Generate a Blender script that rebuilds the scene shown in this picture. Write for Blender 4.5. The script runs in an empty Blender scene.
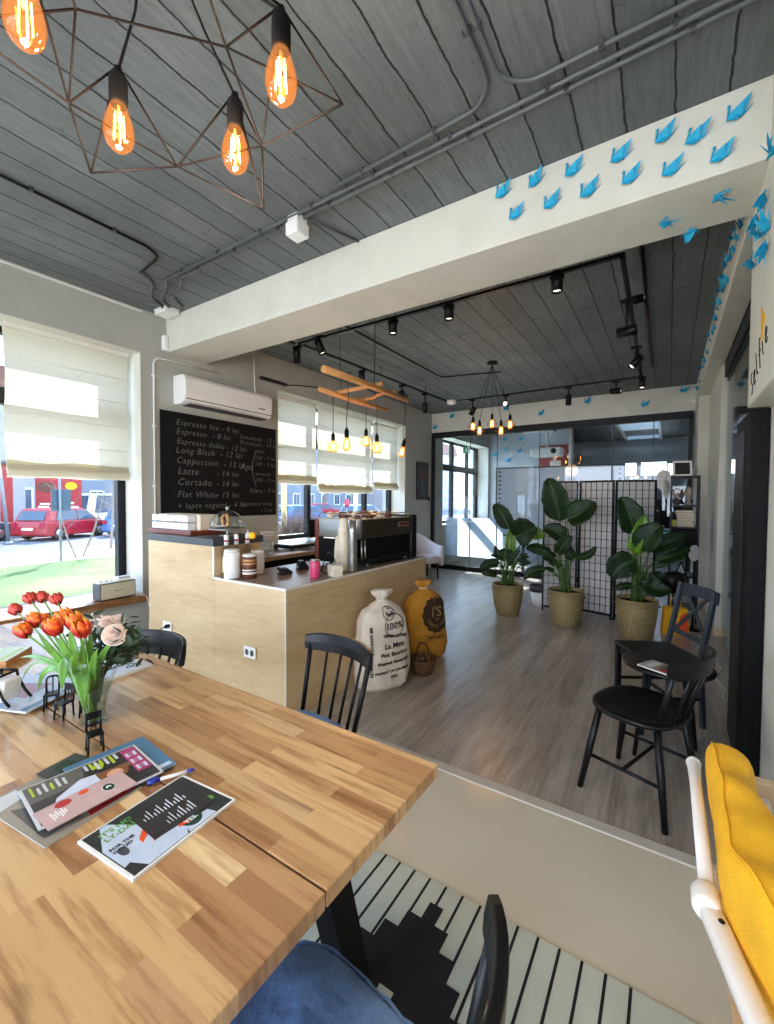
import bpy, math, random
from mathutils import Vector, Matrix, Euler, Quaternion

random.seed(7)
C = bpy.context.scene.collection
PI = math.pi
V = Vector

# ------------------------------------------------------------------ camera
F_PX = 431.97
YAW, PITCH, ROLL = -0.5786242, -0.03115511, 0.00571202
CAM = V((0, 0, 1.5))
_f = V((math.sin(YAW) * math.cos(PITCH), math.cos(YAW) * math.cos(PITCH), math.sin(PITCH)))
_r = V((math.cos(YAW), -math.sin(YAW), 0))
_u = _r.cross(_f)
CR = math.cos(ROLL) * _r + math.sin(ROLL) * _u
CU = -math.sin(ROLL) * _r + math.cos(ROLL) * _u
CF = _f


def at(px, py, ax, val):
    """point of the room seen at a photo pixel, on the plane ax = val"""
    d = (px - 387) / F_PX * CR - (py - 512) / F_PX * CU + CF
    i = 'xyz'.index(ax)
    return CAM + d * ((val - CAM[i]) / d[i])


cam_data = bpy.data.cameras.new('camera')
cam = bpy.data.objects.new('camera', cam_data)
C.objects.link(cam)
m = Matrix((CR, CU, -CF)).transposed().to_4x4()
m.translation = CAM
cam.matrix_world = m
cam_data.sensor_fit = 'VERTICAL'
cam_data.sensor_height = 36
cam_data.sensor_width = 36
cam_data.lens = F_PX / 1024 * 36
cam_data.clip_start = 0.02
cam_data.clip_end = 300
bpy.context.scene.camera = cam


# ------------------------------------------------------------------ materials
def lin(c):
    return tuple(((x / 255) / 12.92 if x / 255 <= 0.04045 else ((x / 255 + 0.055) / 1.055) ** 2.4) for x in c) + (1,)


class NT:
    def __init__(self, name):
        self.m = bpy.data.materials.new(name)
        self.m.use_nodes = True
        self.t = self.m.node_tree
        self.b = self.t.nodes['Principled BSDF']
        self.out = self.t.nodes['Material Output']

    def n(self, kind, **kw):
        nd = self.t.nodes.new('ShaderNode' + kind)
        for k, v in kw.items():
            if k.startswith('i_'):
                nd.inputs[k[2:].replace('_', ' ')].default_value = v
            else:
                setattr(nd, k, v)
        return nd

    def l(self, a, b):
        self.t.links.new(a, b)

    def coords(self, swap=None, scale=(1, 1, 1), rot=(0, 0, 0)):
        tc = self.n('TexCoord')
        src = tc.outputs['Object']
        if swap:
            s = self.n('SeparateXYZ')
            self.l(src, s.inputs[0])
            cb = self.n('CombineXYZ')
            for i, a in enumerate(swap):
                if a in 'xyz':
                    self.l(s.outputs['xyz'.index(a)], cb.inputs[i])
            src = cb.outputs[0]
        mp = self.n('Mapping')
        mp.inputs['Scale'].default_value = scale
        mp.inputs['Rotation'].default_value = rot
        self.l(src, mp.inputs[0])
        return mp.outputs[0]

    def noise(self, vec, scale, detail=3, rough=0.5):
        nz = self.n('TexNoise')
        nz.inputs['Scale'].default_value = scale
        nz.inputs['Detail'].default_value = detail
        nz.inputs['Roughness'].default_value = rough
        if vec is not None:
            self.l(vec, nz.inputs['Vector'])
        return nz.outputs['Fac']

    def ramp(self, fac, stops, interp='LINEAR'):
        r = self.n('ValToRGB')
        r.color_ramp.interpolation = interp
        e = r.color_ramp.elements
        while len(e) < len(stops):
            e.new(0.5)
        for k, (p, c) in enumerate(stops):
            e[k].position = p
            e[k].color = c if len(c) == 4 and max(c) <= 1.0 and not isinstance(c[0], int) else lin(c[:3])
        self.l(fac, r.inputs[0])
        return r.outputs[0]

    def mix(self, a, b, fac, mode='MIX'):
        mx = self.n('Mix', data_type='RGBA', blend_type=mode)
        for s, v in ((mx.inputs[6], a), (mx.inputs[7], b)):
            if isinstance(v, (tuple, list)):
                s.default_value = v
            else:
                self.l(v, s)
        if isinstance(fac, (int, float)):
            mx.inputs[0].default_value = fac
        else:
            self.l(fac, mx.inputs[0])
        return mx.outputs[2]

    def bump(self, h, strength=0.3, dist=0.01):
        bp = self.n('Bump')
        bp.inputs['Strength'].default_value = strength
        bp.inputs['Distance'].default_value = dist
        self.l(h, bp.inputs['Height'])
        self.l(bp.outputs[0], self.b.inputs['Normal'])
        return bp

    def col(self, c):
        if isinstance(c, (tuple, list)):
            self.b.inputs['Base Color'].default_value = c
        else:
            self.l(c, self.b.inputs['Base Color'])


def M(name, c, rough=0.5, metal=0.0, var=0.12, ns=12, bump=0.0, bs=60, spec=0.5, coat=0.0, trans=0.0, stretch=(1, 1, 1)):
    """plain procedural material: a colour that varies a little with noise"""
    t = NT(name)
    v = t.coords(scale=stretch)
    base = lin(c)
    dark = tuple(x * (1 - var) for x in base[:3]) + (1,)
    lite = tuple(min(1, x * (1 + var)) for x in base[:3]) + (1,)
    t.col(t.ramp(t.noise(v, ns), [(0.3, dark), (0.7, lite)]))
    t.b.inputs['Roughness'].default_value = rough
    t.b.inputs['Metallic'].default_value = metal
    t.b.inputs['Specular IOR Level'].default_value = spec
    t.b.inputs['Coat Weight'].default_value = coat
    t.b.inputs['Transmission Weight'].default_value = trans
    if bump:
        t.bump(t.noise(v, bs), bump)
    return t.m


def glow(name, c, strength):
    t = NT(name)
    t.b.inputs['Base Color'].default_value = lin(c)
    t.b.inputs['Emission Color'].default_value = lin(c)
    t.b.inputs['Emission Strength'].default_value = strength
    return t.m


def facing_reflect(t, base=.05):
    lw = t.n('LayerWeight')
    lw.inputs[0].default_value = .5
    pw = t.n('Math', operation='POWER')
    t.l(lw.outputs['Facing'], pw.inputs[0])
    pw.inputs[1].default_value = 4
    ma = t.n('Math', operation='MULTIPLY_ADD')
    t.l(pw.outputs[0], ma.inputs[0])
    ma.inputs[1].default_value = .6
    ma.inputs[2].default_value = base
    return ma.outputs[0]


def thin_glass(name, tint=(1, 1, 1), refl=0.035, rough=0.0):
    """a pane: clear with a mirror sheen at grazing angles"""
    t = NT(name)
    tr = t.n('BsdfTransparent')
    tr.inputs[0].default_value = tuple(tint) + (1,)
    gl = t.n('BsdfGlossy')
    gl.inputs['Roughness'].default_value = rough
    mx = t.n('MixShader')
    t.l(facing_reflect(t, refl), mx.inputs[0])
    t.l(tr.outputs[0], mx.inputs[1])
    t.l(gl.outputs[0], mx.inputs[2])
    t.l(mx.outputs[0], t.out.inputs[0])
    return t.m


def fabric_translucent(name, c, c2, fac=0.5, ns=300):
    t = NT(name)
    v = t.coords()
    col = t.ramp(t.noise(v, ns, 2), [(0.3, c2), (0.7, c)])
    df = t.n('BsdfDiffuse')
    tl = t.n('BsdfTranslucent')
    mx = t.n('MixShader')
    mx.inputs[0].default_value = fac
    t.l(col, df.inputs[0])
    t.l(col, tl.inputs[0])
    t.l(df.outputs[0], mx.inputs[1])
    t.l(tl.outputs[0], mx.inputs[2])
    t.l(mx.outputs[0], t.out.inputs[0])
    return t.m


MT = {}


def setup_materials():
    M_ = MT
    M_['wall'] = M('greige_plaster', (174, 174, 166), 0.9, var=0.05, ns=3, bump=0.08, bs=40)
    M_['white_plaster'] = M('white_plaster', (212, 211, 200), 0.85, var=0.05, ns=4, bump=0.25, bs=14)
    M_['white_paint'] = M('white_paint', (232, 232, 228), 0.5, var=0.03)
    M_['white_gloss'] = M('white_plastic', (240, 240, 238), 0.3, var=0.02)
    M_['black'] = M('black_lacquer', (15, 15, 17), 0.38, var=0.25, spec=.28)
    M_['black_matt'] = M('black_matt', (13, 13, 15), 0.6, var=0.2, spec=.2)
    M_['black_metal'] = M('black_metal', (16, 16, 18), 0.4, metal=0.2, var=0.2, spec=.25)
    M_['socket_black'] = M('socket_black', (9, 9, 10), 0.7, var=0.1, spec=0.15)
    M_['chair_black'] = M('chair_black_paint', (12, 12, 14), 0.34, var=0.2, ns=30, spec=.28)
    M_['chair_slate'] = M('chair_slate_paint', (44, 50, 57), 0.34, var=0.15, spec=.4, ns=20)
    M_['dark_frame'] = M('dark_frame', (22, 24, 28), 0.45, var=0.1, spec=.25)
    M_['door_dark'] = M('dark_door_lining', (9, 10, 12), 0.6, var=0.12, spec=.15, ns=4)
    M_['steel'] = M('brushed_steel', (190, 190, 188), 0.28, metal=0.95, var=0.08, ns=40, stretch=(1, 1, 12))
    M_['copper'] = M('bronze_wire', (15, 10, 9), 0.8, metal=0.0, spec=0.1, var=0.2)
    M_['conduit'] = M('grey_conduit', (92, 97, 99), 0.45, var=0.1)
    M_['fig_white'] = M('outlet_white', (238, 238, 234), 0.4, var=0.02)
    M_['dark_grey'] = M('dark_grey', (66, 68, 72), 0.5, var=0.1)
    M_['blue_cushion'] = M('blue_cushion_cloth', (104, 138, 192), 0.85, var=0.22, ns=11, bump=0.9, bs=16)
    M_['yellow_cloth'] = M('yellow_linen', (243, 180, 26), 0.85, var=0.1, ns=14, bump=0.35, bs=260)
    M_['pale_wood'] = M('pale_birch', (205, 182, 150), 0.5, var=0.1, ns=6, stretch=(1, 8, 1))
    M_['blond_wood'] = M('blond_pole_wood', (196, 140, 84), 0.6, var=0.25, ns=14, stretch=(6, 1, 6))
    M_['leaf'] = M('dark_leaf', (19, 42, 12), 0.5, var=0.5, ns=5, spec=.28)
    M_['leaf_bright'] = M('bright_leaf', (84, 124, 24), 0.45, var=0.3, ns=6)  # yellow-green colour for single leaves
    M_['stalk'] = M('plant_stalk', (62, 92, 32), 0.5, var=0.25, ns=8)
    M_['soil'] = M('potting_soil', (36, 27, 20), 0.95, var=0.4, ns=60, bump=0.5)
    M_['crane'] = M('blue_paper', (22, 158, 200), 0.6, var=0.14, ns=14)
    M_['crane_dark'] = M('deep_blue_paper', (14, 120, 165), 0.6, var=0.14, ns=14)
    M_['chalk'] = M('chalk', (120, 120, 117), 0.95, var=0.35, ns=90)
    M_['ink'] = M('black_ink', (28, 26, 28), 0.8, var=0.1)
    M_['white_ink'] = M('white_print', (235, 235, 235), 0.6, var=0.03)
    M_['board'] = M('chalkboard_black', (14, 14, 15), 0.75, var=0.35, ns=6, spec=0.25)
    M_['slab'] = M('dark_counter_slab', (58, 62, 68), 0.45, var=0.1, ns=20)
    M_['edge_white'] = M('white_edge_band', (222, 218, 208), 0.5, var=0.03)
    M_['red_brown'] = M('mahogany_base', (118, 52, 34), 0.4, var=0.2)
    M_['pink'] = M('pink_can', (205, 68, 108), 0.35, var=0.08)
    M_['cream'] = M('cream_paper', (222, 210, 188), 0.7, var=0.06)
    M_['brown'] = M('brown_label', (92, 48, 30), 0.5, var=0.15)
    M_['glass'] = thin_glass('clear_pane', (0.93, 0.96, 0.97))
    M_['window_glass'] = thin_glass('street_pane', (0.72, 0.76, 0.78))
    M_['smoke_glass'] = thin_glass('tinted_pane', (0.90, 0.95, 0.98))
    M_['jar_glass'] = M('clear_glass', (235, 240, 240), 0.02, var=0.0, trans=1.0)
    M_['jar_glass'].node_tree.nodes['Principled BSDF'].inputs['IOR'].default_value = 1.2
    M_['blind'] = fabric_translucent('blind_linen', (222, 214, 194), (208, 199, 177), 0.46)
    M_['lattice_paper'] = fabric_translucent('screen_paper', (226, 222, 220), (214, 210, 208), 0.3, 40)
    M_['petal'] = None
    M_['filament'] = glow('filament', (255, 178, 84), 46)
    M_['soft_glow'] = glow('lamp_diffuser', (255, 240, 220), 5)
    M_['exit_green'] = glow('green_sign', (20, 110, 60), 0.12)
    M_['tv'] = M('dark_screen', (10, 11, 13), 0.12, var=0.1)

    # amber bulb glass
    for nm, tint in (('amber_bulb', (1.0, 0.66, 0.36)), ('pale_bulb', (1.0, 0.88, 0.62))):
        t = NT(nm)
        tr = t.n('BsdfTransparent')
        tr.inputs[0].default_value = tint + (1,)
        gl = t.n('BsdfGlossy')
        gl.inputs['Roughness'].default_value = 0.03
        em = t.n('Emission')
        em.inputs[0].default_value = (1.0, .36, .10, 1) if nm == 'amber_bulb' else (1.0, .7, .35, 1)
        em.inputs[1].default_value = 0.17 if nm == 'amber_bulb' else 0.10
        ad = t.n('AddShader')
        t.l(tr.outputs[0], ad.inputs[0])
        t.l(em.outputs[0], ad.inputs[1])
        mx = t.n('MixShader')
        t.l(facing_reflect(t, .03), mx.inputs[0])
        t.l(ad.outputs[0], mx.inputs[1])
        t.l(gl.outputs[0], mx.inputs[2])
        t.l(mx.outputs[0], t.out.inputs[0])
        M_[nm] = t.m

    # frosted band on glass
    t = NT('frosted_film')
    tl = t.n('BsdfTranslucent')
    tl.inputs[0].default_value = (0.72, 0.82, 0.92, 1)
    tr = t.n('BsdfTransparent')
    nz = t.noise(t.coords(), 2.0, 2)
    mx = t.n('MixShader')
    t.l(t.ramp(nz, [(0.3, (0.55, 0.55, 0.55, 1)), (0.7, (0.75, 0.75, 0.75, 1))]), mx.inputs[0])
    t.l(tr.outputs[0], mx.inputs[1])
    t.l(tl.outputs[0], mx.inputs[2])
    t.l(mx.outputs[0], t.out.inputs[0])
    M_['frost'] = t.m

    # grey laminate floor: boards run along Y
    t = NT('grey_laminate')
    v = t.coords('yxz')
    br = t.n('TexBrick')
    br.offset = 0.37
    br.inputs['Color1'].default_value = lin((160, 150, 141))
    br.inputs['Color2'].default_value = lin((186, 177, 168))
    br.inputs['Mortar'].default_value = lin((96, 86, 78))
    br.inputs['Scale'].default_value = 1
    br.inputs['Brick Width'].default_value = 1.25
    br.inputs['Row Height'].default_value = 0.19
    br.inputs['Mortar Size'].default_value = 0.0016
    br.inputs['Bias'].default_value = 0
    t.l(v, br.inputs['Vector'])
    v2 = t.coords(scale=(9, 0.9, 1))
    g1 = t.noise(v2, 1.0, 7, 0.68)
    g2 = t.noise(t.coords(scale=(50, 3, 1)), 1.0, 4, 0.6)
    streak = t.ramp(g1, [(0.32, (112, 101, 92)), (0.5, (178, 168, 157)), (0.68, (218, 210, 200))])
    c = t.mix(br.outputs[0], streak, 0.6)
    c = t.mix(c, t.ramp(g2, [(0.3, (188, 188, 188)), (0.7, (255, 255, 255))]), 0.7, 'MULTIPLY')
    t.col(c)
    t.b.inputs['Roughness'].default_value = 0.30
    t.b.inputs['Specular IOR Level'].default_value = 0.85
    t.bump(g2, 0.06)
    M_['laminate'] = t.m

    # beige glossy tile
    t = NT('beige_gloss_floor')
    v = t.coords()
    t.col(t.ramp(t.noise(v, 1.4, 3), [(0.3, (206, 197, 176)), (0.7, (218, 210, 190))]))
    t.b.inputs['Roughness'].default_value = 0.12
    t.b.inputs['Specular IOR Level'].default_value = 0.35
    M_['tile'] = t.m

    # plank-cast concrete ceiling painted dark grey: boards run along Y
    t = NT('board_marked_ceiling')
    tc = t.coords('yxz')
    nzv = t.n('TexNoise')
    nzv.inputs['Scale'].default_value = 7
    nzv.inputs['Detail'].default_value = 9
    nzv.inputs['Roughness'].default_value = 0.62
    t.l(tc, nzv.inputs['Vector'])
    add = t.n('VectorMath', operation='MULTIPLY_ADD')
    t.l(nzv.outputs['Color'], add.inputs[0])
    add.inputs[1].default_value = (0.03, 0.034, 0)
    t.l(tc, add.inputs[2])
    br = t.n('TexBrick')
    br.offset = 0.43
    br.inputs['Color1'].default_value = lin((118, 126, 127))
    br.inputs['Color2'].default_value = lin((132, 139, 141))
    br.inputs['Mortar'].default_value = lin((26, 28, 30))
    br.inputs['Scale'].default_value = 1
    br.inputs['Brick Width'].default_value = 8.0
    br.inputs['Row Height'].default_value = 0.2
    br.inputs['Mortar Size'].default_value = 0.0055
    br.inputs['Mortar Smooth'].default_value = 0.3
    t.l(add.outputs[0], br.inputs['Vector'])
    grain = t.noise(t.coords(scale=(14, 1.2, 1)), 3.0, 8, 0.7)
    blot = t.noise(t.coords(), 1.1, 5)
    c = t.mix(br.outputs[0], t.ramp(grain, [(0.3, (176, 176, 176)), (0.7, (255, 255, 255))]), 0.7, 'MULTIPLY')
    c = t.mix(c, t.ramp(blot, [(0.3, (196, 196, 196)), (0.7, (255, 255, 255))]), 0.8, 'MULTIPLY')
    scr = t.noise(t.coords(scale=(46, .9, 1)), 1.0, 5, .6)
    c = t.mix(c, t.ramp(scr, [(0.30, (120, 120, 120)), (0.40, (255, 255, 255))]), 0.28, 'MULTIPLY')
    pit = t.noise(t.coords(), 9.0, 6, .7)
    c = t.mix(c, t.ramp(pit, [(0.30, (150, 150, 150)), (0.40, (255, 255, 255))]), 0.5, 'MULTIPLY')
    t.col(c)
    t.b.inputs['Roughness'].default_value = 0.62
    sub = t.n('Math', operation='MULTIPLY_ADD')
    t.l(br.outputs['Fac'], sub.inputs[0])
    sub.inputs[1].default_value = -1.2
    t.l(grain, sub.inputs[2])
    t.bump(sub.outputs[0], 0.5, 0.012)
    M_['ceiling'] = t.m

    # counter cladding: light oak laminate, grain horizontal
    t = NT('oak_laminate')
    v = t.coords(scale=(.7, .7, 2.6))
    g = t.noise(v, 1.5, 7, 0.62)
    g2 = t.noise(t.coords(scale=(2, 2, 60)), 2.0, 3, 0.5)
    c = t.ramp(g, [(0.25, (180, 150, 108)), (0.5, (208, 180, 138)), (0.78, (222, 200, 162))])
    c = t.mix(c, t.ramp(g2, [(0.35, (222, 218, 214)), (0.65, (255, 255, 255))]), 0.5, 'MULTIPLY')
    t.col(c)
    t.b.inputs['Roughness'].default_value = 0.5
    M_['oak'] = t.m

    t = NT('counter_top_wood')
    g = t.noise(t.coords(scale=(8, 1, 1)), 2, 6, 0.6)
    t.col(t.ramp(g, [(0.3, (116, 96, 80)), (0.7, (158, 138, 118))]))
    t.b.inputs['Roughness'].default_value = 0.28
    M_['ctop'] = t.m

    # butcher-block table: staves run along X
    t = NT('acacia_staves')
    v = t.coords()
    br = t.n('TexBrick')
    br.offset = 0.41
    br.offset_frequency = 2
    br.inputs['Color1'].default_value = (0, 0, 0, 1)
    br.inputs['Color2'].default_value = (1, 1, 1, 1)
    br.inputs['Mortar'].default_value = (0.5, 0.5, 0.5, 1)
    br.inputs['Scale'].default_value = 1
    br.inputs['Brick Width'].default_value = 0.46
    br.inputs['Row Height'].default_value = 0.05
    br.inputs['Mortar Size'].default_value = 0.0
    t.l(v, br.inputs['Vector'])
    tone = t.ramp(br.outputs[0], [(0.0, (160, 118, 80)), (0.28, (200, 162, 114)), (0.55, (218, 184, 134)), (0.78, (182, 140, 98)), (1.0, (236, 210, 164))])
    vn = t.n('VectorMath', operation='MULTIPLY_ADD')
    t.l(br.outputs[0], vn.inputs[0])
    vn.inputs[1].default_value = (7, 7, 7)
    t.l(t.coords(scale=(1.8, 22, 4)), vn.inputs[2])
    g = t.noise(vn.outputs[0], 1.6, 7, 0.62)
    gr = t.ramp(g, [(0.28, (136, 102, 78)), (0.40, (204, 182, 162)), (0.50, (246, 238, 230)), (0.8, (255, 252, 246))])
    c = t.mix(tone, gr, 0.75, 'MULTIPLY')
    vo = t.n('TexNoise')
    vo.inputs['Scale'].default_value = 3.2
    t.l(t.coords(scale=(1, 2.2, 1)), vo.inputs['Vector'])
    knot = t.ramp(vo.outputs['Fac'], [(0.70, (255, 255, 255)), (0.77, (74, 46, 32))])
    c = t.mix(c, knot, 0.8, 'MULTIPLY')
    t.col(c)
    t.b.inputs['Roughness'].default_value = 0.3
    t.b.inputs['Coat Weight'].default_value = 0.15
    M_['table'] = t.m

    # sill board
    t = NT('sill_pine')
    g = t.noise(t.coords(scale=(6, 1.2, 10)), 2.5, 6, 0.6)
    t.col(t.ramp(g, [(0.3, (96, 60, 34)), (0.7, (150, 100, 58))]))
    t.b.inputs['Roughness'].default_value = 0.4
    M_['sill'] = t.m

    # woven gold pot
    t = NT('woven_gold')
    v = t.coords(scale=(1, 1, 1))
    ck = t.n('TexVoronoi')
    ck.inputs['Scale'].default_value = 70
    t.l(v, ck.inputs['Vector'])
    t.col(t.ramp(ck.outputs['Distance'], [(0.1, (176, 158, 112)), (0.7, (140, 122, 80))]))
    t.b.inputs['Roughness'].default_value = 0.45
    t.b.inputs['Metallic'].default_value = 0.15
    t.bump(ck.outputs['Distance'], 0.6, 0.01)
    M_['pot'] = t.m

    # tulip petals: red fading to yellow rim
    t = NT('tulip_petal')
    v = t.coords()
    s = t.n('SeparateXYZ')
    t.l(v, s.inputs[0])
    nz = t.noise(v, 60, 3)
    ad = t.n('Math', operation='MULTIPLY_ADD')
    t.l(s.outputs[2], ad.inputs[0])
    ad.inputs[1].default_value = 14
    t.l(nz, ad.inputs[2])
    t.col(t.ramp(ad.outputs[0], [(0.42, (178, 34, 20)), (0.62, (206, 58, 20)), (0.92, (238, 150, 34))]))
    t.b.inputs['Roughness'].default_value = 0.5
    M_['petal'] = t.m
    M_['petal_red'] = M('coral_petal', (196, 66, 52), 0.5, var=0.2, ns=40)
    M_['rose'] = M('blush_rose_petal', (236, 218, 208), 0.6, var=0.1, ns=40)
    M_['tulip_leaf'] = M('tulip_leaf', (98, 148, 56), 0.45, var=0.25, ns=14)
    M_['foliage'] = M('dark_bouquet_foliage', (30, 52, 26), 0.6, var=0.4, ns=20)

    # outdoors
    t = NT('spring_grass')
    v = t.coords()
    t.col(t.ramp(t.noise(v, 0.35, 6, 0.65), [(0.35, (118, 112, 70)), (0.5, (82, 98, 44)), (0.68, (58, 84, 32))]))
    t.b.inputs['Roughness'].default_value = 0.95
    M_['grass'] = t.m
    M_['asphalt'] = M('asphalt', (84, 86, 94), 0.9, var=0.1, ns=3)
    M_['paving'] = M('pale_paving', (206, 200, 190), 0.9, var=0.08, ns=2)
    M_['red_car'] = M('red_car_paint', (150, 22, 34), 0.25, var=0.03)
    M_['blue_car'] = M('blue_car_paint', (70, 104, 150), 0.25, var=0.03)
    M_['dark_car'] = M('dark_car_paint', (52, 60, 72), 0.25, var=0.03)
    M_['silver_car'] = M('silver_car_paint', (136, 148, 156), 0.25, var=0.03)
    M_['white_car'] = M('white_car_paint', (226, 230, 232), 0.25, var=0.03)
    M_['car_glass'] = M('car_window', (50, 66, 84), 0.1, var=0.05)
    M_['tyre'] = M('tyre', (30, 30, 32), 0.8)
    M_['bark'] = M('grey_bark', (124, 112, 104), 0.9, var=0.2, ns=20)
    M_['twig'] = M('brown_twig', (92, 70, 60), 0.9, var=0.2)
    M_['hoard'] = M('red_hoarding', (150, 30, 30), 0.5, var=0.06, ns=2)
    M_['facade'] = M('pale_render', (150, 147, 148), 0.9, var=0.05, ns=1)
    M_['facade2'] = M('grey_render', (120, 126, 136), 0.9, var=0.05, ns=1)
    M_['house_glass'] = M('house_window', (62, 74, 92), 0.2, var=0.15)
    M_['red_sign'] = M('red_sign_paint', (160, 30, 54), 0.5, var=0.05)
    M_['sign_back'] = M('grey_sign_back', (60, 80, 94), 0.5, var=0.05)
    M_['post'] = M('galvanised_post', (120, 124, 130), 0.5, metal=0.3, var=0.05)
    M_['yellow_post'] = M('cream_post', (190, 172, 124), 0.7, var=0.05)


# ------------------------------------------------------------------ mesh builder
class MB:
    def __init__(self):
        self.v, self.f, self.mi, self.sm = [], [], [], []

    def add(self, vs, fs, mi=0, smooth=False):
        b = len(self.v)
        self.v += [tuple(x) for x in vs]
        self.f += [tuple(b + i for i in f) for f in fs]
        self.mi += [mi] * len(fs)
        self.sm += [smooth] * len(fs)
        return self

    def box(self, x0, x1, y0, y1, z0, z1, mi=0):
        x0, x1 = min(x0, x1), max(x0, x1)
        y0, y1 = min(y0, y1), max(y0, y1)
        z0, z1 = min(z0, z1), max(z0, z1)
        vs = [(x, y, z) for z in (z0, z1) for y in (y0, y1) for x in (x0, x1)]
        return self.add(vs, [(0, 2, 3, 1), (4, 5, 7, 6), (0, 1, 5, 4), (2, 6, 7, 3), (0, 4, 6, 2), (1, 3, 7, 5)], mi)

    def obox(self, c, size, rot=None, mi=0):
        """box of a size about centre c, turned by rot (Euler tuple or Matrix)"""
        R = Euler(rot).to_matrix() if isinstance(rot, tuple) else (rot or Matrix.Identity(3))
        h = [s / 2 for s in size]
        vs = [V(c) + R @ V((x, y, z)) for z in (-h[2], h[2]) for y in (-h[1], h[1]) for x in (-h[0], h[0])]
        return self.add(vs, [(0, 2, 3, 1), (4, 5, 7, 6), (0, 1, 5, 4), (2, 6, 7, 3), (0, 4, 6, 2), (1, 3, 7, 5)], mi)

    def tube(self, pts, r, n=8, cap=True, mi=0, flat=1.0):
        pts = [V(p) for p in pts]
        k = len(pts)
        rs = r if isinstance(r, (list, tuple)) else [r] * k
        vs, fs = [], []
        up = None
        for i, p in enumerate(pts):
            t = (pts[min(i + 1, k - 1)] - pts[max(i - 1, 0)]).normalized()
            if up is None:
                a = V((0, 0, 1)) if abs(t.z) < 0.9 else V((1, 0, 0))
                up = (a - t * a.dot(t)).normalized()
            else:
                up = (up - t * up.dot(t)).normalized()
            s = t.cross(up)
            for j in range(n):
                a = 2 * PI * j / n
                vs.append(p + (up * math.cos(a) * flat + s * math.sin(a)) * rs[i])
        for i in range(k - 1):
            for j in range(n):
                j2 = (j + 1) % n
                fs.append((i * n + j, i * n + j2, (i + 1) * n + j2, (i + 1) * n + j))
        if cap:
            fs.append(tuple(range(n))[::-1])
            fs.append(tuple((k - 1) * n + j for j in range(n)))
        return self.add(vs, fs, mi, True)

    def lathe(self, prof, c=(0, 0, 0), n=24, mi=0, cap=True, R=None):
        c = V(c)
        vs, fs = [], []
        for (r, z) in prof:
            for j in range(n):
                a = 2 * PI * j / n
                p = V((r * math.cos(a), r * math.sin(a), z))
                vs.append(c + (R @ p if R else p))
        k = len(prof)
        for i in range(k - 1):
            for j in range(n):
                j2 = (j + 1) % n
                fs.append((i * n + j, i * n + j2, (i + 1) * n + j2, (i + 1) * n + j))
        if cap:
            fs.append(tuple(range(n))[::-1])
            fs.append(tuple((k - 1) * n + j for j in range(n)))
        return self.add(vs, fs, mi, True)

    def prism(self, poly, a, b, axis='z', mi=0):
        """extrude a 2D outline between a and b along an axis"""
        def P(u, w, d):
            return {'z': (u, w, d), 'x': (d, u, w), 'y': (u, d, w)}[axis]
        n = len(poly)
        vs = [P(u, w, a) for u, w in poly] + [P(u, w, b) for u, w in poly]
        fs = [tuple(range(n))[::-1], tuple(n + i for i in range(n))]
        fs += [(i, (i + 1) % n, n + (i + 1) % n, n + i) for i in range(n)]
        return self.add(vs, fs, mi)

    def grid(self, fn, nu, nv, mi=0, smooth=True):
        vs = [fn(i / nu, j / nv) for j in range(nv + 1) for i in range(nu + 1)]
        fs = [(j * (nu + 1) + i, j * (nu + 1) + i + 1, (j + 1) * (nu + 1) + i + 1, (j + 1) * (nu + 1) + i) for j in range(nv) for i in range(nu)]
        return self.add(vs, fs, mi, smooth)

    def ball(self, c, r, n=12, mi=0, sz=(1, 1, 1), R=None):
        prof = [(max(1e-4, r * math.sin(PI * i / n)), -r * math.cos(PI * i / n)) for i in range(n + 1)]
        b = len(self.v)
        self.lathe(prof, (0, 0, 0), n + 4, mi, True)
        for i in range(b, len(self.v)):
            p = V(self.v[i])
            p = V((p.x * sz[0], p.y * sz[1], p.z * sz[2]))
            self.v[i] = tuple(V(c) + (R @ p if R else p))
        return self

    def build(self, name, mats, parent=None, bevel=0, solid=0, subsurf=0, origin=None):
        me = bpy.data.meshes.new(name)
        vs = self.v
        if origin is not None:
            vs = [(x - origin[0], y - origin[1], z - origin[2]) for x, y, z in vs]
        me.from_pydata(vs, [], self.f)
        if not isinstance(mats, (list, tuple)):
            mats = [mats]
        for mm in mats:
            me.materials.append(mm)
        me.polygons.foreach_set('material_index', self.mi)
        me.polygons.foreach_set('use_smooth', self.sm)
        me.update()
        o = bpy.data.objects.new(name, me)
        C.objects.link(o)
        if origin is not None:
            o.location = origin
        if parent:
            o.parent = parent
        if solid:
            s = o.modifiers.new('solid', 'SOLIDIFY')
            s.thickness = solid
            s.offset = 0
        if bevel:
            b = o.modifiers.new('bevel', 'BEVEL')
            b.width = bevel
            b.segments = 2
            b.limit_method = 'ANGLE'
            b.angle_limit = math.radians(50)
        if subsurf:
            s = o.modifiers.new('sub', 'SUBSURF')
            s.levels = subsurf
            s.render_levels = subsurf
        return o


def tag(o, label=None, cat=None, group=None, kind=None):
    if label:
        o['label'] = label
    if cat:
        o['category'] = cat
    if group:
        o['group'] = group
    if kind:
        o['kind'] = kind
    return o


def thing(name, label, cat, loc=(0, 0, 0), rz=0, group=None):
    o = bpy.data.objects.new(name, None)
    o.empty_display_size = 0.1
    C.objects.link(o)
    o.location = loc
    o.rotation_euler = (0, 0, rz)
    return tag(o, label, cat, group)


def struct(name, mb, mat, bevel=0, solid=0):
    return tag(mb.build(name, mat, bevel=bevel, solid=solid), kind='structure')


def children(o):
    return [c for c in bpy.data.objects if c.parent is o]


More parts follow.
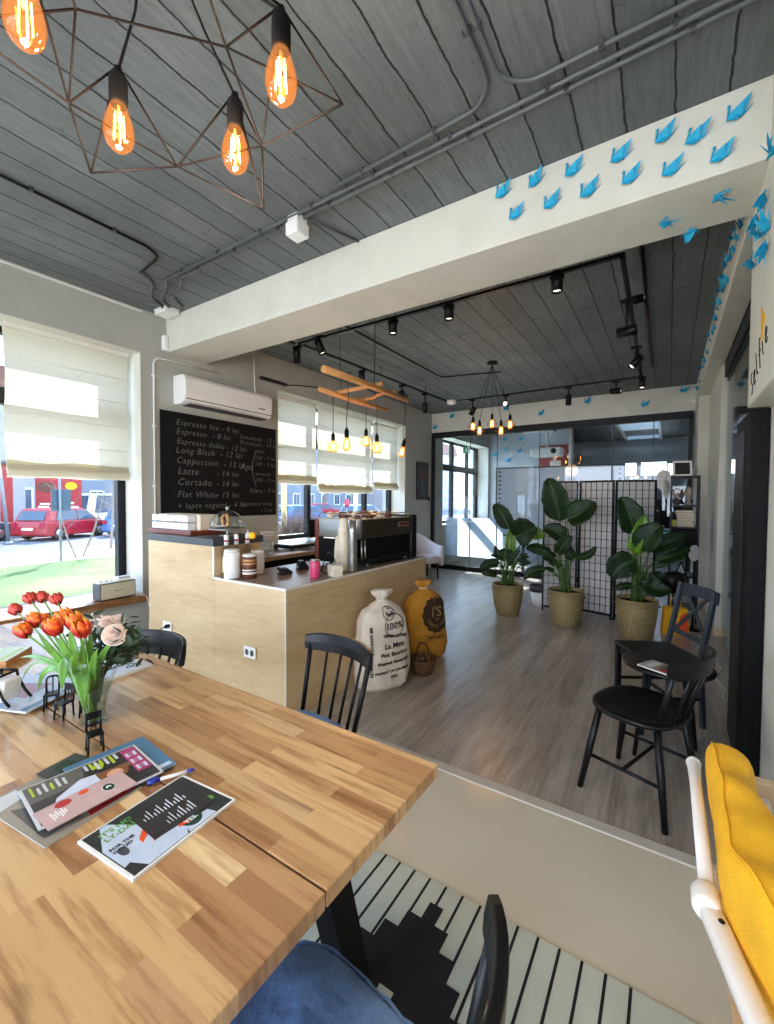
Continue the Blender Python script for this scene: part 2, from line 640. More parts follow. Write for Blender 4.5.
def dup(root, loc, rz, label=None, group=None, rot=None):
    kids = children(root)
    r = root.copy()
    C.objects.link(r)
    r.location = loc
    r.rotation_euler = rot if rot else (0, 0, rz)
    if label:
        r['label'] = label
    if group:
        r['group'] = group
    for ch in kids:
        c = ch.copy()
        C.objects.link(c)
        c.parent = r
        for g in children(ch):
            d = g.copy()
            C.objects.link(d)
            d.parent = c
    return r


def text_mb(body, size, mat=None, extrude=0.0008, shear=0.0, space=1.0, align='LEFT', line=1.0, bold=0.0):
    """letters as verts and faces in the local XY plane"""
    cu = bpy.data.curves.new('letters', 'FONT')
    cu.body = body
    cu.size = size
    cu.extrude = extrude
    cu.shear = shear
    cu.space_character = space
    cu.space_line = line
    cu.align_x = align
    cu.offset = bold
    cu.resolution_u = 2
    o = bpy.data.objects.new('letters', cu)
    C.objects.link(o)
    dg = bpy.context.evaluated_depsgraph_get()
    me = o.evaluated_get(dg).to_mesh()
    vs = [tuple(v.co) for v in me.vertices]
    fs = [tuple(p.vertices) for p in me.polygons]
    o.evaluated_get(dg).to_mesh_clear()
    bpy.data.objects.remove(o)
    bpy.data.curves.remove(cu)
    return vs, fs


def put_text(mb, body, size, origin, ux, uy, mi=0, **kw):
    """text with its baseline along ux and its height along uy"""
    vs, fs = text_mb(body, size, **kw)
    ux, uy = V(ux).normalized(), V(uy).normalized()
    uz = ux.cross(uy)
    mb.add([V(origin) + ux * x + uy * y + uz * z for x, y, z in vs], fs, mi)


def mapped_text(mb, body, size, fn, mi=0, **kw):
    vs, fs = text_mb(body, size, **kw)
    mb.add([fn(x, y, z) for x, y, z in vs], fs, mi)


setup_materials()
SUN_E, SKY_E, EXPO = 11.5, 4.6, 1.22
# ------------------------------------------------------------------ the room
WX = -4.34      # inner face of the window wall
CZ = 3.33       # ceiling
FY = 8.4        # glass partition
XR = 2.2
YB = -3.2
YF = 15.0

mb = MB().box(-4.86, XR + .2, YB - .2, 2.14, -.06, 0)
struct('floor_tiles', mb, MT['tile'])
mb = MB().box(-4.86, XR + .2, 2.18, YF + .2, -.06, 0)
struct('floor', mb, MT['laminate'])
mb = MB().prism([(2.125, 0), (2.195, 0), (2.19, .006), (2.13, .006)], -4.34, 1.5, 'x')
struct('trim_1', mb, M('threshold_strip', (196, 190, 178), .4, var=.05))
mb = MB().box(-4.86, XR + .2, YB - .2, YF + .2, CZ, CZ + .15)
struct('ceiling', mb, MT['ceiling'])


def wall_with_holes(mb, lo, hi, z0, z1, holes, box):
    """holes = [(a0, a1, zb, zt)] along the wall"""
    a = lo
    for (a0, a1, zb, zt) in sorted(holes):
        if a0 > a:
            box(mb, a, a0, z0, z1)
        if zb > z0:
            box(mb, a0, a1, z0, zb)
        if zt < z1:
            box(mb, a0, a1, zt, z1)
        a = a1
    if a < hi:
        box(mb, a, hi, z0, z1)


W1 = (-2.9, 2.24, .5, 2.91)  # near end widened out of view to let in more sun
W2 = (4.0, 7.28, .9, 2.92)
W3 = (8.95, 11.9, .9, 2.95)
mb = MB()
wall_with_holes(mb, YB - .2, YF + .2, -.5, CZ, [W1, W2, W3], lambda m, a, b, c, d: m.box(WX, -4.86, a, b, c, d))
struct('wall_left', mb, MT['wall'])
# pale reveals, as thin plastered linings of the openings
for k, (a0, a1, zb, zt) in enumerate((W1, W2, W3)):
    mb = MB()
    mb.box(WX + .004, -4.64, a1 - .006, a1 + .0, zb, zt)
    mb.box(WX + .004, -4.64, a0, a0 + .006, zb, zt)
    mb.box(WX + .004, -4.64, a0, a1, zt - .006, zt)
    struct('trim_%d' % (k + 2), mb, MT['white_plaster'])

BH = (-3.9, 1.8, .15, 2.95)
mb = MB()
wall_with_holes(mb, WX, XR, -.5, CZ, [BH], lambda m, a, b, c, d: m.box(a, b, YB - .2, YB, c, d))
struct('wall_rear', mb, MT['wall'])
mb = MB().box(XR, XR + .2, YB - .2, YF + .2, -.5, CZ)
struct('wall_right', mb, MT['white_plaster'])
# far room end wall with three high windows
mb = MB()
HB = at(655, 475, 'y', YF).z
hz = [(at(641, 470, 'y', YF).x, at(666.5, 470, 'y', YF).x, HB, at(655, 462, 'y', YF).z),
      (at(668, 470, 'y', YF).x, at(673, 470, 'y', YF).x, HB, at(671, 463.5, 'y', YF).z),
      (at(625, 470, 'y', YF).x, at(636, 470, 'y', YF).x, HB, at(630, 463, 'y', YF).z)]
wall_with_holes(mb, WX, XR, 0, CZ, hz, lambda m, a, b, c, d: m.box(a, b, YF, YF + .2, c, d))
struct('wall_far', mb, M('far_room_wall', (176, 182, 188), .9, var=.04, ns=2))

# dividing wall inside the glass room, carrying the red picture
mb = MB().box(WX, at(571.5, 452, 'y', 12.0).x, 12.0, 12.15, 0, CZ)
struct('wall_divider', mb, bpy.data.materials['far_room_wall'])

# header over the glass partition
mb = MB().box(WX, .32, FY, FY + .2, 2.92, CZ)
struct('wall_header', mb, MT['white_plaster'])

# crossbeam and side beam
mb = MB().box(WX, .34, 2.5, 2.95, 2.98, CZ)
struct('wall_crossbeam', mb, MT['white_plaster'], bevel=.006)
mb = MB().box(.32, .47, 2.95, 7.6, 2.98, CZ)
struct('wall_side_beam', mb, MT['white_plaster'], bevel=.006)
mb = MB().box(.32, .47, 7.6, FY + .2, 0, CZ)
mb.box(.45, .52, 6.0, 7.6, 0, CZ)
mb.box(.52, .60, 6.5, 7.6, 0, CZ)
struct('wall_pilaster', mb, MT['white_plaster'], bevel=.004)
# foreground pillar: solid above the dark door lining
mb = MB().box(.333, 1.0, 1.95, 2.95, 1.985, CZ)
mb.box(.43, 1.0, 1.95, 2.95, 0, 1.985)
struct('wall_pillar', mb, MT['white_plaster'], bevel=.006)
# side partition beyond the door: dark top rail, pale wall, glass
mb = MB().box(.475, .57, 2.96, 6.0, 2.84, 2.98)
mb.box(.50, .53, 2.96, 6.0, 2.80, 2.84)
struct('trim_5', mb, MT['dark_frame'])
mb = MB().box(.86, .96, 2.96, 8.6, 0, CZ)
struct('wall_corridor', mb, MT['white_plaster'])
mb = MB().box(.505, .515, 3.6, 6.0, .05, 2.80)
struct('window_6', mb, MT['smoke_glass'])

# dark door lining
d = thing('door_lining', 'dark grey door lining standing against the white pillar', 'door frame', (.39, 3.24, 0))
d['kind'] = 'structure'
d.name = 'door_1'
MB().box(-.04, .04, -.28, .28, 0, 1.98).build('door_lining', MT['door_dark'], d, bevel=.004)
MB().box(-.046, -.04, -.10, .27, .02, 1.90).build('door_panel', MT['dark_frame'], d, bevel=.002)
# wall light strip at top of window wall and baseboards
mb = MB().box(WX, WX + .012, YB, 2.26, 3.295, 3.312)
struct('trim_6', mb, MT['white_paint'])
mb = MB().box(.44, .45, 5.99, 7.6, 0, .08)
mb.box(.44, .53, 5.985, 5.995, 0, .08)
struct('baseboard_right', mb, MT['pale_wood'])
mb = MB().box(.32, .47, 7.59, 7.6, 0, .08)
struct('baseboard_far', mb, MT['pale_wood'])
mb = MB().box(WX, WX + .012, 6.3, FY, 0, .08)
struct('baseboard_left', mb, MT['white_paint'])

# lettering drawn on the pillar: strokes of a marker pen
STROKES = {'S': [[(.9, .9), (.5, 1.0), (.15, .8), (.3, .55), (.75, .4), (.85, .15), (.45, 0), (.05, .12)]],
           'e': [[(.1, .35), (.8, .4), (.75, .65), (.45, .7), (.15, .5), (.15, .15), (.45, 0), (.85, .12)]],
           'l': [[(.2, 1.2), (.25, .3), (.5, 0), (.7, .1)]],
           'f': [[(.9, 1.1), (.6, 1.25), (.4, 1.0), (.35, -.1)], [(.05, .6), (.8, .65)]],
           'i': [[(.3, .65), (.3, .1), (.5, 0)], [(.3, .95), (.32, .98)]]}
LO, LE = at(751.5, 397, 'x', .3325), at(769, 335, 'x', .3325)
lu = LE - LO
ln_ = lu.length
lu.normalize()
lv = V((0, lu.z, -lu.y))
if lv.z < 0:
    lv = -lv
ptx = thing('pillar_lettering', 'black handwritten word running up the white pillar at the right edge', 'lettering', LO)
cw = ln_ / 6
for k, ch in enumerate('Selfie'):
    b = MB()
    for st in STROKES[ch]:
        P3 = [lu * (k * cw + x * cw * .8) + lv * (y * cw * 1.5) for x, y in st]
        sm_ = []
        for a_, b_, c_ in zip(P3[:-1], P3[1:], P3[2:] + [P3[-1]]):
            sm_ += [a_.lerp(b_, .25), a_.lerp(b_, .75)]
        b.tube([P3[0]] + sm_ + [P3[-1]], .0032, 5)
    b.build('letter', MT['ink'], ptx)
yt = at(763, 325, 'x', .3325)
mb = MB().prism([(-.055, .02), (.05, .10), (.02, -.09)], -.002, .0, 'x')
o_ = mb.build('yellow_triangle', MT['yellow_cloth'])
o_.location = yt
tag(o_, 'small yellow triangle stuck on the white pillar above the lettering', 'wall decoration')
mb = MB().box(.4275, .43, 2.33, 2.56, .93, 1.2)
tag(mb.build('paper_notice', MT['white_paint']), 'white paper notice on the lower pillar at the right edge', 'notice')


# ------------------------------------------------------------------ windows
def window(name, a0, a1, zb, zt, mullions, transom=None, y_frame=-4.70, post=.075, pane='window_glass'):
    r = thing(name, None, None, (y_frame, (a0 + a1) / 2, zb))
    r['kind'] = 'structure'
    cy = (a0 + a1) / 2
    f = MB()
    f.box(-.04, .04, a0 - cy, a0 - cy + post, 0, zt - zb)
    f.box(-.04, .04, a1 - cy - post, a1 - cy, 0, zt - zb)
    f.box(-.04, .04, a0 - cy, a1 - cy, 0, .06)
    f.box(-.04, .04, a0 - cy, a1 - cy, zt - zb - .06, zt - zb)
    for mm in mullions:
        f.box(-.04, .04, mm - post / 2 - cy, mm + post / 2 - cy, 0, zt - zb)
    if transom:
        f.box(-.045, .045, a0 - cy, a1 - cy, transom[0] - zb, transom[1] - zb)
    f.build('window_frame', MT['dark_frame'], r, bevel=.004)
    MB().box(-.006, 0, a0 - cy, a1 - cy, 0, zt - zb).build('window_glass', MT[pane], r)
    return r


window('window_1', W1[0], W1[1], W1[2], W1[3], [-1.6, -.3, .98], (2.27, 2.41))
window('window_2', W2[0], W2[1], W2[2], W2[3], [4.93, 6.42], (2.27, 2.41))
window('window_3', W3[0], W3[1], W3[2], W3[3], [10.2, 11.2], (2.2, 2.36), post=.12, pane='glass')
# rear shop window (behind the camera)
r = thing('window_4', None, None, (-1.05, YB - .1, .15))
r['kind'] = 'structure'
f = MB()
for xx in (-2.85, -.95, .95, 2.78):
    f.box(xx - .03, xx + .03, -.04, .04, 0, 2.8)
f.box(-2.85, 2.85, -.04, .04, 0, .06)
f.box(-2.85, 2.85, -.04, .04, 2.74, 2.8)
f.build('window_frame', MT['dark_frame'], r)

# window sill boards
mb = MB().box(-4.66, -4.19, -2.95, 2.21, .50, .562)
sb = struct('window_sill', mb, MT['sill'], bevel=.006)
sb.name = 'trim_7'

# glass partition and dark frame
r = thing('window_5', None, None, (-2.0, FY + .03, 0))
r['kind'] = 'structure'
f = MB()
f.box(-2.34, 2.29, -.04, .04, 2.80, 2.92)
f.box(-2.34, 2.29, -.03, .03, 0, .09)
f.box(-2.34, -2.28, -.04, .04, 0, 2.85)
f.box(2.235, 2.29, -.04, .04, 0, 2.85)
f.build('partition_frame', MT['dark_frame'], r)
g = MB().box(-2.28, 2.24, -.004, .004, .09, 2.80)
g.build('partition_glass', MT['smoke_glass'], r)
g = MB()
for xx in (-1.46, -.89, -.07, .5, 1.15, 1.76):
    g.box(xx - .006, xx + .006, -.008, .008, .09, 2.80)
g.build('partition_joint', MT['dark_grey'], r)
MB().box(-2.0, -.75, -.008, -.005, .30, 1.11).build('frosted_band', MT['frost'], r)
h = MB()
for s in (-.06, .06):
    h.box(-1.46 + s - .05, -1.46 + s + .05, -.05, -.03, 1.02, 1.05)
h.build('door_handle', MT['steel'], r)


# ------------------------------------------------------------------ roman blinds
def blind(y0, y1, zt, zb, label, seed, fold=.0):
    w = y1 - y0
    r = thing('roman_blind', label, 'blind', (-4.50, (y0 + y1) / 2, zt), 0, 'linen blinds at the street windows')
    rnd = random.Random(seed)
    ph = [rnd.uniform(0, 6) for _ in range(6)]
    H = zt - zb
    nseg = 5

    def fn(u, v):
        z = -H * v
        seg = (v * nseg) % 1
        bul = .010 * math.sin(PI * seg) + .006 * math.sin(u * 9 + ph[0] + v * 5) * v
        if v > .8:
            bul += fold * math.sin(u * 46 + ph[1]) * (v - .8) * 5
        y = (u - .5) * w * (1 - .012 * math.sin(v * PI * 3 + ph[2]))
        return (bul, y, z)
    MB().grid(fn, 60, 60).build('blind_fabric', MT['blind'], r)
    # stacked fold at the hem
    g = MB()
    for k in range(3):
        x = .012 + .012 * k
        zz = -H + .05 - .028 * k

        def fn2(u, v, x=x, zz=zz, k=k):
            a = PI * (v - .5) * 1.0
            return (x + .028 * math.cos(a) - .02, (u - .5) * w, zz + .045 * math.sin(a) + .004 * math.sin(u * 12 + ph[3] + k))
        g.grid(fn2, 40, 8)
    g.build('hem_fold', MT['blind'], r)
    b = MB()
    for k in range(1, nseg):
        b.tube([(.012, -w / 2 + .01, -H * k / nseg), (.012, w / 2 - .01, -H * k / nseg)], .0028, 6)
    b.build('blind_rod', MT['edge_white'], r)
    MB().box(-.02, .03, -w / 2, w / 2, -.01, .03).build('head_rail', MT['edge_white'], r, bevel=.004)
    return r


blind(1.245, 2.19, 2.875, 1.71, 'large linen roman blind over the radio on the sill', 1)
blind(.23, 1.205, 2.875, 1.70, 'linen roman blind cut by the left edge of the picture', 2)
blind(4.07, 4.90, 2.87, 1.745, 'linen blind beside the chalkboard, first above the bar window', 3)
blind(4.94, 6.36, 2.865, 1.635, 'wide creased linen blind in the middle of the bar window', 4, .012)
blind(6.40, 7.24, 2.85, 1.715, 'linen blind at the far end of the bar window', 5)

# ------------------------------------------------------------------ outdoors
GZ = -.5
struct('ground', MB().box(-90, -4.86, -30, 90, GZ - .1, GZ), MT['paving'])
struct('ground_rear', MB().box(-30, 30, -40, YB - .2, GZ - .1, GZ), MT['paving'])
struct('lawn', MB().box(-15.6, -9.6, -20, 60, GZ, GZ + .02), MT['grass'])
struct('road', MB().box(-44, -19.6, -30, 80, GZ, GZ + .015), MT['asphalt'])


def car(loc, rz, paint, label, L=4.1, W=1.7, H=1.45, name='parked_car', cat='car'):
    r = thing(name, label, cat, (loc[0], loc[1], GZ + .015), rz, 'cars parked in the street')
    h = L / 2
    low = [(-h, .32), (-h + .03, .62), (-h + .12, .86), (h * .42, .90), (h - .25, .78), (h - .03, .58), (h, .32), (h - .05, .2), (-h + .05, .2)]
    MB().prism([(x, z) for x, z in low], -W / 2, W / 2, 'y').build('car_body', MT[paint], r, bevel=.06)
    cab = [(-h + .14, .84), (-h + .42, H - .04), (-h + .75, H), (h * .1, H), (h * .3, H - .1), (h * .58, .86)]
    g = MB()
    n = len(cab)
    vs = []
    for s in (-1, 1):
        for (x, z) in cab:
            vs.append((x, s * (W / 2 - .04 - .16 * (z - .84) / (H - .84)), z))
    g.add(vs, [tuple(range(n))[::-1], tuple(range(n, 2 * n))] + [(i, (i + 1) % n, n + (i + 1) % n, n + i) for i in range(n)])
    g.build('cabin', MT[paint], r, bevel=.04)
    gl = MB()
    for s in (-1, 1):
        y0 = s * (W / 2 - .035)
        y1 = s * (W / 2 - .165)
        for (xa, xb, xc, xd) in ((-h + .62, -h + .85, -.15, -.2), (-.12, -.1, h * .26, h * .47)):
            gl.add([(xa, y0, .9), (xb, y1, H - .1), (xc, y1, H - .1), (xd, y0, .9)], [(0, 1, 2, 3)] if s < 0 else [(3, 2, 1, 0)])
    wy = W / 2 - .2
    gl.add([(-h + .145, -wy, .92), (-h + .145, wy, .92), (-h + .385, wy - .06, H - .12), (-h + .385, -wy + .06, H - .12)], [(0, 1, 2, 3)])
    gl.add([(h * .575, -wy, .9), (h * .575, wy, .9), (h * .315, wy - .06, H - .14), (h * .315, -wy + .06, H - .14)], [(3, 2, 1, 0)])
    gl.build('car_window', MT['car_glass'], r, solid=.02)
    for sx in (-1, 1):
        for sy in (-1, 1):
            w = MB()
            Rm = Euler((PI / 2, 0, 0)).to_matrix()
            w.lathe([(.02, -.1), (.3, -.1), (.32, -.06), (.32, .06), (.3, .1), (.02, .1)], (sx * (h - .78), sy * (W / 2 - .1), .32), 20, R=Rm)
            wh = w.build('wheel', MT['tyre'], r)
            MB().lathe([(.02, -.112), (.18, -.112), (.2, -.09), (.2, .09), (.18, .112), (.02, .112)], (sx * (h - .78), sy * (W / 2 - .1), .32), 16, R=Rm).build('hub_cap', MT['steel'], wh)
    MB().box(-h - .012, -h + .02, -.26, .26, .48, .59).build('number_plate', MT['white_paint'], r)
    lt = MB()
    for s in (-1, 1):
        lt.box(-h + .0, -h + .06, s * (W / 2 - .26), s * (W / 2 - .05), .62, .82)
    lt.build('tail_light', MT['red_sign'], r)
    return r


P_ = lambda px, py: at(px, py, 'z', GZ)
c = P_(56, 540)
car((-24.6, 9.0), math.radians(118), 'red_car', 'red hatchback parked before the red hoarding', 4.0)
car((-25.4, 5.2), math.radians(100), 'dark_car', 'dark saloon parked at the left edge of the street')
car((-24.4, 12.4), math.radians(128), 'blue_car', 'light blue hatchback parked right of the red hatchback')
car((-33.5, 15.2), math.radians(95), 'white_car', 'white van parked behind the light blue hatchback', 4.6, 1.9, 2.2)
car((-23.6, 24.6), math.radians(70), 'blue_car', 'blue car seen through the bar window, by the cream post')
car((-30.0, 33.4), math.radians(80), 'red_car', 'small red car seen through the bar window')
car((-22.6, 30.8), math.radians(85), 'silver_car', 'silver estate car seen through the bar window', 4.6)
car((-20.4, 37.6), math.radians(70), 'blue_car', 'pale blue car behind the coffee machine end of window')

# red hoarding with painted emblems
r = thing('red_hoarding', 'large red painted hoarding behind the parked hatchback', 'billboard', (-29.0, 11.0, GZ), 0)
yl, yr = at(36, 500, 'x', -29.0).y - 11.0, at(82, 500, 'x', -29.0).y - 11.0
zt = at(60, 470, 'x', -29).z - GZ
MB().box(-.1, 0, yl, yr, .7, zt).build('hoarding_panel', MT['hoard'], r)
MB().box(-.06, -.02, yl + .1, yl + .2, 0, .7).box(-.06, -.02, yr - .2, yr - .1, 0, .7).build('hoarding_post', MT['dark_grey'], r)
e = MB()
for (cx, cz, a, b, mi) in ((at(46, 487, 'x', -29).y - 11, at(46, 487, 'x', -29).z - GZ, .45, .3, 0), (at(71, 486, 'x', -29).y - 11, at(71, 486, 'x', -29).z - GZ, .3, .22, 1)):
    pts = [(cx + a * math.cos(t * PI / 10), cz + b * math.sin(t * PI / 10)) for t in range(20)]
    e.prism(pts, 0, .02, 'x', mi)
e.build('painted_emblem', [MT['brown'], MT['yellow_cloth']], r)
e = MB()
for row, (pz, pa, pb) in enumerate(((504, 40, 50), (507, 38, 49), (503, 66, 74), (507, 70, 78))):
    p0, p1 = at(pa, pz, 'x', -29), at(pb, pz, 'x', -29)
    e.box(0, .015, p0.y - 11, p1.y - 11, p0.z - GZ - .05, p0.z - GZ + .05)
e.build('painted_line', MT['white_paint'], r)

# road sign seen from behind
q = P_(61, 561)
r = thing('road_sign', 'grey back of a square road sign on a thin post', 'road sign', (q.x, q.y, GZ))
MB().tube([(0, 0, 0), (0, 0, 2.95)], .035, 8).build('sign_post', MT['post'], r)
tl, br_ = at(51, 489, 'x', q.x - .05), at(71, 511, 'x', q.x - .05)
MB().box(-.07, -.04, tl.y - q.y, br_.y - q.y, br_.z - GZ, tl.z - GZ).build('sign_plate', MT['sign_back'], r, bevel=.005)
q = P_(9, 545)
r = thing('lamp_post', 'pale leaning post on the street at the left edge', 'post', (q.x, q.y, GZ))
MB().tube([(0, 0, 0), (.1, -.35, 4.2)], [.07, .05], 8).build('post_shaft', MT['post'], r)
MB().lathe([(.14, 0), (.14, .12), (.07, .16)], (0, 0, 0), 12).build('post_base', MT['post'], r)
q = P_(284, 534)
r = thing('street_post', 'cream post beside the blue car outside the bar window', 'post', (q.x, q.y, GZ))
MB().tube([(0, 0, 0), (0, 0, 5)], .16, 10).build('post_shaft', MT['yellow_post'], r)
MB().lathe([(.26, 0), (.26, .3), (.16, .36)], (0, 0, 0), 12).build('post_base', MT['yellow_post'], r)
q = at(346.5, 503, 'x', -21.5)
r = thing('stop_sign', 'round red sign on a post beyond the silver car', 'road sign', (q.x, q.y, GZ))
MB().tube([(0, 0, 0), (0, 0, q.z - GZ)], .04, 8).build('sign_post', MT['post'], r)
Rx = Euler((0, PI / 2, 0)).to_matrix()
MB().lathe([(.02, -.02), (.34, -.02), (.34, .02), (.02, .02)], (.06, 0, q.z - GZ), 20, R=Rx).build('sign_plate', MT['red_sign'], r)


def tree(px, py, h, rad, label, seed, lean=0, nb=9, name='bare_tree', grp=None):
    rnd = random.Random(seed)
    q = P_(px, py)
    r = thing(name, label, 'tree', (q.x, q.y, GZ), 0, grp)
    t = [(0, 0, 0), (lean * .3, lean * .5, h * .3), (lean * .2, lean, h * .62), (lean * .5, lean * 1.2, h)]
    MB().tube(t, [rad, rad * .8, rad * .55, rad * .15], 8).build('trunk', MT['bark'], r)
    b = MB()
    for k in range(nb):
        z = h * (.35 + .6 * k / nb)
        a = rnd.uniform(0, 2 * PI)
        L = h * rnd.uniform(.15, .34)
        p0 = V((lean * .3, lean * .8, z))
        d = V((math.cos(a), math.sin(a), rnd.uniform(.5, 1.2))).normalized()
        p1 = p0 + d * L * .5
        p2 = p0 + d * L + V((0, 0, L * .2))
        b.tube([p0, p1, p2], [rad * .35, rad * .22, rad * .06], 5)
        for _ in range(3):
            a2 = rnd.uniform(0, 2 * PI)
            e_ = p1 + V((math.cos(a2), math.sin(a2), rnd.uniform(.2, 1))) * L * .4
            b.tube([p1, e_], [rad * .14, rad * .04], 4)
    b.build('branch', MT['bark'], r)
    return r


tree(111, 548, 3.4, .06, 'slim bare sapling nearest the dark window frame', 11, .1)
tree(83, 556, 2.5, .035, 'thin leaning sapling right of the road sign', 12, .5, 5)
tree(76, 558, 2.4, .03, 'crooked thin stem just right of the sign post', 13, -.4, 5)
tree(324, 515, 7.5, .28, 'thick tree trunk beyond the small red car', 14, .4, 14)
tree(272, 510, 8, .22, 'bare street tree behind the cream post', 15, .3, 14)

rnd = random.Random(4)
for k, (px, py) in enumerate(((288, 538), (300, 535), (312, 531))):
    q = P_(px, py)
    lab = ['leftmost', 'middle', 'rightmost'][k]
    b = MB()
    for j in range(150):
        a, s = rnd.uniform(0, 2 * PI), rnd.uniform(.1, .8)
        x0_, y0_ = rnd.uniform(-.35, .35), rnd.uniform(-.35, .35)
        b.tube([(x0_, y0_, 0), (x0_ + s * .5 * math.cos(a), y0_ + s * .5 * math.sin(a), .5), (x0_ + s * math.cos(a), y0_ + s * math.sin(a), rnd.uniform(.7, 1.4))], [.014, .010, .005], 4)
    o = b.build('bare_bush', MT['twig'])
    o.location = (q.x, q.y, GZ)
    tag(o, lab + ' of the twiggy brown bushes outside the bar window', 'bush', 'bushes outside the bar window')


def building(x, y0, y1, h, mat, label, wins, floors=3, name='house'):
    r = thing(name, label, 'building', (x, (y0 + y1) / 2, GZ))
    w = y1 - y0
    MB().box(-6, 0, -w / 2, w / 2, 0, h).build('facade', mat, r)
    MB().prism([(-w / 2 - .3, h), (w / 2 + .3, h), (w / 2 - 1, h + 1.8), (-w / 2 + 1, h + 1.8)], -6.2, .25, 'x').build('roof', MT['brown'], r)
    for fl in range(floors):
        for k in range(wins):
            yc = -w / 2 + w * (k + .5) / wins
            z = 1.1 + fl * 2.9
            f = MB().box(-.02, .06, yc - .62, yc + .62, z - .05, z + 1.5).build('window_surround', MT['white_paint'], r)
            g = MB().box(.06, .07, yc - .52, yc - .03, z + .05, z + 1.4)
            g.box(.06, .07, yc + .03, yc + .52, z + .05, z + 1.4)
            g.build('window_pane', MT['house_glass'], f)
    return r


building(-38, 3.5, 12.5, 9, MT['facade'], 'pale house behind the dark saloon on the left', 4, name='town_house')
building(-46, 15, 30, 9, MT['facade2'], 'grey terrace behind the white van', 5, name='terrace')
building(-40, 36, 52, 10, MT['facade2'], 'grey blue apartment block facing the bar window', 6, name='apartment_block')
building(-34, 53, 76, 10, MT['facade'], 'pale apartment block at the far end of the street', 7, name='apartment_block')

# striped red shop front at the left edge
r = thing('shop_front', 'shop front with red and white stripes at the left edge of the street', 'shop front', (-27.6, 6.4, GZ))
s_ = MB()
for k in range(8):
    y = -2.0 + k * .5
    s_.box(-.2, 0, y, y + .5, 0, 3.6, k % 2)
s_.build('striped_wall', [MT['hoard'], MT['facade']], r)
MB().box(-.5, .35, -2.1, 2.1, 3.6, 3.75).build('canopy', MT['dark_grey'], r, bevel=.02)
MB().box(0, .03, -.4, .4, .3, 2.4).build('shop_door', MT['house_glass'], r, bevel=.01)
# ------------------------------------------------------------------ ceiling fittings
def arc(pts, k=5, r=.05):
    """round the corners of a polyline"""
    pts = [V(p) for p in pts]
    out = [pts[0]]
    for i in range(1, len(pts) - 1):
        a, b, c_ = pts[i - 1], pts[i], pts[i + 1]
        d1, d2 = (a - b), (c_ - b)
        rr = min(r, d1.length * .45, d2.length * .45)
        p, q = b + d1.normalized() * rr, b + d2.normalized() * rr
        for j in range(k + 1):
            t = j / k
            out.append((1 - t) ** 2 * p + 2 * t * (1 - t) * b + t * t * q)
    out.append(pts[-1])
    return out


def conduit(label, paths, r=.011, mat='conduit', clips=True):
    t = thing('ceiling_conduit', label, 'conduit', paths[0][0])
    o = V(paths[0][0])
    b = MB()
    for p in paths:
        b.tube([q - o for q in arc(p, 5, .09)], r, 8)
    b.build('pipe', MT[mat], t)
    if clips:
        for p in paths:
            for a, c_ in zip(p[:-1], p[1:]):
                a, c_ = V(a), V(c_)
                L = (c_ - a).length
                n = int(L / .45)
                for k in range(n):
                    q = a.lerp(c_, (k + .5) / n) - o
                    dr = (c_ - a).normalized()
                    MB().obox(q + V((0, 0, .004)), (.02 if abs(dr.x) > .5 else .034, .034 if abs(dr.x) > .5 else .02, .026)).build('pipe_clip', MT['dark_grey'], t)
    return t


z_ = CZ - .014
conduit('pair of grey pipes running along the ceiling before the white beam', [
    [(-3.55, 2.05, z_), (2.1, 2.02, z_)], [(-3.4, 2.10, z_), (2.1, 2.065, z_)]])
conduit('grey pipe turning off across the ceiling above the twin pipes', [
    [(-.70, -2, z_), (-.70, 1.86, z_), (-.78, 1.955, z_), (-1.7, 1.985, z_)], [(-.66, -2, z_), (-.66, 1.86, z_), (-.56, 1.955, z_), (1.2, 1.985, z_)]], .010)
conduit('thin dark cable along the ceiling boards at the left', [
    [(-3.21, -1.5, z_), (-3.21, 1.72, z_), (-3.28, 1.84, z_), (-3.62, 1.88, z_)]], .009, 'black_metal')
conduit('bundle of bent pipes meeting the white junction box', [
    [(-3.62, 1.88, z_), (-3.70, 2.02, z_), (-4.0, 2.16, z_), (-4.1, 2.34, z_)],
    [(-3.55, 2.05, z_), (-3.66, 2.12, z_), (-3.95, 2.22, z_), (-4.04, 2.36, z_)],
    [(-3.4, 2.10, z_), (-3.56, 2.18, z_), (-3.82, 2.26, z_), (-3.92, 2.42, z_)]], .013, 'conduit', False)

t = thing('junction_box', 'flat white box in the corner where wall meets beam', 'junction box', (-4.16, 2.40, 3.30))
MB().box(-.09, .11, -.07, .07, -.022, .024).build('box_body', MT['white_gloss'], t, bevel=.006)
MB().box(-.095, .115, -.075, .075, .024, .03).build('box_lid', MT['white_paint'], t, bevel=.002)
t = thing('smoke_detector', 'white square box hanging from the ceiling beside the pipes', 'ceiling box', (-2.07, 2.08, 3.20))
MB().box(-.055, .055, -.055, .055, 0, .085).build('box_body', MT['white_gloss'], t, bevel=.008)
MB().box(-.045, .045, -.045, .045, .085, .13).build('box_mount', MT['white_paint'], t, bevel=.003)
conduit('short grey cable from the white ceiling box to the beam', [[(-2.01, 2.10, z_), (-1.88, 2.49, z_)]], .009, 'dark_grey', False)
t = thing('motion_sensor', 'small white sensor on the wall under the beam end', 'sensor', (WX + .03, 2.47, 3.06))
MB().box(-.028, .028, -.028, .028, -.075, .075).build('sensor_body', MT['white_gloss'], t, bevel=.014)
MB().box(.02, .034, -.018, .018, -.05, .0).build('sensor_lens', MT['white_paint'], t, bevel=.004)
t = thing('ceiling_spotlight', 'small white camera dome on the far corner by the side beam', 'sensor', (.29, 8.32, 3.05))
t.name = 'corner_sensor'
MB().ball((0, 0, 0), .05, 10).build('dome', MT['white_gloss'], t)
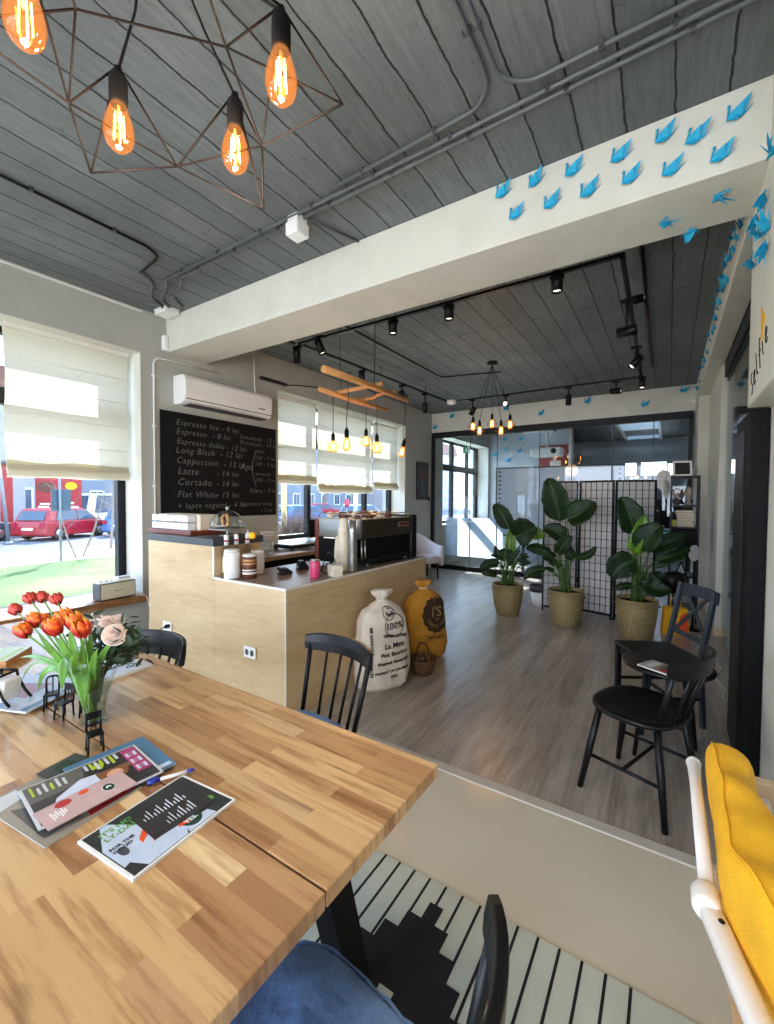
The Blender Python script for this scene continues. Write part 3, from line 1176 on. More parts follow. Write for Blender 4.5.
MB().box(-.02, .03, .03, .08, -.03, .03).build('bracket', MT['white_paint'], t, bevel=.004)

# white pipe on the wall round the chalkboard
conduit_w = thing('wall_conduit', 'white pipe rising beside the chalkboard and bending under the beam', 'conduit', (WX + .012, 2.36, 1.2))
MB().tube(arc([(0, 0, 0), (0, 0, 1.70), (0, .75, 1.715)], 5, .09), .009, 8).build('pipe', MT['white_paint'], conduit_w)
for zz in (.4, 1.0, 1.5):
    MB().box(-.012, .012, -.016, .016, zz, zz + .02).build('pipe_clip', MT['white_paint'], conduit_w)

# air conditioner
t = thing('air_conditioner', 'white split air conditioner high on the wall above the chalkboard', 'air conditioner', (WX + .002, 3.14, 2.46))
prof = [(.0, 0), (.14, 0), (.19, .03), (.215, .10), (.215, .25), (.19, .285), (.15, .30), (0, .30)]
MB().prism(prof, -.575, .575, 'y').build('ac_body', MT['white_gloss'], t, bevel=.012)
MB().box(.06, .192, -.51, .51, -.006, .004).build('air_flap', MT['dark_grey'], t)
MB().box(.212, .2185, -.56, .56, .045, .052).build('front_seam', MT['dark_grey'], t)
MB().box(.2145, .2175, .36, .46, .10, .112).build('badge', MT['dark_grey'], t)
pc = MB()
pc.tube(arc([(.03, .5, .30), (.03, .46, .36), (.03, .44, .85)], 4, .05), .008, 6)
pc.build('power_cable', MT['white_paint'], t)

# chalkboard with handwriting
t = thing('chalkboard', 'black chalkboard menu with handwritten drinks on the wall', 'chalkboard', (WX + .002, 3.185, 1.28))
MB().box(0, .02, -.765, .765, 0, 1.11).build('board', MT['board'], t, bevel=.003)
rows = [('Espresso lux - 9 lei', .98, .085), ('Espresso  - 8 lei', .885, .085), ('Espresso dublu - 12 lei', .785, .08), ('Long Black  - 12 lei', .685, .09),
        ('Cappuccino  - 13 lei', .58, .09), ('Latte', .465, .10), ('Cortado', .35, .10), ('Flat White', .22, .095), ('+ lapte vegetal - 4 lei', .10, .085)]
wr = MB()
rw = random.Random(3)


def chalk(s, y, z, size):
    tilt = rw.uniform(-.01, .012)
    put_text(wr, s, size, (.0205, y, z), (0, 1, tilt), (0, -tilt, 1), extrude=.0004, shear=.22, space=1.12, bold=-.0012)


for s, z, sz in rows:
    chalk(s, -.60 + rw.uniform(-.01, .01), z, sz * 1.05)
for s, z in (('- 14 lei', .465), ('- 14 lei', .35), ('- 15 lei', .22)):
    chalk(s, -.13, z, .095)
for s, y, z, sz in (('Limonada - 15 lei', .20, .93, .075), ('Prosecco - 14 lei', .20, .86, .075), ('plata', .42, .78, .07), ('330 - 7 lei', .42, .70, .068), ('500 - 9 lei', .42, .62, .068),
                    ('Apa', .20, .56, .11), ('minerala', .42, .50, .065), ('330 - 7 lei', .42, .42, .068), ('Filtru - 9 lei', .34, .28, .08), ('Supliment sirop', .20, .12, .07), ('+ 2 lei', .5, .04, .065)):
    chalk(s, y, z, sz)
cv = [(.0205, .44 - .06 * math.sin(PI * k / 14), .36 + .44 * k / 14) for k in range(15)]
wr.tube(cv, .003, 4)
wr.build('chalk_writing', MT['chalk'], t)

# framed dark pictures on the wall
t = thing('framed_picture', 'tall dark picture on the window wall near the glass room', 'picture', (WX, 7.96, 1.48))
MB().box(0, .03, -.24, .24, 0, .78).build('picture_frame', MT['black'], t, bevel=.004)
g = MB()
g.box(.03, .033, -.15, .15, .40, .66, 0)
g.box(.033, .036, -.11, .02, .08, .44, 1)
g.box(.033, .037, -.02, .12, .06, .33, 1)
g.build('picture_print', [MT['brown'], MT['dark_grey']], t, bevel=.02)
t = thing('wall_switch', 'small black switch on the wall beside the dark picture', 'switch', (WX + .012, 8.27, 1.5))
MB().box(-.012, .012, -.03, .03, -.04, .04).build('switch_plate', MT['black'], t, bevel=.004)
MB().box(.012, .018, -.012, .012, -.02, .02).build('switch_rocker', MT['dark_grey'], t, bevel=.002)


# ------------------------------------------------------------------ lights on a cord
def bulb_parts(root, kind, size, glassmat, rot=None, loc=(0, 0, 0)):
    """socket, glass envelope and glowing filament hanging below loc"""
    R = rot.to_matrix() if rot else Matrix.Identity(3)
    L = V(loc)
    s = size
    MB().lathe([(.004, .060), (.008, .058), (.009, .044), (.016, .040), (.0185, .034), (.019, .012), (.019, -.020), (.016, -.025)], L, 16, R=R).build('socket', MT['socket_black'], root)
    if kind == 'st':
        prof = [(.015, -.02), (.019, -.032), (.027, -.055), (.0315, -.076), (.032, -.092), (.027, -.112), (.015, -.125), (.001, -.129)]
    else:
        prof = [(.015, -.02), (.018, -.03)] + [(.06 * math.sin(a), -.082 - .058 * math.cos(a)) for a in [x / 10 * PI for x in range(2, 11)]]
        prof = [(max(r_, .001), z) for r_, z in prof]
    g = MB().lathe([(r_ * s, z * s) for r_, z in prof], L, 20, R=R).build('bulb', MT[glassmat], root)
    fl = MB()
    n = 5
    top, bot = (-.045, -.102) if kind == 'st' else (-.05, -.105)
    for k in range(n):
        a = 2 * PI * k / n
        q = V((.009 * math.cos(a), .009 * math.sin(a), 0)) * s
        fl.tube([L + R @ (q + V((0, 0, top * s))), L + R @ (q * 1.25 + V((0, 0, bot * s)))], .0014 * s, 5)
    fl.build('filament', MT['filament'], g)
    MB().tube([L + R @ V((0, 0, -.02 * s)), L + R @ V((0, 0, -.06 * s))], .0035 * s, 6).build('glass_stem', MT['cream'], g)


def lamp(name, loc, energy, rad=.03, c=(1.0, .62, .30)):
    ld = bpy.data.lights.new(name, 'POINT')
    ld.energy = energy
    ld.shadow_soft_size = rad
    ld.color = c
    o = bpy.data.objects.new(name, ld)
    C.objects.link(o)
    o.location = loc
    return o


# wire cage pendant in the foreground
z_n = {}
E1, E2, E3, E0 = at(118, 66, 'z', 2.47), at(235, 92, 'z', 2.47), at(281, 6, 'z', 2.47), at(23, -64, 'z', 2.47)
NB, NC, ND, NG, NH, NI = at(69, 103, 'z', 2.34), at(91, 173, 'z', 2.28), at(177.3, 166.5, 'z', 2.33), at(263.5, 209, 'z', 2.24), at(262, 146, 'z', 2.33), at(342.6, 104, 'z', 2.30)
NA, NF = at(75.5, 9, 'z', 2.42), at(226, 47, 'z', 2.42)
NL, NM, NN = at(-60, 10, 'z', 2.30), at(-40, 20, 'z', 2.34), at(60, -60, 'z', 2.42)
NK = at(190, -60, 'z', 2.42)
base = at(154, -96, 'z', CZ)
t = thing('wire_cage_pendant', 'bronze wire cage pendant lamp with orange filament bulbs in the foreground', 'pendant lamp', base)
w = MB()
wires = [(NB, E1), (E1, ND), (E1, NC), (NB, NC), (NC, ND), (NB, ND), (ND, NG), (ND, E2), (ND, NH), (NH, NG), (E2, NH), (E2, NG), (NH, NI), (NF, NH), (NF, NI), (E3, NI),
         (E3, NH), (E3, NF), (NA, NF), (NA, NB), (E0, NB), (NL, NB), (NM, NA), (E0, NL), (NM, NL), (NN, NA), (NK, NF), (NN, NK), (NK, E3), (NN, E0)]
for a, b in wires:
    w.tube([a - base, b - base], .0024, 6)
w.build('wire_cage', MT['copper'], t)
MB().lathe([(.001, .0), (.06, 0), (.06, -.02), (.015, -.03), (.001, -.03)], (0, 0, 0), 24).build('ceiling_rose', MT['black'], t)
for E_, hk in ((E1, 0), (E2, 0), (E3, 0), (E0, 0)):
    L = E_ - base
    top = L + V((0, 0, -.01))
    a, b = V((0, 0, -.03)), top
    mid = a.lerp(b, .5) + V((0, 0, .0))
    MB().tube([a, a.lerp(b, .33) + V((.01, -.01, 0)), a.lerp(b, .66) + V((-.01, .01, 0)), b, b + V((0, 0, -.015))], .0035, 6).build('cord', MT['black'], t)
    bulb_parts(t, 'st', .98, 'amber_bulb', None, L + V((0, 0, -.062)))
    lamp('pendant_glow', E_ + V((0, 0, -.24)), 5.2, .04, (1.0, .84, .66))

# wooden ladder pendant over the counter
t = thing('ladder_pendant', 'wooden ladder pendant with five hanging bulbs above the bar', 'pendant lamp', (-2.48, 3.3, 2.5))
o = V((-2.48, 3.3, 2.5))
MB().tube([V((-2.26, 2.55, 2.5)) - o, V((-2.255, 3.1, 2.507)) - o, V((-2.26, 3.82, 2.5)) - o], [.030, .026, .023], 12).build('pole', MT['blond_wood'], t)
MB().tube([V((-2.71, 3.0, 2.5)) - o, V((-2.70, 3.6, 2.493)) - o, V((-2.70, 4.13, 2.5)) - o], [.024, .027, .022], 12).build('pole', MT['blond_wood'], t)
MB().tube([V((-2.82, 3.27, 2.525)) - o, V((-2.2, 3.28, 2.54)) - o], .020, 10).build('rung', MT['blond_wood'], t)
MB().tube([V((-2.84, 3.66, 2.53)) - o, V((-2.56, 3.665, 2.535)) - o, V((-2.46, 3.62, 2.55)) - o, V((-2.26, 3.60, 2.54)) - o], .018, 10).build('rung', MT['blond_wood'], t)
drops = [((-2.78, 3.28), 1.985, 'g'), ((-2.26, 2.84), 1.93, 's'), ((-2.70, 3.72), 2.08, 'g'), ((-2.43, 3.53), 1.98, 'g'), ((-2.26, 3.76), 1.95, 's')]
for (x, y), zb, kd in drops:
    zt_ = zb + (.105 if kd == 'g' else .10)
    L = V((x, y, zt_)) - o
    sw = .02 if kd == 's' else 0
    MB().tube([V((x, y, 2.5)) - o, V((x + sw, y, (2.5 + zt_) / 2 + .1)) - o, V((x - sw, y + sw, zt_ + .12)) - o, L + V((0, 0, .05))], .0035, 6).build('cord', MT['black'], t)
    bulb_parts(t, 'globe' if kd == 'g' else 'st', 1.08, 'pale_bulb' if kd == 'g' else 'amber_bulb', Euler((0, .25 if y > 3.75 else 0, 0)), L)
    cb = MB().tube([V((x - .05, y, 2.53)) - o, V((x, y + .02, 2.55)) - o, V((x + .05, y, 2.53)) - o], .005, 6)
    cb.build('cord_wrap', MT['black'], t)
MB().tube([V((-2.26, 3.24, 2.52)) - o, V((-2.27, 3.26, CZ)) - o], .004, 6).build('hanging_cable', MT['black'], t)
MB().tube([V((-2.70, 3.3, 2.52)) - o, V((-2.72, 3.3, CZ)) - o], .003, 6).build('hanging_cable', MT['black'], t)
MB().tube([V((-2.71, 3.05, 2.52)) - o, V((-2.95, 2.98, 2.56)) - o, V((-3.1, 2.95, 2.58)) - o], .006, 6).build('supply_cable', MT['black'], t)
q = V((-3.1, 2.93, 2.58)) - o
MB().obox(q + V((0, -.12, 0)), (.035, .32, .03)).build('driver_box', MT['black'], t, bevel=.005)
lamp('ladder_glow', (-2.5, 3.4, 1.78), 5, .12)

# cluster pendant in the back part
cb_ = V((-2.02, 5.64, CZ))
t = thing('cluster_pendant', 'black cluster pendant with five glowing bulbs near the glass room', 'pendant lamp', cb_)
MB().lathe([(.001, 0), (.07, 0), (.07, -.03), (.02, -.04), (.001, -.04)], (0, 0, 0), 20).build('ceiling_rose', MT['black'], t)
for k, (px, py) in enumerate(((473, 427), (479.5, 431), (492, 424), (501, 431), (510, 425))):
    yy = 5.64 + (.12, -.1, .14, -.12, .08)[k]
    q = at(px, py, 'y', yy) - cb_ + V((0, 0, .09))
    MB().tube([(0, 0, -.03), q + V((0, 0, .05))], .0035, 6).build('cord', MT['black'], t)
    bulb_parts(t, 'st', 1.15, 'amber_bulb', None, q)
    cg = MB()
    for j in range(4):
        a = PI / 2 * j + .4
        d = V((math.cos(a), math.sin(a), 0))
        cg.tube([q + V((0, 0, .03)), q + d * .07 + V((0, 0, -.09)), q + d * .02 + V((0, 0, -.21))], .0022, 5)
    cg.tube([q + V((.07 * math.cos(j * PI / 4 + .4), .07 * math.sin(j * PI / 4 + .4), -.09)) for j in range(9)], .0022, 5)
    cg.build('bulb_cage', MT['black'], t)
lamp('cluster_glow', (-2.0, 5.64, 2.2), 4, .15)


# ------------------------------------------------------------------ spotlight track
trk = [(-3.45, 3.5), (-3.28, 7.0), (-.36, 6.95), (-.31, 3.45), (-3.45, 3.5)]
t = thing('light_track', 'black rectangular spotlight track hung under the dark ceiling', 'light track', (-1.9, 5.2, 3.2))
for a, b in zip(trk[:-1], trk[1:]):
    A, B = V((a[0] + 1.9, a[1] - 5.2, 0)), V((b[0] + 1.9, b[1] - 5.2, 0))
    d = (B - A).normalized()
    R = Matrix((d, V((-d.y, d.x, 0)), V((0, 0, 1)))).transposed()
    MB().obox((A + B) / 2, ((B - A).length + .03, .034, .022), R).build('track_rail', MT['black_metal'], t)
for (x, y) in ((-3.44, 3.7), (-3.38, 5.0), (-3.32, 6.2), (-.33, 4.0), (-.34, 5.5), (-.35, 6.7), (-2.3, 6.98), (-1.2, 6.96), (-2.2, 3.48), (-1.2, 3.46)):
    MB().tube([(x + 1.9, y - 5.2, .01), (x + 1.9, y - 5.2, .13)], .004, 5).build('hanger', MT['black_metal'], t)
# short end of the track running on under the beam
t2 = thing('light_track', 'short black track piece by the window wall under the beam', 'light track', (-3.5, 3.22, 3.2))
MB().obox((0, 0, 0), (.034, .50, .022)).build('track_rail', MT['black_metal'], t2)
MB().tube([(0, .1, .01), (0, .1, .13)], .004, 5).build('hanger', MT['black_metal'], t2)
MT['lens'] = glow('spot_lens', (255, 246, 230), 1.2)


def spot(px, py, plane, val, aim, label, L=.15, r=.042):
    q = at(px, py, plane, val)
    aim = V(aim).normalized()
    t = thing('track_spotlight', label, 'spotlight', q, 0, 'black spotlights on the track')
    R = V((0, 0, -1)).rotation_difference(aim).to_matrix()
    MB().lathe([(r * .5, L / 2), (r * .9, L / 2 - .004), (r, L / 2 - .015), (r, -L / 2), (r * .86, -L / 2), (r * .80, -L / 2 + .02)], (0, 0, 0), 20, R=R, cap=False).add(
        [], []).build('spot_body', MT['black_metal'], t)
    MB().lathe([(.001, -L / 2 + .018), (r * .8, -L / 2 + .018), (r * .8, -L / 2 + .022), (.001, -L / 2 + .022)], (0, 0, 0), 16, R=R).build('spot_lens', MT['lens'], t)
    MB().lathe([(.001, L / 2), (r * .9, L / 2), (r * .9, L / 2 - .006), (.001, L / 2 - .006)], (0, 0, 0), 16, R=R).build('spot_cap', MT['black_metal'], t)
    top = V((0, 0, max(.05, 3.188 - q.z)))
    MB().tube([(0, 0, .0), top], .011, 8).obox(top + V((0, 0, -.016)), (.10, .034, .028)).build('adapter', MT['black_metal'], t)
    return t


spot(297, 356, 'x', -3.5, (-.15, .2, -1), 'spotlight nearest the window wall at the near end of the track')
spot(320, 347, 'y', 3.42, (.35, .25, -1), 'tilted spotlight just under the beam above the ladder pendant')
spot(393, 326, 'y', 3.5, (0, 0, -1), 'spotlight beneath the beam, left of the middle')
spot(449, 311, 'y', 3.5, (0, 0, -1), 'spotlight beneath the middle of the beam')
spot(557, 282, 'y', 3.48, (0, 0, -1), 'largest spotlight under the beam, right of the middle')
spot(362, 378, 'x', -3.43, (.1, .1, -1), 'spotlight behind the ladder pendant, first along the window side')
spot(402, 396, 'x', -3.36, (.1, .1, -1), 'spotlight behind the ladder pendant, second along the window side')
spot(425, 408, 'x', -3.31, (0, 0, -1), 'spotlight at the far left corner of the track')
spot(472.5, 411, 'y', 6.98, (-.6, 0, -1), 'spotlight behind the cluster pendant, tilted to the left')
spot(506, 404, 'y', 6.97, (.1, -1, -.1), 'spotlight pointing at the camera right of the cluster pendant')
spot(568.5, 400, 'y', 6.96, (0, 0, -1), 'spotlight hanging straight in the middle of the far track')
spot(616, 391, 'y', 6.95, (1, -.2, -.1), 'spotlight turned sideways near the far right corner')
spot(642, 383, 'y', 6.9, (0, -.2, -1), 'lit spotlight at the far right corner of the track')
spot(636, 362, 'x', -.34, (-.6, -.3, -.7), 'spotlight on the right track, second from the far corner')
spot(627, 331.5, 'x', -.33, (-1, .1, -.05), 'spotlight turned left on the right hand track')
spot(635, 299.5, 'x', -.30, (1, -.1, .0), 'spotlight turned right, nearest on the right hand track')
t = thing('ceiling_light', 'small white puck light at the left of the far track', 'ceiling light', at(451.5, 404, 'y', 6.9))
MB().lathe([(.001, 0), (.07, 0), (.08, .02), (.08, .06), (.001, .06)], (0, 0, 0), 20).build('light_body', MT['white_gloss'], t)
MB().lathe([(.001, -.005), (.06, -.005), (.06, 0), (.001, 0)], (0, 0, 0), 20).build('diffuser', MT['white_paint'], t)
# dark conduit beside the right track
conduit('dark pipe beside the right hand spotlight track', [[(-.20, 2.98, CZ - .016), (-.24, 6.9, CZ - .016)]], .014, 'black_metal')
conduit('thin pipe on the dark ceiling behind the beam at the left', [[(-2.9, 2.98, CZ - .012), (-2.9, 5.9, CZ - .012), (-2.05, 6.1, CZ - .012)]], .008, 'black_metal', False)


# ------------------------------------------------------------------ paper cranes
def crane_mesh():
    """folded paper crane: two wings, neck with beak, tail, body; back to the wall at y = 0, faces -Y"""
    b = MB()
    k = 1.0

    def fin(pts, th):
        # closed thin double-layer sheet from a 3D outline
        n = (V(pts[1]) - V(pts[0])).cross(V(pts[2]) - V(pts[0])).normalized() * th / 2
        m_ = len(pts)
        vs = [V(p) + n for p in pts] + [V(p) - n for p in pts]
        fs = [tuple(range(m_)), tuple(range(m_, 2 * m_))[::-1]] + [(i, m_ + i, m_ + (i + 1) % m_, (i + 1) % m_) for i in range(m_)]
        b.add(vs, fs)
    # diamond body
    c = [(-.034, -.012, -.004), (.0, -.030, -.028), (.034, -.010, .0), (.0, -.014, .016), (0, 0, -.008)]
    b.add(c, [(0, 1, 3), (1, 2, 3), (0, 3, 4), (3, 2, 4), (0, 4, 1), (1, 4, 2)])
    fin([(-.026, -.014, -.004), (.030, -.012, .0), (.056, -.036, .052), (.016, -.03, .03)], .0016)
    fin([(-.030, -.010, -.006), (.018, -.012, -.012), (.026, -.050, .026), (-.012, -.03, .014)], .0016)
    fin([(-.030, -.012, -.006), (-.020, -.018, .004), (-.012, -.014, .050), (-.018, -.012, .054)], .003)
    fin([(-.018, -.012, .054), (-.012, -.014, .050), (-.026, -.016, .040)], .002)
    fin([(.014, -.014, -.010), (.030, -.008, -.002), (.062, -.010, .022)], .0025)
    return b


cm = crane_mesh()
proto = cm.build('paper_crane', MT['crane'])
proto_d = crane_mesh().build('paper_crane', MT['crane_dark'])
first = {'n': 0}
ORD = ['first', 'second', 'third', 'fourth', 'fifth', 'sixth', 'seventh', 'eighth', 'ninth', 'tenth']


def crane(loc, R, label, group, s=1.0, dark=False):
    src = proto_d if dark else proto
    o = src.copy()
    C.objects.link(o)
    o.matrix_world = Matrix.Translation(V(loc)) @ R.to_4x4() @ Matrix.Diagonal((s, s, s, 1))
    return tag(o, label, 'paper crane', group)


rc = random.Random(12)
I3 = Matrix.Identity(3)
up = [(234, 383), (300, 360), (373, 340), (465, 312), (554, 272), (616, 275), (697, 228)]
lo = [(260, 430), (330, 408), (403, 385), (487, 358), (567, 343), (665, 314)]
for row, pts, nm in ((0, up, 'upper'), (1, lo, 'lower')):
    for k, (a, b) in enumerate(pts):
        q = at(384 + a / 1.985, b / 1.985 + (3 if row == 0 else 1), 'y', 2.498)
        R = Euler((0, rc.uniform(-.15, .1), rc.uniform(-.15, .15))).to_matrix()
        crane(q, R, '%s blue paper crane from the left in the %s row on the white beam' % (ORD[k], nm), 'paper cranes on the front of the beam', rc.uniform(1.05, 1.15))
Rdown = Euler((PI / 2, 0, 0)).to_matrix()   # hangs under the beam
for k, (a, b, rz) in enumerate(((560, 437, .4), (608, 455, 2.6), (665, 385, 1.2))):
    q = at(384 + a / 1.985, b / 1.985, 'z', 2.978)
    R = Euler((0, 0, rz)).to_matrix() @ Rdown
    crane(q, R, ('left', 'middle', 'right')[k] + ' one of three paper cranes on the underside of the white beam', 'paper cranes under the beam', 1.05)
# on the pillar face (x = .333, facing -X)
Rx_ = Euler((0, 0, -PI / 2)).to_matrix()
for k, (y, z, rz) in enumerate(((2.36, 2.92, .3), (2.44, 2.66, -.6), (2.52, 2.82, 1.8), (2.62, 2.72, .8), (2.74, 2.84, 2.4), (2.82, 2.68, 1.1), (2.46, 2.58, 2.0))):
    R = Rx_ @ Euler((0, rz, 0)).to_matrix()
    crane((.331, y, z), R, ('topmost', 'second from camera', 'middle high', 'middle low', 'far high', 'far low', 'lowest')[k] + ' paper crane of the few on the white pillar face', 'paper cranes on the pillar', 1.1)
# the flock along the side beam (x = .32)
n = 0
y = 3.02
while y < 8.1:
    for lane in range(2):
        yy = y + rc.uniform(-.05, .05) + lane * .05
        zz = (3.24 if lane == 0 else 3.09) + rc.uniform(-.04, .04)
        if yy > 5.4 and rc.random() < .25:
            continue
        R = Rx_ @ Euler((0, rc.uniform(-1.2, 1.2), 0)).to_matrix() @ Euler((rc.uniform(-.3, .3), 0, 0)).to_matrix()
        crane((.318, yy, zz), R, 'blue paper crane in the dense flock along the side beam', 'paper cranes along the side beam', rc.uniform(.66, .84), dark=(n % 3 == 0))
        n += 1
    y += .17 if y < 5 else .34
far_c = [(435, 428), (452, 417), (506, 409), (541, 414), (587.5, 402), (644, 405), (683, 391)]
for k, (px, py) in enumerate(far_c):
    q = at(px, py, 'y', FY - .002)
    crane(q, Euler((0, rc.uniform(-.3, .3), 0)).to_matrix(), '%s paper crane from the left on the header over the glass room' % ORD[k], 'paper cranes above the glass room', 1.5)
bpy.data.objects.remove(proto)
bpy.data.objects.remove(proto_d)
# ------------------------------------------------------------------ bar counter
t = thing('bar_counter', 'light oak clad bar counter with a low serving top and raised end', 'counter', (-2.49, 2.0, 0))
ox, oy = -2.49, 2.0
MB().box(-2.86 - ox, -2.10 - ox, 0, 1.95, 0, .885).build('counter_body', MT['oak'], t)
MB().box(-3.78 - ox, -2.862 - ox, 0, .46, 0, 1.13).build('raised_body', MT['oak'], t)
MB().box(-2.86 - ox, -2.10 - ox, .002, 1.95, .886, .90).build('serving_top', MT['ctop'], t)
MB().box(-3.79 - ox, -2.855 - ox, -.012, .47, 1.132, 1.188).build('raised_top', MT['slab'], t, bevel=.003)
e = MB()
e.box(-2.868 - ox, -2.10 - ox, -.003, .003, .885, .902)
e.box(-2.872 - ox, -2.858 - ox, -.003, .004, .885, 1.13)
e.box(-2.104 - ox, -2.097 - ox, 0, 1.95, .885, .902)
e.build('edge_band', MT['edge_white'], t)
MB().box(-2.103 - ox, -2.096 - ox, -.003, .004, 0, .885).build('corner_profile', MT['edge_white'], t)


def outlet(px, py, label):
    q = at(px, py, 'y', 2.0)
    r = thing('wall_outlet', label, 'outlet', (q.x, 1.994, q.z))
    w = .06
    MB().box(-w, w, -.009, .004, -.04, .04).build('cover_plate', MT['fig_white'], r, bevel=.004)
    s = MB()
    for k in (-1, 1):
        s.prism([(k * .027 + .018 * math.cos(a * PI / 8), .022 * math.sin(a * PI / 8)) for a in range(16)], -.0105, -.009, 'y')
    s.build('socket_face', MT['dark_grey'] if 'double' in label else MT['edge_white'], r)
    return r


outlet(168.5, 626, 'white socket with a black plug on the oak counter, near the window')
outlet(251, 652, 'white double socket on the oak counter face near its corner')
q = at(168.5, 626, 'y', 1.98)
t = thing('power_plug', 'black plug and cable in the socket by the window end of counter', 'plug', (q.x, 1.978, q.z))
MB().lathe([(.016, 0), (.016, .03), (.008, .04)], (0, .006, 0), 12, R=Euler((PI / 2, 0, 0)).to_matrix()).build('plug_body', MT['black'], t)
MB().tube([(0, -.03, 0), (-.03, -.05, -.02), (-.09, -.04, -.16), (-.2, -.02, -.3)], .004, 6).build('cable', MT['black'], t)

# back counter under the bar window
t = thing('back_counter', 'wooden back counter under the bar window behind the bar', 'counter', (-3.847, 4.0, 0))
MB().box(-.49, .48, -1.40, 1.6, .86, .90).build('worktop', MT['ctop'], t, bevel=.003)
MB().box(-.49, .36, -1.38, 1.58, .08, .86).build('cabinet_body', MT['black_matt'], t)
dr = MB()
for k in range(4):
    p = MB().box(.36, .38, -1.36 + k * .735, -.65 + k * .735, .12, .84).build('cabinet_door', MT['black_matt'], t, bevel=.003)
    MB().tube([(.40, -.75 + k * .735, .55), (.40, -.75 + k * .735, .75)], .006, 6).box(.38, .40, -.755 + k * .735, -.745 + k * .735, .56, .57).build('door_handle', MT['steel'], p)

# tea tins on a mahogany tray on the raised top
t = thing('tea_rack', 'mahogany tray holding rows of small white tins on the raised counter', 'tin rack', (-3.55, 2.16, 1.189))
MB().box(-.33, .30, -.10, .20, 0, .035).build('tray', MT['red_brown'], t, bevel=.004)
labs = [(206, 60, 90), (200, 80, 70), (120, 150, 110), (150, 160, 190)]
for row in range(2):
    for k in range(6):
        x = -.27 + k * .092
        z = .036 + row * .066
        c_ = MB().box(x - .04, x + .04, -.085, -.01, z, z + .06).build('tea_tin', MT['white_gloss'], t, bevel=.006)
        MB().box(x - .026, x + .026, -.0865, -.084, z + .012, z + .044).box(x - .04, x + .04, -.0862, -.085, z + .001, z + .006, 1).build(
            'tin_label', [MT['cream'], MT['red_sign'] if (row + k) % 3 == 0 else MT['sign_back']], c_)
MB().box(-.31, .28, .0, .17, .036, .165).build('tin_case', MT['cream'], t, bevel=.004)

# glass dome on a cake stand, with pastry
q = V((-3.02, 2.24, 1.189))
t = thing('cake_stand', 'glass domed cake stand on the raised end of the counter', 'cake stand', q)
MB().lathe([(.07, 0), (.07, .006), (.012, .012), (.012, .04), (.03, .05), (.145, .052), (.15, .062), (.14, .06), (.001, .058)], (0, 0, 0), 28).build('stand', MT['steel'], t)
pr = [(.135 * math.cos(a), .066 + .145 * math.sin(a)) for a in [x / 10 * PI / 2 for x in range(0, 10)]] + [(.004, .211)]
dm = MB().lathe(pr, (0, 0, 0), 28, cap=False).build('glass_dome', MT['glass'], t, solid=.003)
MB().lathe([(.004, .208), (.012, .214), (.016, .226), (.010, .238), (.001, .24)], (0, 0, 0), 12).build('dome_knob', MT['steel'], t)
t = thing('pastry', 'golden twisted pastry inside the glass dome', 'pastry', q + V((0, 0, .062)))
pb = MB()
for s in (-1, 1):
    pb.tube([(s * .01 + s * .028 * math.sin(a), -.02, .02 + .055 * (1 - math.cos(a)) / 2 * 1.6) for a in [x / 8 * PI for x in range(9)]], .015, 8)
pb.build('pastry_loop', MT['blond_wood'], t)
MB().tube([(0, -.02, .012), (0, -.02, .085)], .014, 8).build('pastry_core', MT['brown'], t)

# canisters and bottles by the step of the counter
CT = .902


def canister(px, py, r, h, mat, label, bands=(), lid='edge_white'):
    q = at(px, py, 'z', CT)
    t = thing('canister', label, 'canister', (q.x, q.y, CT))
    MB().lathe([(r * .94, 0), (r, .006), (r, h - .02), (r * .9, h - .012)], (0, 0, 0), 24).build('canister_body', MT[mat], t)
    MB().lathe([(r * .97, h - .018), (r * .97, h), (r * .85, h + .004), (.001, h + .004)], (0, 0, 0), 24).build('lid', MT[lid], t)
    if bands:
        b = MB()
        for (z0, z1, mi) in bands:
            b.lathe([(r + .0008, z0), (r + .0008, z1)], (0, 0, 0), 24, mi, cap=False)
        b.build('label_band', [MT['blond_wood'], MT['white_paint'], MT['brown']], t)
    return t


canister(232, 577.8, .058, .21, 'white_gloss', 'tall white canister on the low counter by the step', ((.03, .034, 1),))
canister(249.5, 577.4, .052, .175, 'brown', 'brown canister with orange bands beside the white canister', ((.10, .115, 0), (.125, .14, 0), (.03, .045, 1), (.055, .065, 1)))
canister(257.5, 573.2, .052, .18, 'cream', 'cream canister right of the brown canister', ((.04, .15, 1),))
for k, (px, py, lb) in enumerate(((226.5, 569, 'leftmost syrup bottle behind the white canister'), (236.5, 567, 'middle syrup bottle behind the brown canister'), (247.5, 564, 'rightmost syrup bottle, its pump bent over the cream canister'))):
    q = at(px, 560, 'x', -2.818)
    t = thing('syrup_bottle', lb, 'bottle', (q.x, q.y, CT), 0, 'syrup bottles on the low counter')
    MB().lathe([(.028, 0), (.031, .01), (.031, .17), (.016, .225), (.0145, .29), (.001, .29)], (0, 0, 0), 20).build('bottle_body', MT['jar_glass'], t)
    MB().lathe([(.0315, .03), (.0315, .15)], (0, 0, 0), 20).build('bottle_label', MT['cream'], t)
    MB().lathe([(.0175, .235), (.0175, .30), (.014, .315), (.001, .315)], (0, 0, 0), 16).build('neck_wrap', MT['white_gloss'], t)
    MB().lathe([(.018, .262), (.018, .276)], (0, 0, 0), 16).build('neck_band', MT['red_sign'], t)
    if k == 2:
        MB().tube([(0, 0, .31), (0, 0, .335), (.03, -.01, .32), (.05, -.015, .28)], .004, 6).build('pump_spout', MT['white_gloss'], t)

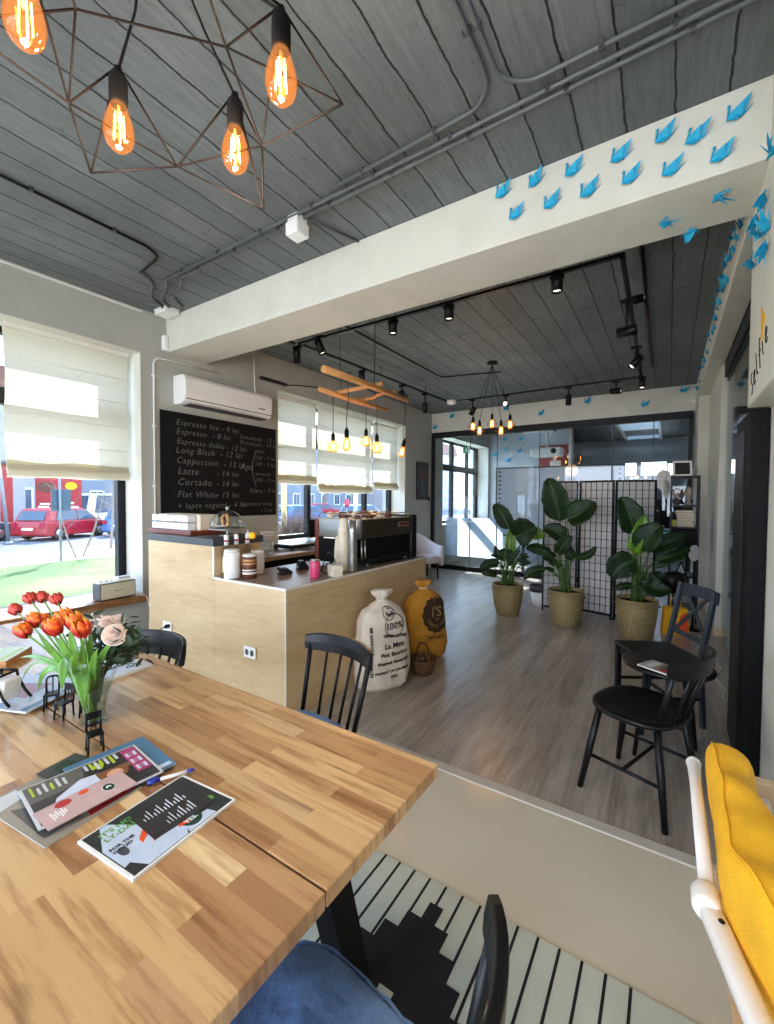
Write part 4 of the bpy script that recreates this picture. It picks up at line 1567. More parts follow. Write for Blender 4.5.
t = thing('measuring_jug', 'clear glass jug on the back counter', 'jug', tuple(at(266, 556, 'z', .902)))
MB().lathe([(.05, 0), (.055, .01), (.062, .16)], (0, 0, 0), 20, cap=False).build('jug_body', MT['glass'], t, solid=.004)
MB().tube([(.06, 0, .15), (.11, 0, .13), (.10, 0, .05), (.058, 0, .03)], .007, 8).build('jug_handle', MT['jar_glass'], t)
q = at(277, 549.5, 'z', .902)
t = thing('white_bucket', 'large white tub on the back counter below the blind', 'tub', q + V((-.12, -.02, 0)))
MB().lathe([(.075, 0), (.09, .19), (.096, .192), (.096, .2), (.085, .2), (.08, .19), (.068, .01), (.001, .01)], (0, 0, 0), 24, cap=False).build('tub_wall', MT['white_gloss'], t)
MB().lathe([(.091, .15), (.094, .155), (.094, .165), (.091, .17)], (0, 0, 0), 24, cap=False).build('rim_band', MT['white_paint'], t)
t = thing('lemon', 'yellow lemon lying behind the syrup bottles', 'fruit', at(252.5, 535.6, 'z', 1.215))
MB().ball((0, 0, 0), .026, 12, sz=(1.35, 1, 1)).build('lemon_skin', MT['yellow_cloth'], t)
MB().lathe([(.001, 0), (.006, .002), (.003, .010)], (.034, 0, 0), 8, R=Euler((0, PI / 2, 0)).to_matrix()).build('stem_end', MT['stalk'], t)

# small things on the serving top
q = at(284, 574, 'z', CT)
t = thing('card_terminal', 'black card terminal with a white strip on the serving top', 'card terminal', q, -.5)
MB().prism([(-.05, 0), (.055, 0), (.06, .02), (.02, .05), (-.045, .055)], -.045, .045, 'x').build('terminal_body', MT['black'], t, bevel=.006)
MB().box(-.035, .035, -.052, -.05, .018, .03).build('white_strip', MT['white_paint'], t)
q = at(302, 569, 'z', CT)
t = thing('tape_dispenser', 'small black dispenser with a white tag behind the pink can', 'dispenser', q, -.5)
MB().prism([(-.045, 0), (.05, 0), (.05, .02), (.01, .075), (-.03, .07)], -.04, .04, 'x').build('dispenser_body', MT['black'], t, bevel=.006)
MB().box(-.025, .025, -.048, -.044, .014, .034).build('white_tag', MT['white_paint'], t)
q = at(315, 577.5, 'z', CT)
t = thing('pink_can', 'pink can on the serving top', 'can', q)
MB().lathe([(.034, 0), (.038, .006), (.038, .118), (.034, .126)], (0, 0, 0), 24).build('can_body', MT['pink'], t)
MB().lathe([(.034, .126), (.036, .130), (.036, .136), (.030, .134), (.001, .134)], (0, 0, 0), 24).build('can_rim', MT['steel'], t)
lb = MB()
lb.lathe([(.0385, .04), (.0385, .09)], (0, 0, 0), 24, cap=False)
vs, fs = [], []
o_ = MB()
for j in range(5):
    a = PI * 1.0 + j * .12
    o_.tube([(.0388 * math.cos(a), .0388 * math.sin(a), .035), (.0388 * math.cos(a), .0388 * math.sin(a), .085)], .0022, 4)
o_.build('can_lettering', MT['white_paint'], t)
q = at(330, 573.5, 'z', CT)
t = thing('napkin_holder', 'black wire frame holder on the serving top beside the pink can', 'holder', q, -.45)
fr = MB()
for s in (-.07, .07):
    fr.tube([(s, -.05, .006), (s * .72, 0, .16), (s, .05, .006)], .006, 6)
fr.tube([(-.05, 0, .16), (.05, 0, .16)], .007, 6).tube([(-.068, -.045, .01), (.068, -.045, .01)], .005, 6)
fr.build('wire_frame', MT['black'], t)
MB().box(-.055, .055, -.012, .012, .06, .075).build('cross_bar', MT['black'], t)
q = at(335, 576, 'z', CT)
t = thing('napkin_box', 'off white open box beside the wire holder', 'box', q, -.45)
MB().prism([(-.05, 0), (.05, 0), (.062, .085), (-.062, .085)], -.04, .04, 'y').build('box_body', MT['cream'], t, bevel=.003)
MB().box(-.05, .05, -.033, .033, .083, .087).build('box_opening', MT['white_paint'], t)


def cup_stack(px, py, r, h, n, mat, label, z=CT):
    q = at(px, py, 'z', z)
    t = thing('cup_stack', label, 'stack of cups', q, 0, 'stacks of takeaway cups')
    b = MB()
    dz = (h - .09) / n
    for k in range(n):
        z0 = k * dz
        b.lathe([(r, z0), (r * 1.05, z0 + .003), (r * 1.05, z0 + .006), (r * .98, z0 + .008)], (0, 0, 0), 20)
    b.build('cup_rim', MT[mat], t)
    MB().lathe([(r * .97, 0), (r * .95, (n - 1) * dz), (r * .72, h), (.001, h)], (0, 0, 0), 20).build('cup_wall', MT[mat], t)
    return t


cup_stack(343.5, 570, .047, .43, 26, 'cream', 'tallest stack of paper cups before the coffee machine')
cup_stack(338.5, 567.5, .036, .27, 16, 'cream', 'short stack of paper cups left of the tallest stack')
cup_stack(352.5, 570.5, .038, .42, 26, 'steel', 'shiny stack of clear cup lids against the coffee machine')

# espresso machine
mx0, mx1, my0, my1 = -2.68, -2.17, 2.93, 3.88
t = thing('espresso_machine', 'large steel and black espresso machine on the serving top', 'coffee machine', ((mx0 + mx1) / 2, (my0 + my1) / 2, .902))
hx, hy = (mx1 - mx0) / 2, (my1 - my0) / 2
MB().box(-hx, hx - .012, -hy, hy - .10, .25, .42).build('upper_housing', MT['steel'], t, bevel=.008)
MB().box(hx - .012, hx, -hy + .012, hy - .10, .255, .415).build('rear_panel', M('dark_bronze_steel', (92, 84, 70), .3, metal=.85, var=.1), t, bevel=.003)
MB().box(-hx + .16, hx - .03, -hy + .10, hy - .12, .03, .25).build('boiler_case', MT['black_matt'], t)
MB().box(-hx, hx, -hy, hy - .1, .03, .075).build('drip_base', MT['black'], t, bevel=.006)
MB().box(-hx - .005, hx + .005, hy - .11, hy, .0, .435).build('end_panel', MT['black'], t, bevel=.01)
MB().box(-hx + .02, hx - .09, -hy - .004, -hy + .03, .05, .24).build('side_panel', MT['black_matt'], t, bevel=.006)
MB().box(-hx - .01, -hx + .03, -hy - .01, -hy + .05, .05, .41).build('red_side_trim', MT['red_brown'], t, bevel=.006)
MB().box(hx - .001, hx + .004, hy - .36, hy - .16, .33, .375).box(hx + .003, hx + .007, hy - .35, hy - .17, .34, .366, 1).build('badge_plate', [MT['steel'], MT['red_brown']], t)
for sx in (-1, 1):
    for sy in (-1, 1):
        MB().lathe([(.02, 0), (.018, .03)], (sx * (hx - .05), sy * (hy - .15), 0), 12).build('foot', MT['steel'], t)
ra = MB()
for k in range(2):
    ra.tube([(-hx + .02, -hy + .02 + k * (2 * hy - .16), .42), (-hx + .02, -hy + .02 + k * (2 * hy - .16), .46), (hx - .02, -hy + .02 + k * (2 * hy - .16), .46), (hx - .02, -hy + .02 + k * (2 * hy - .16), .42)], .005, 6)
ra.tube([(hx - .02, -hy + .02, .46), (hx - .02, hy - .14, .46)], .005, 6).tube([(-hx + .02, -hy + .02, .46), (-hx + .02, hy - .14, .46)], .005, 6)
ra.build('cup_rail', MT['steel'], t)
for k in range(3):
    yy = -hy + .2 + k * .26
    gh = MB().lathe([(.036, .25), (.036, .20), (.03, .19)], (-.16, yy, 0), 16).build('group_head', MT['steel'], t)
    MB().tube([(-.17, yy, .2), (-.30, yy, .18)], .013, 8).build('portafilter_handle', MT['black'], gh)
MB().tube([(hx - .03, -hy + .04, .24), (hx - .02, -hy + .035, .05)], .009, 8).tube([(hx - .03, -hy + .09, .24), (hx - .02, -hy + .085, .05)], .009, 8).build('steel_pillar', MT['steel'], t)
sg = MB().box(hx - .06, hx - .045, -hy + .28, -hy + .60, .09, .24).build('tray_insert', MT['brown'], t, bevel=.01)
rcp = random.Random(5)
for k in range(13):
    x, y = -.18 + (k % 3) * .16 + rcp.uniform(-.01, .01), -hy + .10 + (k // 3) * .165
    c_ = thing('espresso_cup', 'small upturned cup in the rows on top of the coffee machine', 'cup', (x + (mx0 + mx1) / 2, y + (my0 + my1) / 2, .902 + .421), 0, 'cups on the coffee machine')
    mt = MT['brown'] if k % 4 else MT['cream']
    MB().lathe([(.036, 0), (.036, .006), (.026, .048), (.016, .052), (.001, .052)], (0, 0, 0), 14).build('cup_bowl', mt, c_)
    MB().tube([(.030, 0, .012), (.052, 0, .016), (.046, 0, .036), (.026, 0, .042)], .004, 6).build('cup_handle', mt, c_)

# things on the back counter
q = at(300, 549.5, 'z', .902)
t = thing('weighing_scale', 'black flat scale on the back counter under the window', 'scale', (-3.72, 3.72, .902))
MB().box(-.17, .17, -.25, .25, .02, .055).build('scale_body', MT['black'], t, bevel=.01)
MB().box(-.16, .16, -.24, .24, .058, .066).build('scale_plate', MT['steel'], t, bevel=.003)
for sx in (-1, 1):
    for sy in (-1, 1):
        MB().lathe([(.018, 0), (.015, .02)], (sx * .13, sy * .2, 0), 10).build('foot', MT['black'], t)
t = thing('till_screen', 'black till monitor on the back counter before the window', 'monitor', (-3.86, 4.33, .902), -.35)
MB().lathe([(.09, 0), (.09, .01), (.03, .018), (.02, .10), (.001, .10)], (0, 0, 0), 20).build('monitor_stand', MT['black'], t)
MB().obox((0, 0, .2), (.05, .40, .24), (0, -.18, 0)).build('monitor_case', MT['door_dark'], t, bevel=.012)
MB().obox((.027, 0, .204), (.004, .36, .20), (0, -.18, 0)).build('monitor_panel', MT['tv'], t)
t = thing('coffee_grinder', 'black coffee grinder beside the till monitor', 'coffee grinder', (-3.62, 4.55, .902), -.3)
MB().box(-.10, .10, -.10, .10, 0, .05).build('grinder_base', MT['black'], t, bevel=.008)
MB().box(-.08, .04, -.07, .07, .05, .22).build('grinder_body', MT['black'], t, bevel=.012)
MB().tube([(.05, 0, .13), (.14, -.04, .17)], .01, 8).build('grinder_fork', MT['steel'], t)
t = thing('paper_sheet', 'white sheet of paper on the back counter edge', 'paper', (-3.44, 3.35, .902), -.1)
MB().box(-.07, .07, -.2, .2, 0, .002).build('sheet', MT['white_paint'], t)
MB().box(-.05, .05, -.15, .14, .002, .0025).build('printed_area', MT['edge_white'], t)


# ------------------------------------------------------------------ coffee sacks and basket
def sack(cx, cy, rot, w, d, h, mat, label, lean, seed, neck=.07):
    t = thing('coffee_sack', label, 'sack', (cx, cy, 0), rot)
    rnd = random.Random(seed)
    ph = [rnd.uniform(0, 6) for _ in range(8)]
    H = h

    def prof(v):
        # half widths along height
        pts = [(0, .80), (.04, .98), (.2, 1.06), (.45, 1.0), (.68, .93), (.79, .76), (.85, .46), (.885, .22), (.905, .19), (.95, .36), (.98, .40), (1.0, .30)]
        for (a, b), (c_, e_) in zip(pts[:-1], pts[1:]):
            if v <= c_:
                k = (v - a) / (c_ - a)
                k = k * k * (3 - 2 * k)
                return b + (e_ - b) * k
        return pts[-1][1]

    def surf(a, v):
        s = prof(v)
        se = 2.6 if v < .8 else 2
        ca, sa = math.cos(a), math.sin(a)
        k = (abs(ca) ** se + abs(sa) ** se) ** (-1 / se)
        wr = 1 + .018 * math.sin(a * 7 + ph[0] + v * 9) + .012 * math.sin(a * 13 + ph[1] - v * 6)
        if v > .84:
            wr += .17 * math.sin(a * 5 + ph[2]) * (1 if v > .94 else .6)
        if v < .2:
            wr += .02 * math.sin(a * 9 + ph[3])
        x = w / 2 * s * k * ca * wr
        y = d / 2 * (s if v > .8 else (s * .9 + .1)) * k * sa * wr
        z = H * v
        return V((x, y + lean * v * v, z))
    b = MB()
    nu, nv = 72, 60
    vs = [surf(2 * PI * i / nu, j / nv) for j in range(nv + 1) for i in range(nu)]
    fs = [(j * nu + i, j * nu + (i + 1) % nu, (j + 1) * nu + (i + 1) % nu, (j + 1) * nu + i) for j in range(nv) for i in range(nu)]
    fs.append(tuple(range(nu))[::-1])
    fs.append(tuple(nv * nu + i for i in range(nu)))
    b.add(vs, fs, 0, True)
    b.build('sack_cloth', mat, t)
    tb = MB()
    tb.tube([surf(2 * PI * i / 16, .897) * 1.0 + V((0, 0, 0)) for i in range(17)], .006, 6, cap=False)
    tb.build('neck_tie', MT['cream'], t)

    def on_front(u, z, lift=.003, side=-PI / 2):
        """point on the sack for a horizontal offset u and a height z, front faces -Y"""
        v = max(0, min(1, z / H))
        # find the angle with x = u
        lo_, hi_ = side - 1.35, side + 1.35
        for _ in range(22):
            md = (lo_ + hi_) / 2
            if surf(md, v).x < u:
                lo_ = md
            else:
                hi_ = md
        p = surf((lo_ + hi_) / 2, v)
        p2 = surf((lo_ + hi_) / 2 + .02, v)
        nrm = V((p2.y - p.y, -(p2.x - p.x), 0))
        if nrm.length > 0:
            nrm.normalize()
        return p + nrm * (lift + .0)
    return t, on_front


def cloth_mat(name, c):
    t = NT(name)
    v = t.coords()
    wv = t.n('TexWave')
    wv.inputs['Scale'].default_value = 120
    wv.inputs['Distortion'].default_value = 2
    t.l(v, wv.inputs['Vector'])
    base = lin(c)
    t.col(t.ramp(t.noise(v, 7, 4), [(0.3, tuple(x * .82 for x in base[:3]) + (1,)), (0.7, tuple(min(1, x * 1.1) for x in base[:3]) + (1,))]))
    t.b.inputs['Roughness'].default_value = 0.85
    t.bump(wv.outputs['Fac'], 0.25, 0.004)
    return t.m


# a white sack, its printed face turned to the aisle
t, fr = sack(-1.905, 2.86, math.radians(63), .45, .25, .77, cloth_mat('white_sackcloth', (226, 214, 196)), 'white printed coffee sack leaning on the counter', .02, 3)


def ink_text(t, fr, items, mat, name='printed_text'):
    for (s, size, u0, z0, ang) in items:
        b = MB()
        ca, sa = math.cos(ang), math.sin(ang)
        mapped_text(b, s, size, lambda x, y, z, u0=u0, z0=z0, ca=ca, sa=sa: fr(u0 + x * ca - y * sa, z0 + x * sa + y * ca, .006), align='CENTER', bold=.0012)
        b.build(name, mat, t)


ink = M('sack_ink', (62, 44, 48), .9, var=.3, ns=60)
ink_text(t, fr, [('100%', .074, .045, .478, .05), ('La Mata', .058, .045, .335, .05), ('Pink Bourbon', .045, .045, .275, .05), ('Washed Anaerobic', .038, .035, .215, .05), ('PRODUCT OF COLOMBIA', .026, .02, .150, .05),
                 ('250 g', .028, .03, .105, .05), ('GREEN COFFEE', .032, .05, .415, -.1), ('MR GANDOUR', .032, -.16, .40, -PI / 2), ('/ SACKS', .030, -.165, .18, -PI / 2)], ink)
rg = MB()
for (cx_, cz_, r_) in ((.048, .505, .088), (.005, .60, .05)):
    N = 40
    ring = [fr(cx_ + r_ * math.cos(2 * PI * k / N), cz_ + r_ * math.sin(2 * PI * k / N), .003) for k in range(N + 1)]
    rg.tube(ring, .0035, 4, cap=False)
for k in range(7):
    a = -1.2 + k * .5
    rg.tube([fr(.005 + .05 * math.cos(a), .61 + .04 * math.sin(a), .003), fr(.005 - .03 * math.cos(a + 1), .61 - .035 * math.sin(a + 1), .003)], .004, 4)
rg.build('printed_ring', ink, t)

t2, fr2 = sack(-1.92, 3.60, math.radians(62), .44, .23, .73, cloth_mat('yellow_sackcloth', (204, 142, 44)), 'yellow coffee sack with a dark badge behind the white sack', .02, 9)
bd = MB()
N = 60
cx_, cz_ = .07, .42
dk = []
for rr in [0, .05, .09, .125, .155]:
    for k in range(N):
        a = 2 * PI * k / N
        sc = 1 + .04 * math.cos(14 * a) if rr > .15 else 1
        dk.append(fr2(cx_ + rr * sc * math.cos(a) * 1.02, cz_ + rr * sc * 1.08 * math.sin(a), .0035))
fs = [(j * N + k, j * N + (k + 1) % N, (j + 1) * N + (k + 1) % N, (j + 1) * N + k) for j in range(4) for k in range(N)]
bd.add(dk, fs, 0, True)
bd.build('printed_badge', M('badge_brown', (64, 44, 24), .85, var=.15), t2)
lt = M('badge_letters', (196, 164, 88), .85, var=.1)
b = MB()
frl = lambda u, z, lift=.005: fr2(u, z, .006)
for (s, size, u0, z0) in (("I'S", .13, .065, .405), ('2019', .022, .07, .372)):
    mapped_text(b, s, size, lambda x, y, z, u0=u0, z0=z0: frl(u0 + x, z0 + y), align='CENTER', bold=.001)
word = 'SANTA TUR'
for k, ch in enumerate(word):
    a = PI * 1.12 + k * (PI * .72 / (len(word) - 1))
    uu, zz = cx_ + .118 * math.cos(a), cz_ + .124 * math.sin(a)
    rt = a + PI / 2
    mapped_text(b, ch, .042, lambda x, y, z, uu=uu, zz=zz, rt=rt: frl(uu + x * math.cos(rt) - y * math.sin(rt), zz + x * math.sin(rt) + y * math.cos(rt)), align='CENTER')
b.build('badge_lettering', lt, t2)
ink_text(t2, fr2, [('GREEN BEANS', .030, .05, .205, .0)], M('sack_brown_ink', (100, 62, 26), .9), 'printed_text')
ln = MB()
for z0 in (.19, .24):
    ln.tube([fr2(-.14 + .32 * k / 20, z0, .002) for k in range(21)], .002, 4)
ln.build('printed_line', bpy.data.materials['sack_brown_ink'], t2)

t = thing('wicker_basket', 'small brown wicker basket with a hoop handle before the yellow sack', 'basket', (-1.745, 3.245, 0), .5)
wk = M('brown_wicker', (92, 62, 34), .8, var=.4, ns=50, bump=.5, bs=160)
MB().lathe([(.075, 0), (.085, .01), (.115, .12), (.12, .14), (.11, .14), (.104, .12), (.078, .02), (.001, .02)], (0, 0, 0), 30, cap=False).build('basket_bowl', wk, t)
for s in (-1, 1):
    hb = MB()
    hb.tube([(.05 * math.cos(a), s * .108, .135 + .09 * math.sin(a)) for a in [x / 12 * PI for x in range(13)]], .007, 6)
    hb.build('basket_handle', wk, t)
t = thing('glass_bottle', 'clear round glass lying in the small wicker basket', 'glass', (-1.75, 3.24, .028))
MB().lathe([(.02, 0), (.045, .02), (.05, .05), (.03, .08), (.02, .10)], (0, 0, 0), 18, cap=False).build('glass_body', MT['glass'], t, solid=.003)
MB().lathe([(.021, .095), (.024, .10), (.021, .105)], (0, 0, 0), 18, cap=False).build('glass_rim', MT['steel'], t)
# ------------------------------------------------------------------ big table
TX0, TX1 = -3.25, -.532
t = thing('dining_table', 'large butcher block table of acacia staves with black trestle legs', 'table', ((TX0 + TX1) / 2, .61, 0))
hx = (TX1 - TX0) / 2
TZ = .75
MB().box(-hx, hx, .0025, .475, TZ - .036, TZ).build('tabletop_leaf', MT['table'], t, bevel=.0025)
MB().box(-hx, hx, -.49, -.0025, TZ - .036, TZ).build('tabletop_leaf', MT['table'], t, bevel=.0025)
for sx in (-1, 1):
    xx = sx * (hx - .235)
    for sy in (-1, 1):
        MB().obox((xx, sy * .30, .365), (.085, .085, .70), (sy * .26, 0, 0)).build('leg', MT['black_matt'], t, bevel=.004)
    MB().box(xx - .045, xx + .045, -.36, .36, .66, .713).build('cross_beam', MT['black_matt'], t, bevel=.004)
    MB().box(xx - .04, xx + .04, -.43, .43, .007, .05).build('foot_beam', MT['black_matt'], t, bevel=.004)
MB().box(-hx + .2, hx - .2, -.03, .03, .60, .66).build('stretcher', MT['black_matt'], t, bevel=.004)

# patterned rug of black and pale keys under the table end
rt = random.Random(2)
t = thing('striped_rug', 'pale grey mat with black key stripes and a black block pattern', 'rug', (-.75, 1.0, .0))
pale = M('rug_pale', (196, 200, 186), .75, var=.05, ns=8)
dark = M('rug_black', (16, 17, 20), .85, var=.2, ns=30)
rg = MB().box(-1.35, 1.05, -1.0, .485, .0005, .004).build('mat_ground', pale, t)
st = MB()
W = .069
x = -1.30
k = 0
# stripe ends (heights where each stripe begins), black block silhouette per key
x0 = -.963 + .75 - 5 * W
for k in range(-1, 19):
    xx = x0 + k * W
    if not (-1.33 < xx < 1.0):
        continue
    st.box(xx - .0045, xx + .0045, -.98, .485, .004, .0052)
for n in range(11):
    hwid, yt = .026 + .053 * n, 1.396 - .072 * n
    zt_ = .0055 + .0000 * n
    xc = -.683 + .75
    for sgn in (-1, 1):
        xa, xb = sorted((xc + sgn * (hwid - .053 if n else 0), xc + sgn * hwid))
        yb_ = .28 + .06 * n
        st.box(xa - .0005, xb + .0005, yb_ - 1.0, yt - 1.0, .004, zt_)
st.build('black_pattern', dark, t)
MB().box(-.715 + .75, -.665 + .75, 1.03 - 1.0, 1.07 - 1.0, .0055, .0062).build('pale_square', pale, t)


# ------------------------------------------------------------------ spindle chair
def spindle_chair(label, loc, rz, cushion=None, group=None, name='spindle_chair', seat_r=(.225, .205), rail_z=.80, rail_h=.085, ck=.93, cy=-.03, ce=2.6):
    t = thing(name, label, 'chair', loc, rz, group)
    m = MT['chair_black']
    a_, b_ = seat_r
    N = 40
    SZ = .45

    def edge(a, k=1, e=2.6):
        ca, sa = math.cos(a), math.sin(a)
        q = (abs(ca) ** e + abs(sa) ** e) ** (-1 / e)
        return V((a_ * q * ca * k, b_ * q * sa * k, 0))
    sm = MB()
    rings = [(0, .0), (.5, .001), (.8, .006), (.95, .010), (1.0, .004), (1.0, -.010), (.93, -.022), (0, -.024)]
    vs, fs = [], []
    for (k, dz) in rings:
        for i in range(N):
            p = edge(2 * PI * i / N, max(k, .01))
            sad = -.008 * math.exp(-((abs(p.x) - .09) / .06) ** 2) if dz >= 0 and p.y > -.1 else 0
            vs.append((p.x, p.y, SZ + dz + sad))
    for j in range(len(rings) - 1):
        for i in range(N):
            fs.append((j * N + i, (j + 1) * N + i, (j + 1) * N + (i + 1) % N, j * N + (i + 1) % N))
    sm.add(vs, [f[::-1] for f in fs], 0, True)
    sm.build('seat', m, t)
    lg = {}
    for sx in (-1, 1):
        for sy in (-1, 1):
            top = V((sx * a_ * .66, sy * b_ * .66, SZ - .02))
            bot = V((sx * a_ * .92, sy * b_ * .98, 0))
            lg[(sx, sy)] = (top, bot)
            MB().tube([bot, bot.lerp(top, .5), top], [.0135, .018, .0165], 10).build('leg', m, t)
    s = MB()
    for sx in (-1, 1):
        p = lg[(sx, -1)][1].lerp(lg[(sx, -1)][0], .42)
        q = lg[(sx, 1)][1].lerp(lg[(sx, 1)][0], .42)
        s.tube([p, q], .009, 8)
    p = (lg[(-1, -1)][1].lerp(lg[(-1, -1)][0], .42) + lg[(-1, 1)][1].lerp(lg[(-1, 1)][0], .42)) / 2
    q = (lg[(1, -1)][1].lerp(lg[(1, -1)][0], .42) + lg[(1, 1)][1].lerp(lg[(1, 1)][0], .42)) / 2
    s.tube([p, q], .009, 8)
    s.build('stretcher', m, t)
    # curved top rail
    RZ = rail_z
    R0 = .34
    cyc = .27 - R0 + .02
    th = math.asin(.225 / R0)

    def rail_pt(u, dy=0):
        a = (u - .5) * 2 * th
        return V((math.sin(a) * (R0 + dy), cyc + math.cos(a) * (R0 + dy), 0))
    vs, fs = [], []
    n = 20
    for i in range(n + 1):
        u = i / n
        e = abs(u - .5) * 2
        h0, h1 = RZ - rail_h + .012 * e ** 4, RZ - .012 * e ** 6
        for (dy, z) in ((-.010, h0), (.010, h0), (.012, (h0 + h1) / 2), (.009, h1), (-.009, h1), (-.012, (h0 + h1) / 2)):
            p = rail_pt(u, dy + (z - RZ) * .12)
            vs.append((p.x, p.y, z))
    for i in range(n):
        for j in range(6):
            fs.append((i * 6 + j, i * 6 + (j + 1) % 6, (i + 1) * 6 + (j + 1) % 6, (i + 1) * 6 + j))
    fs += [tuple(range(6))[::-1], tuple(n * 6 + j for j in range(6))]
    MB().add(vs, [f[::-1] for f in fs], 0, False).build('top_rail', m, t, bevel=.003)
    for k, u in enumerate((.06, .25, .42, .58, .75, .94)):
        p = rail_pt(u, -.006)
        bx = (u - .5) * 2 * a_ * .86
        by = math.sqrt(max(0, 1 - (bx / a_) ** 2 * .8)) * b_ * .93
        big = k in (0, 5)
        MB().tube([(bx, by, SZ - .005), (p.x, p.y, RZ - .05)], [.011 if big else .0075, .012 if big else .0065], 8).build('back_post' if big else 'spindle', m, t)
    if cushion:
        c_ = thing('seat_cushion', cushion, 'cushion', (loc[0], loc[1], loc[2] + SZ + .0165), rz)
        sc = MB()
        rings = [(.01, .042), (.55, .042), (.85, .034), (.97, .020), (1.0, .010), (.97, .002), (.01, .0)]
        vs = []
        for (k, dz) in rings:
            for i in range(N):
                p = edge(2 * PI * i / N, k * ck, ce)
                w = .003 * math.sin(p.x * 40 + 1) + .003 * math.sin(p.y * 47) if dz > .02 else 0
                vs.append((p.x, p.y * .92 + cy, dz + w))
        fs = [(j * N + i, (j + 1) * N + i, (j + 1) * N + (i + 1) % N, j * N + (i + 1) % N) for j in range(len(rings) - 1) for i in range(N)]
        sc.add(vs, [f[::-1] for f in fs], 0, True)
        sc.build('cushion_pad', MT['blue_cushion'], c_)
        hm = MB()
        pts = []
        for i in range(73):
            a = 2 * PI * i / 72
            p = edge(a, ck * 1.016 + .006 * math.sin(i * 2.1), ce)
            pts.append((p.x, p.y * .92 + cy, .010 + .003 * math.sin(i * 1.7)))
        hm.tube(pts, .0045, 6, cap=False)
        hm.build('piping', MT['blue_cushion'], c_)
    return t


spindle_chair('black spindle chair behind the table with a blue cushion', (-1.30, 1.32, .0065), math.radians(-8), 'blue cushion on the chair behind the table', rail_z=.83, ck=1.0, cy=-.02)
spindle_chair('black spindle chair at the table end, cut by the bottom edge', (-.452, .46, .0065), math.radians(-97), 'large creased blue cushion on the nearest chair', seat_r=(.235, .22), rail_z=.875, ck=1.03, cy=-.07, ce=4.5)
spindle_chair('black chair tucked under the table in front of the counter', (-2.115, .95, .0065), math.radians(6), None, rail_z=.80, rail_h=.12)
spindle_chair('black saddle seat chair standing out on the laminate floor at right', (-.10, 2.54, 0), math.radians(-110.2), None, rail_z=.785)


# ------------------------------------------------------------------ cross back chair
def cross_chair(label, loc, rz):
    t = thing('cross_back_chair', label, 'chair', loc, rz)
    m, m2 = MT['chair_black'], MT['chair_slate']
    MB().prism([(-.21, -.20), (.21, -.20), (.185, .19), (-.185, .19)], .435, .458, 'z').build('seat', m, t, bevel=.008)
    ap = MB()
    ap.box(-.18, .18, -.185, -.165, .385, .435).box(-.165, .165, .155, .175, .385, .435)
    ap.box(-.185, -.165, -.17, .16, .385, .435).box(.165, .185, -.17, .16, .385, .435)
    ap.build('apron', m, t)
    for s in (-1, 1):
        MB().prism([(s * .18 - .018, -.195), (s * .18 + .018, -.195), (s * .18 + .018, -.16), (s * .18 - .018, -.16)], 0, .435, 'z').build('leg', m, t, bevel=.004)
        pts = [V((s * .175, .20, 0)), V((s * .17, .175, .45)), V((s * .168, .225, .70)), V((s * .168, .26, .90))]
        b = MB()
        for p, q in zip(pts[:-1], pts[1:]):
            d = (q - p)
            R = V((0, 0, 1)).rotation_difference(d.normalized()).to_matrix()
            b.obox((p + q) / 2, (.032, .028, d.length + .006), R)
        b.build('leg', m2, t, bevel=.003)
    tr = MB()
    n = 14
    vs = []
    for i in range(n + 1):
        u = i / n * 2 - 1
        y = .262 + .022 * (1 - u * u)
        for (dy, z) in ((-.012, .815), (.010, .815), (.018, .895), (-.004, .895)):
            vs.append((u * .19, y + dy, z + .008 * (1 - u * u)))
    fs = []
    for i in range(n):
        for j in range(4):
            fs.append((i * 4 + j, (i + 1) * 4 + j, (i + 1) * 4 + (j + 1) % 4, i * 4 + (j + 1) % 4))
    fs += [(0, 1, 2, 3), tuple(n * 4 + j for j in range(4))[::-1]]
    tr.add(vs, fs)
    tr.build('top_rail', m2, t, bevel=.004)
    for s in (-1, 1):
        a, b = V((s * .155, .215, .56)), V((-s * .10, .262, .83))
        d = b - a
        R = V((0, 0, 1)).rotation_difference(d.normalized()).to_matrix()
        MB().obox((a + b) / 2 + V((0, s * .006, 0)), (.024, .012, d.length), R).build('cross_slat', m2, t, bevel=.002)
    MB().obox((0, .212, .555), (.32, .018, .035), (-.18, 0, 0)).build('lower_rail', m2, t, bevel=.003)
    st = MB()
    st.box(-.178, -.168, -.17, .18, .18, .20).box(.168, .178, -.17, .18, .18, .20).box(-.17, .17, -.01, .01, .183, .197)
    st.build('stretcher', m, t)
    return t


cross_chair('dark chair with an X shaped back beside the door lining', (-.045, 3.53, 0), math.radians(-58))

# round side table with magazine
t = thing('side_table', 'small round black side table between the two right hand chairs', 'table', (.012, 3.02, 0), .4)
MB().lathe([(.215, .515), (.232, .52), (.235, .53), (.228, .54), (.001, .54)], (0, 0, 0), 48).build('table_top', MT['black'], t)
for k in range(4):
    a = PI / 2 * k + .3
    MB().tube([(.20 * math.cos(a), .20 * math.sin(a), 0), (.13 * math.cos(a), .13 * math.sin(a), .515)], [.012, .017], 8).build('leg', MT['black'], t)
MB().tube([(.17 * math.cos(.3), .17 * math.sin(.3), .2), (-.17 * math.cos(.3), -.17 * math.sin(.3), .2)], .009, 6).tube(
    [(.17 * math.cos(.3 + PI / 2), .17 * math.sin(.3 + PI / 2), .2), (-.17 * math.cos(.3 + PI / 2), -.17 * math.sin(.3 + PI / 2), .2)], .009, 6).build('stretcher', MT['black'], t)


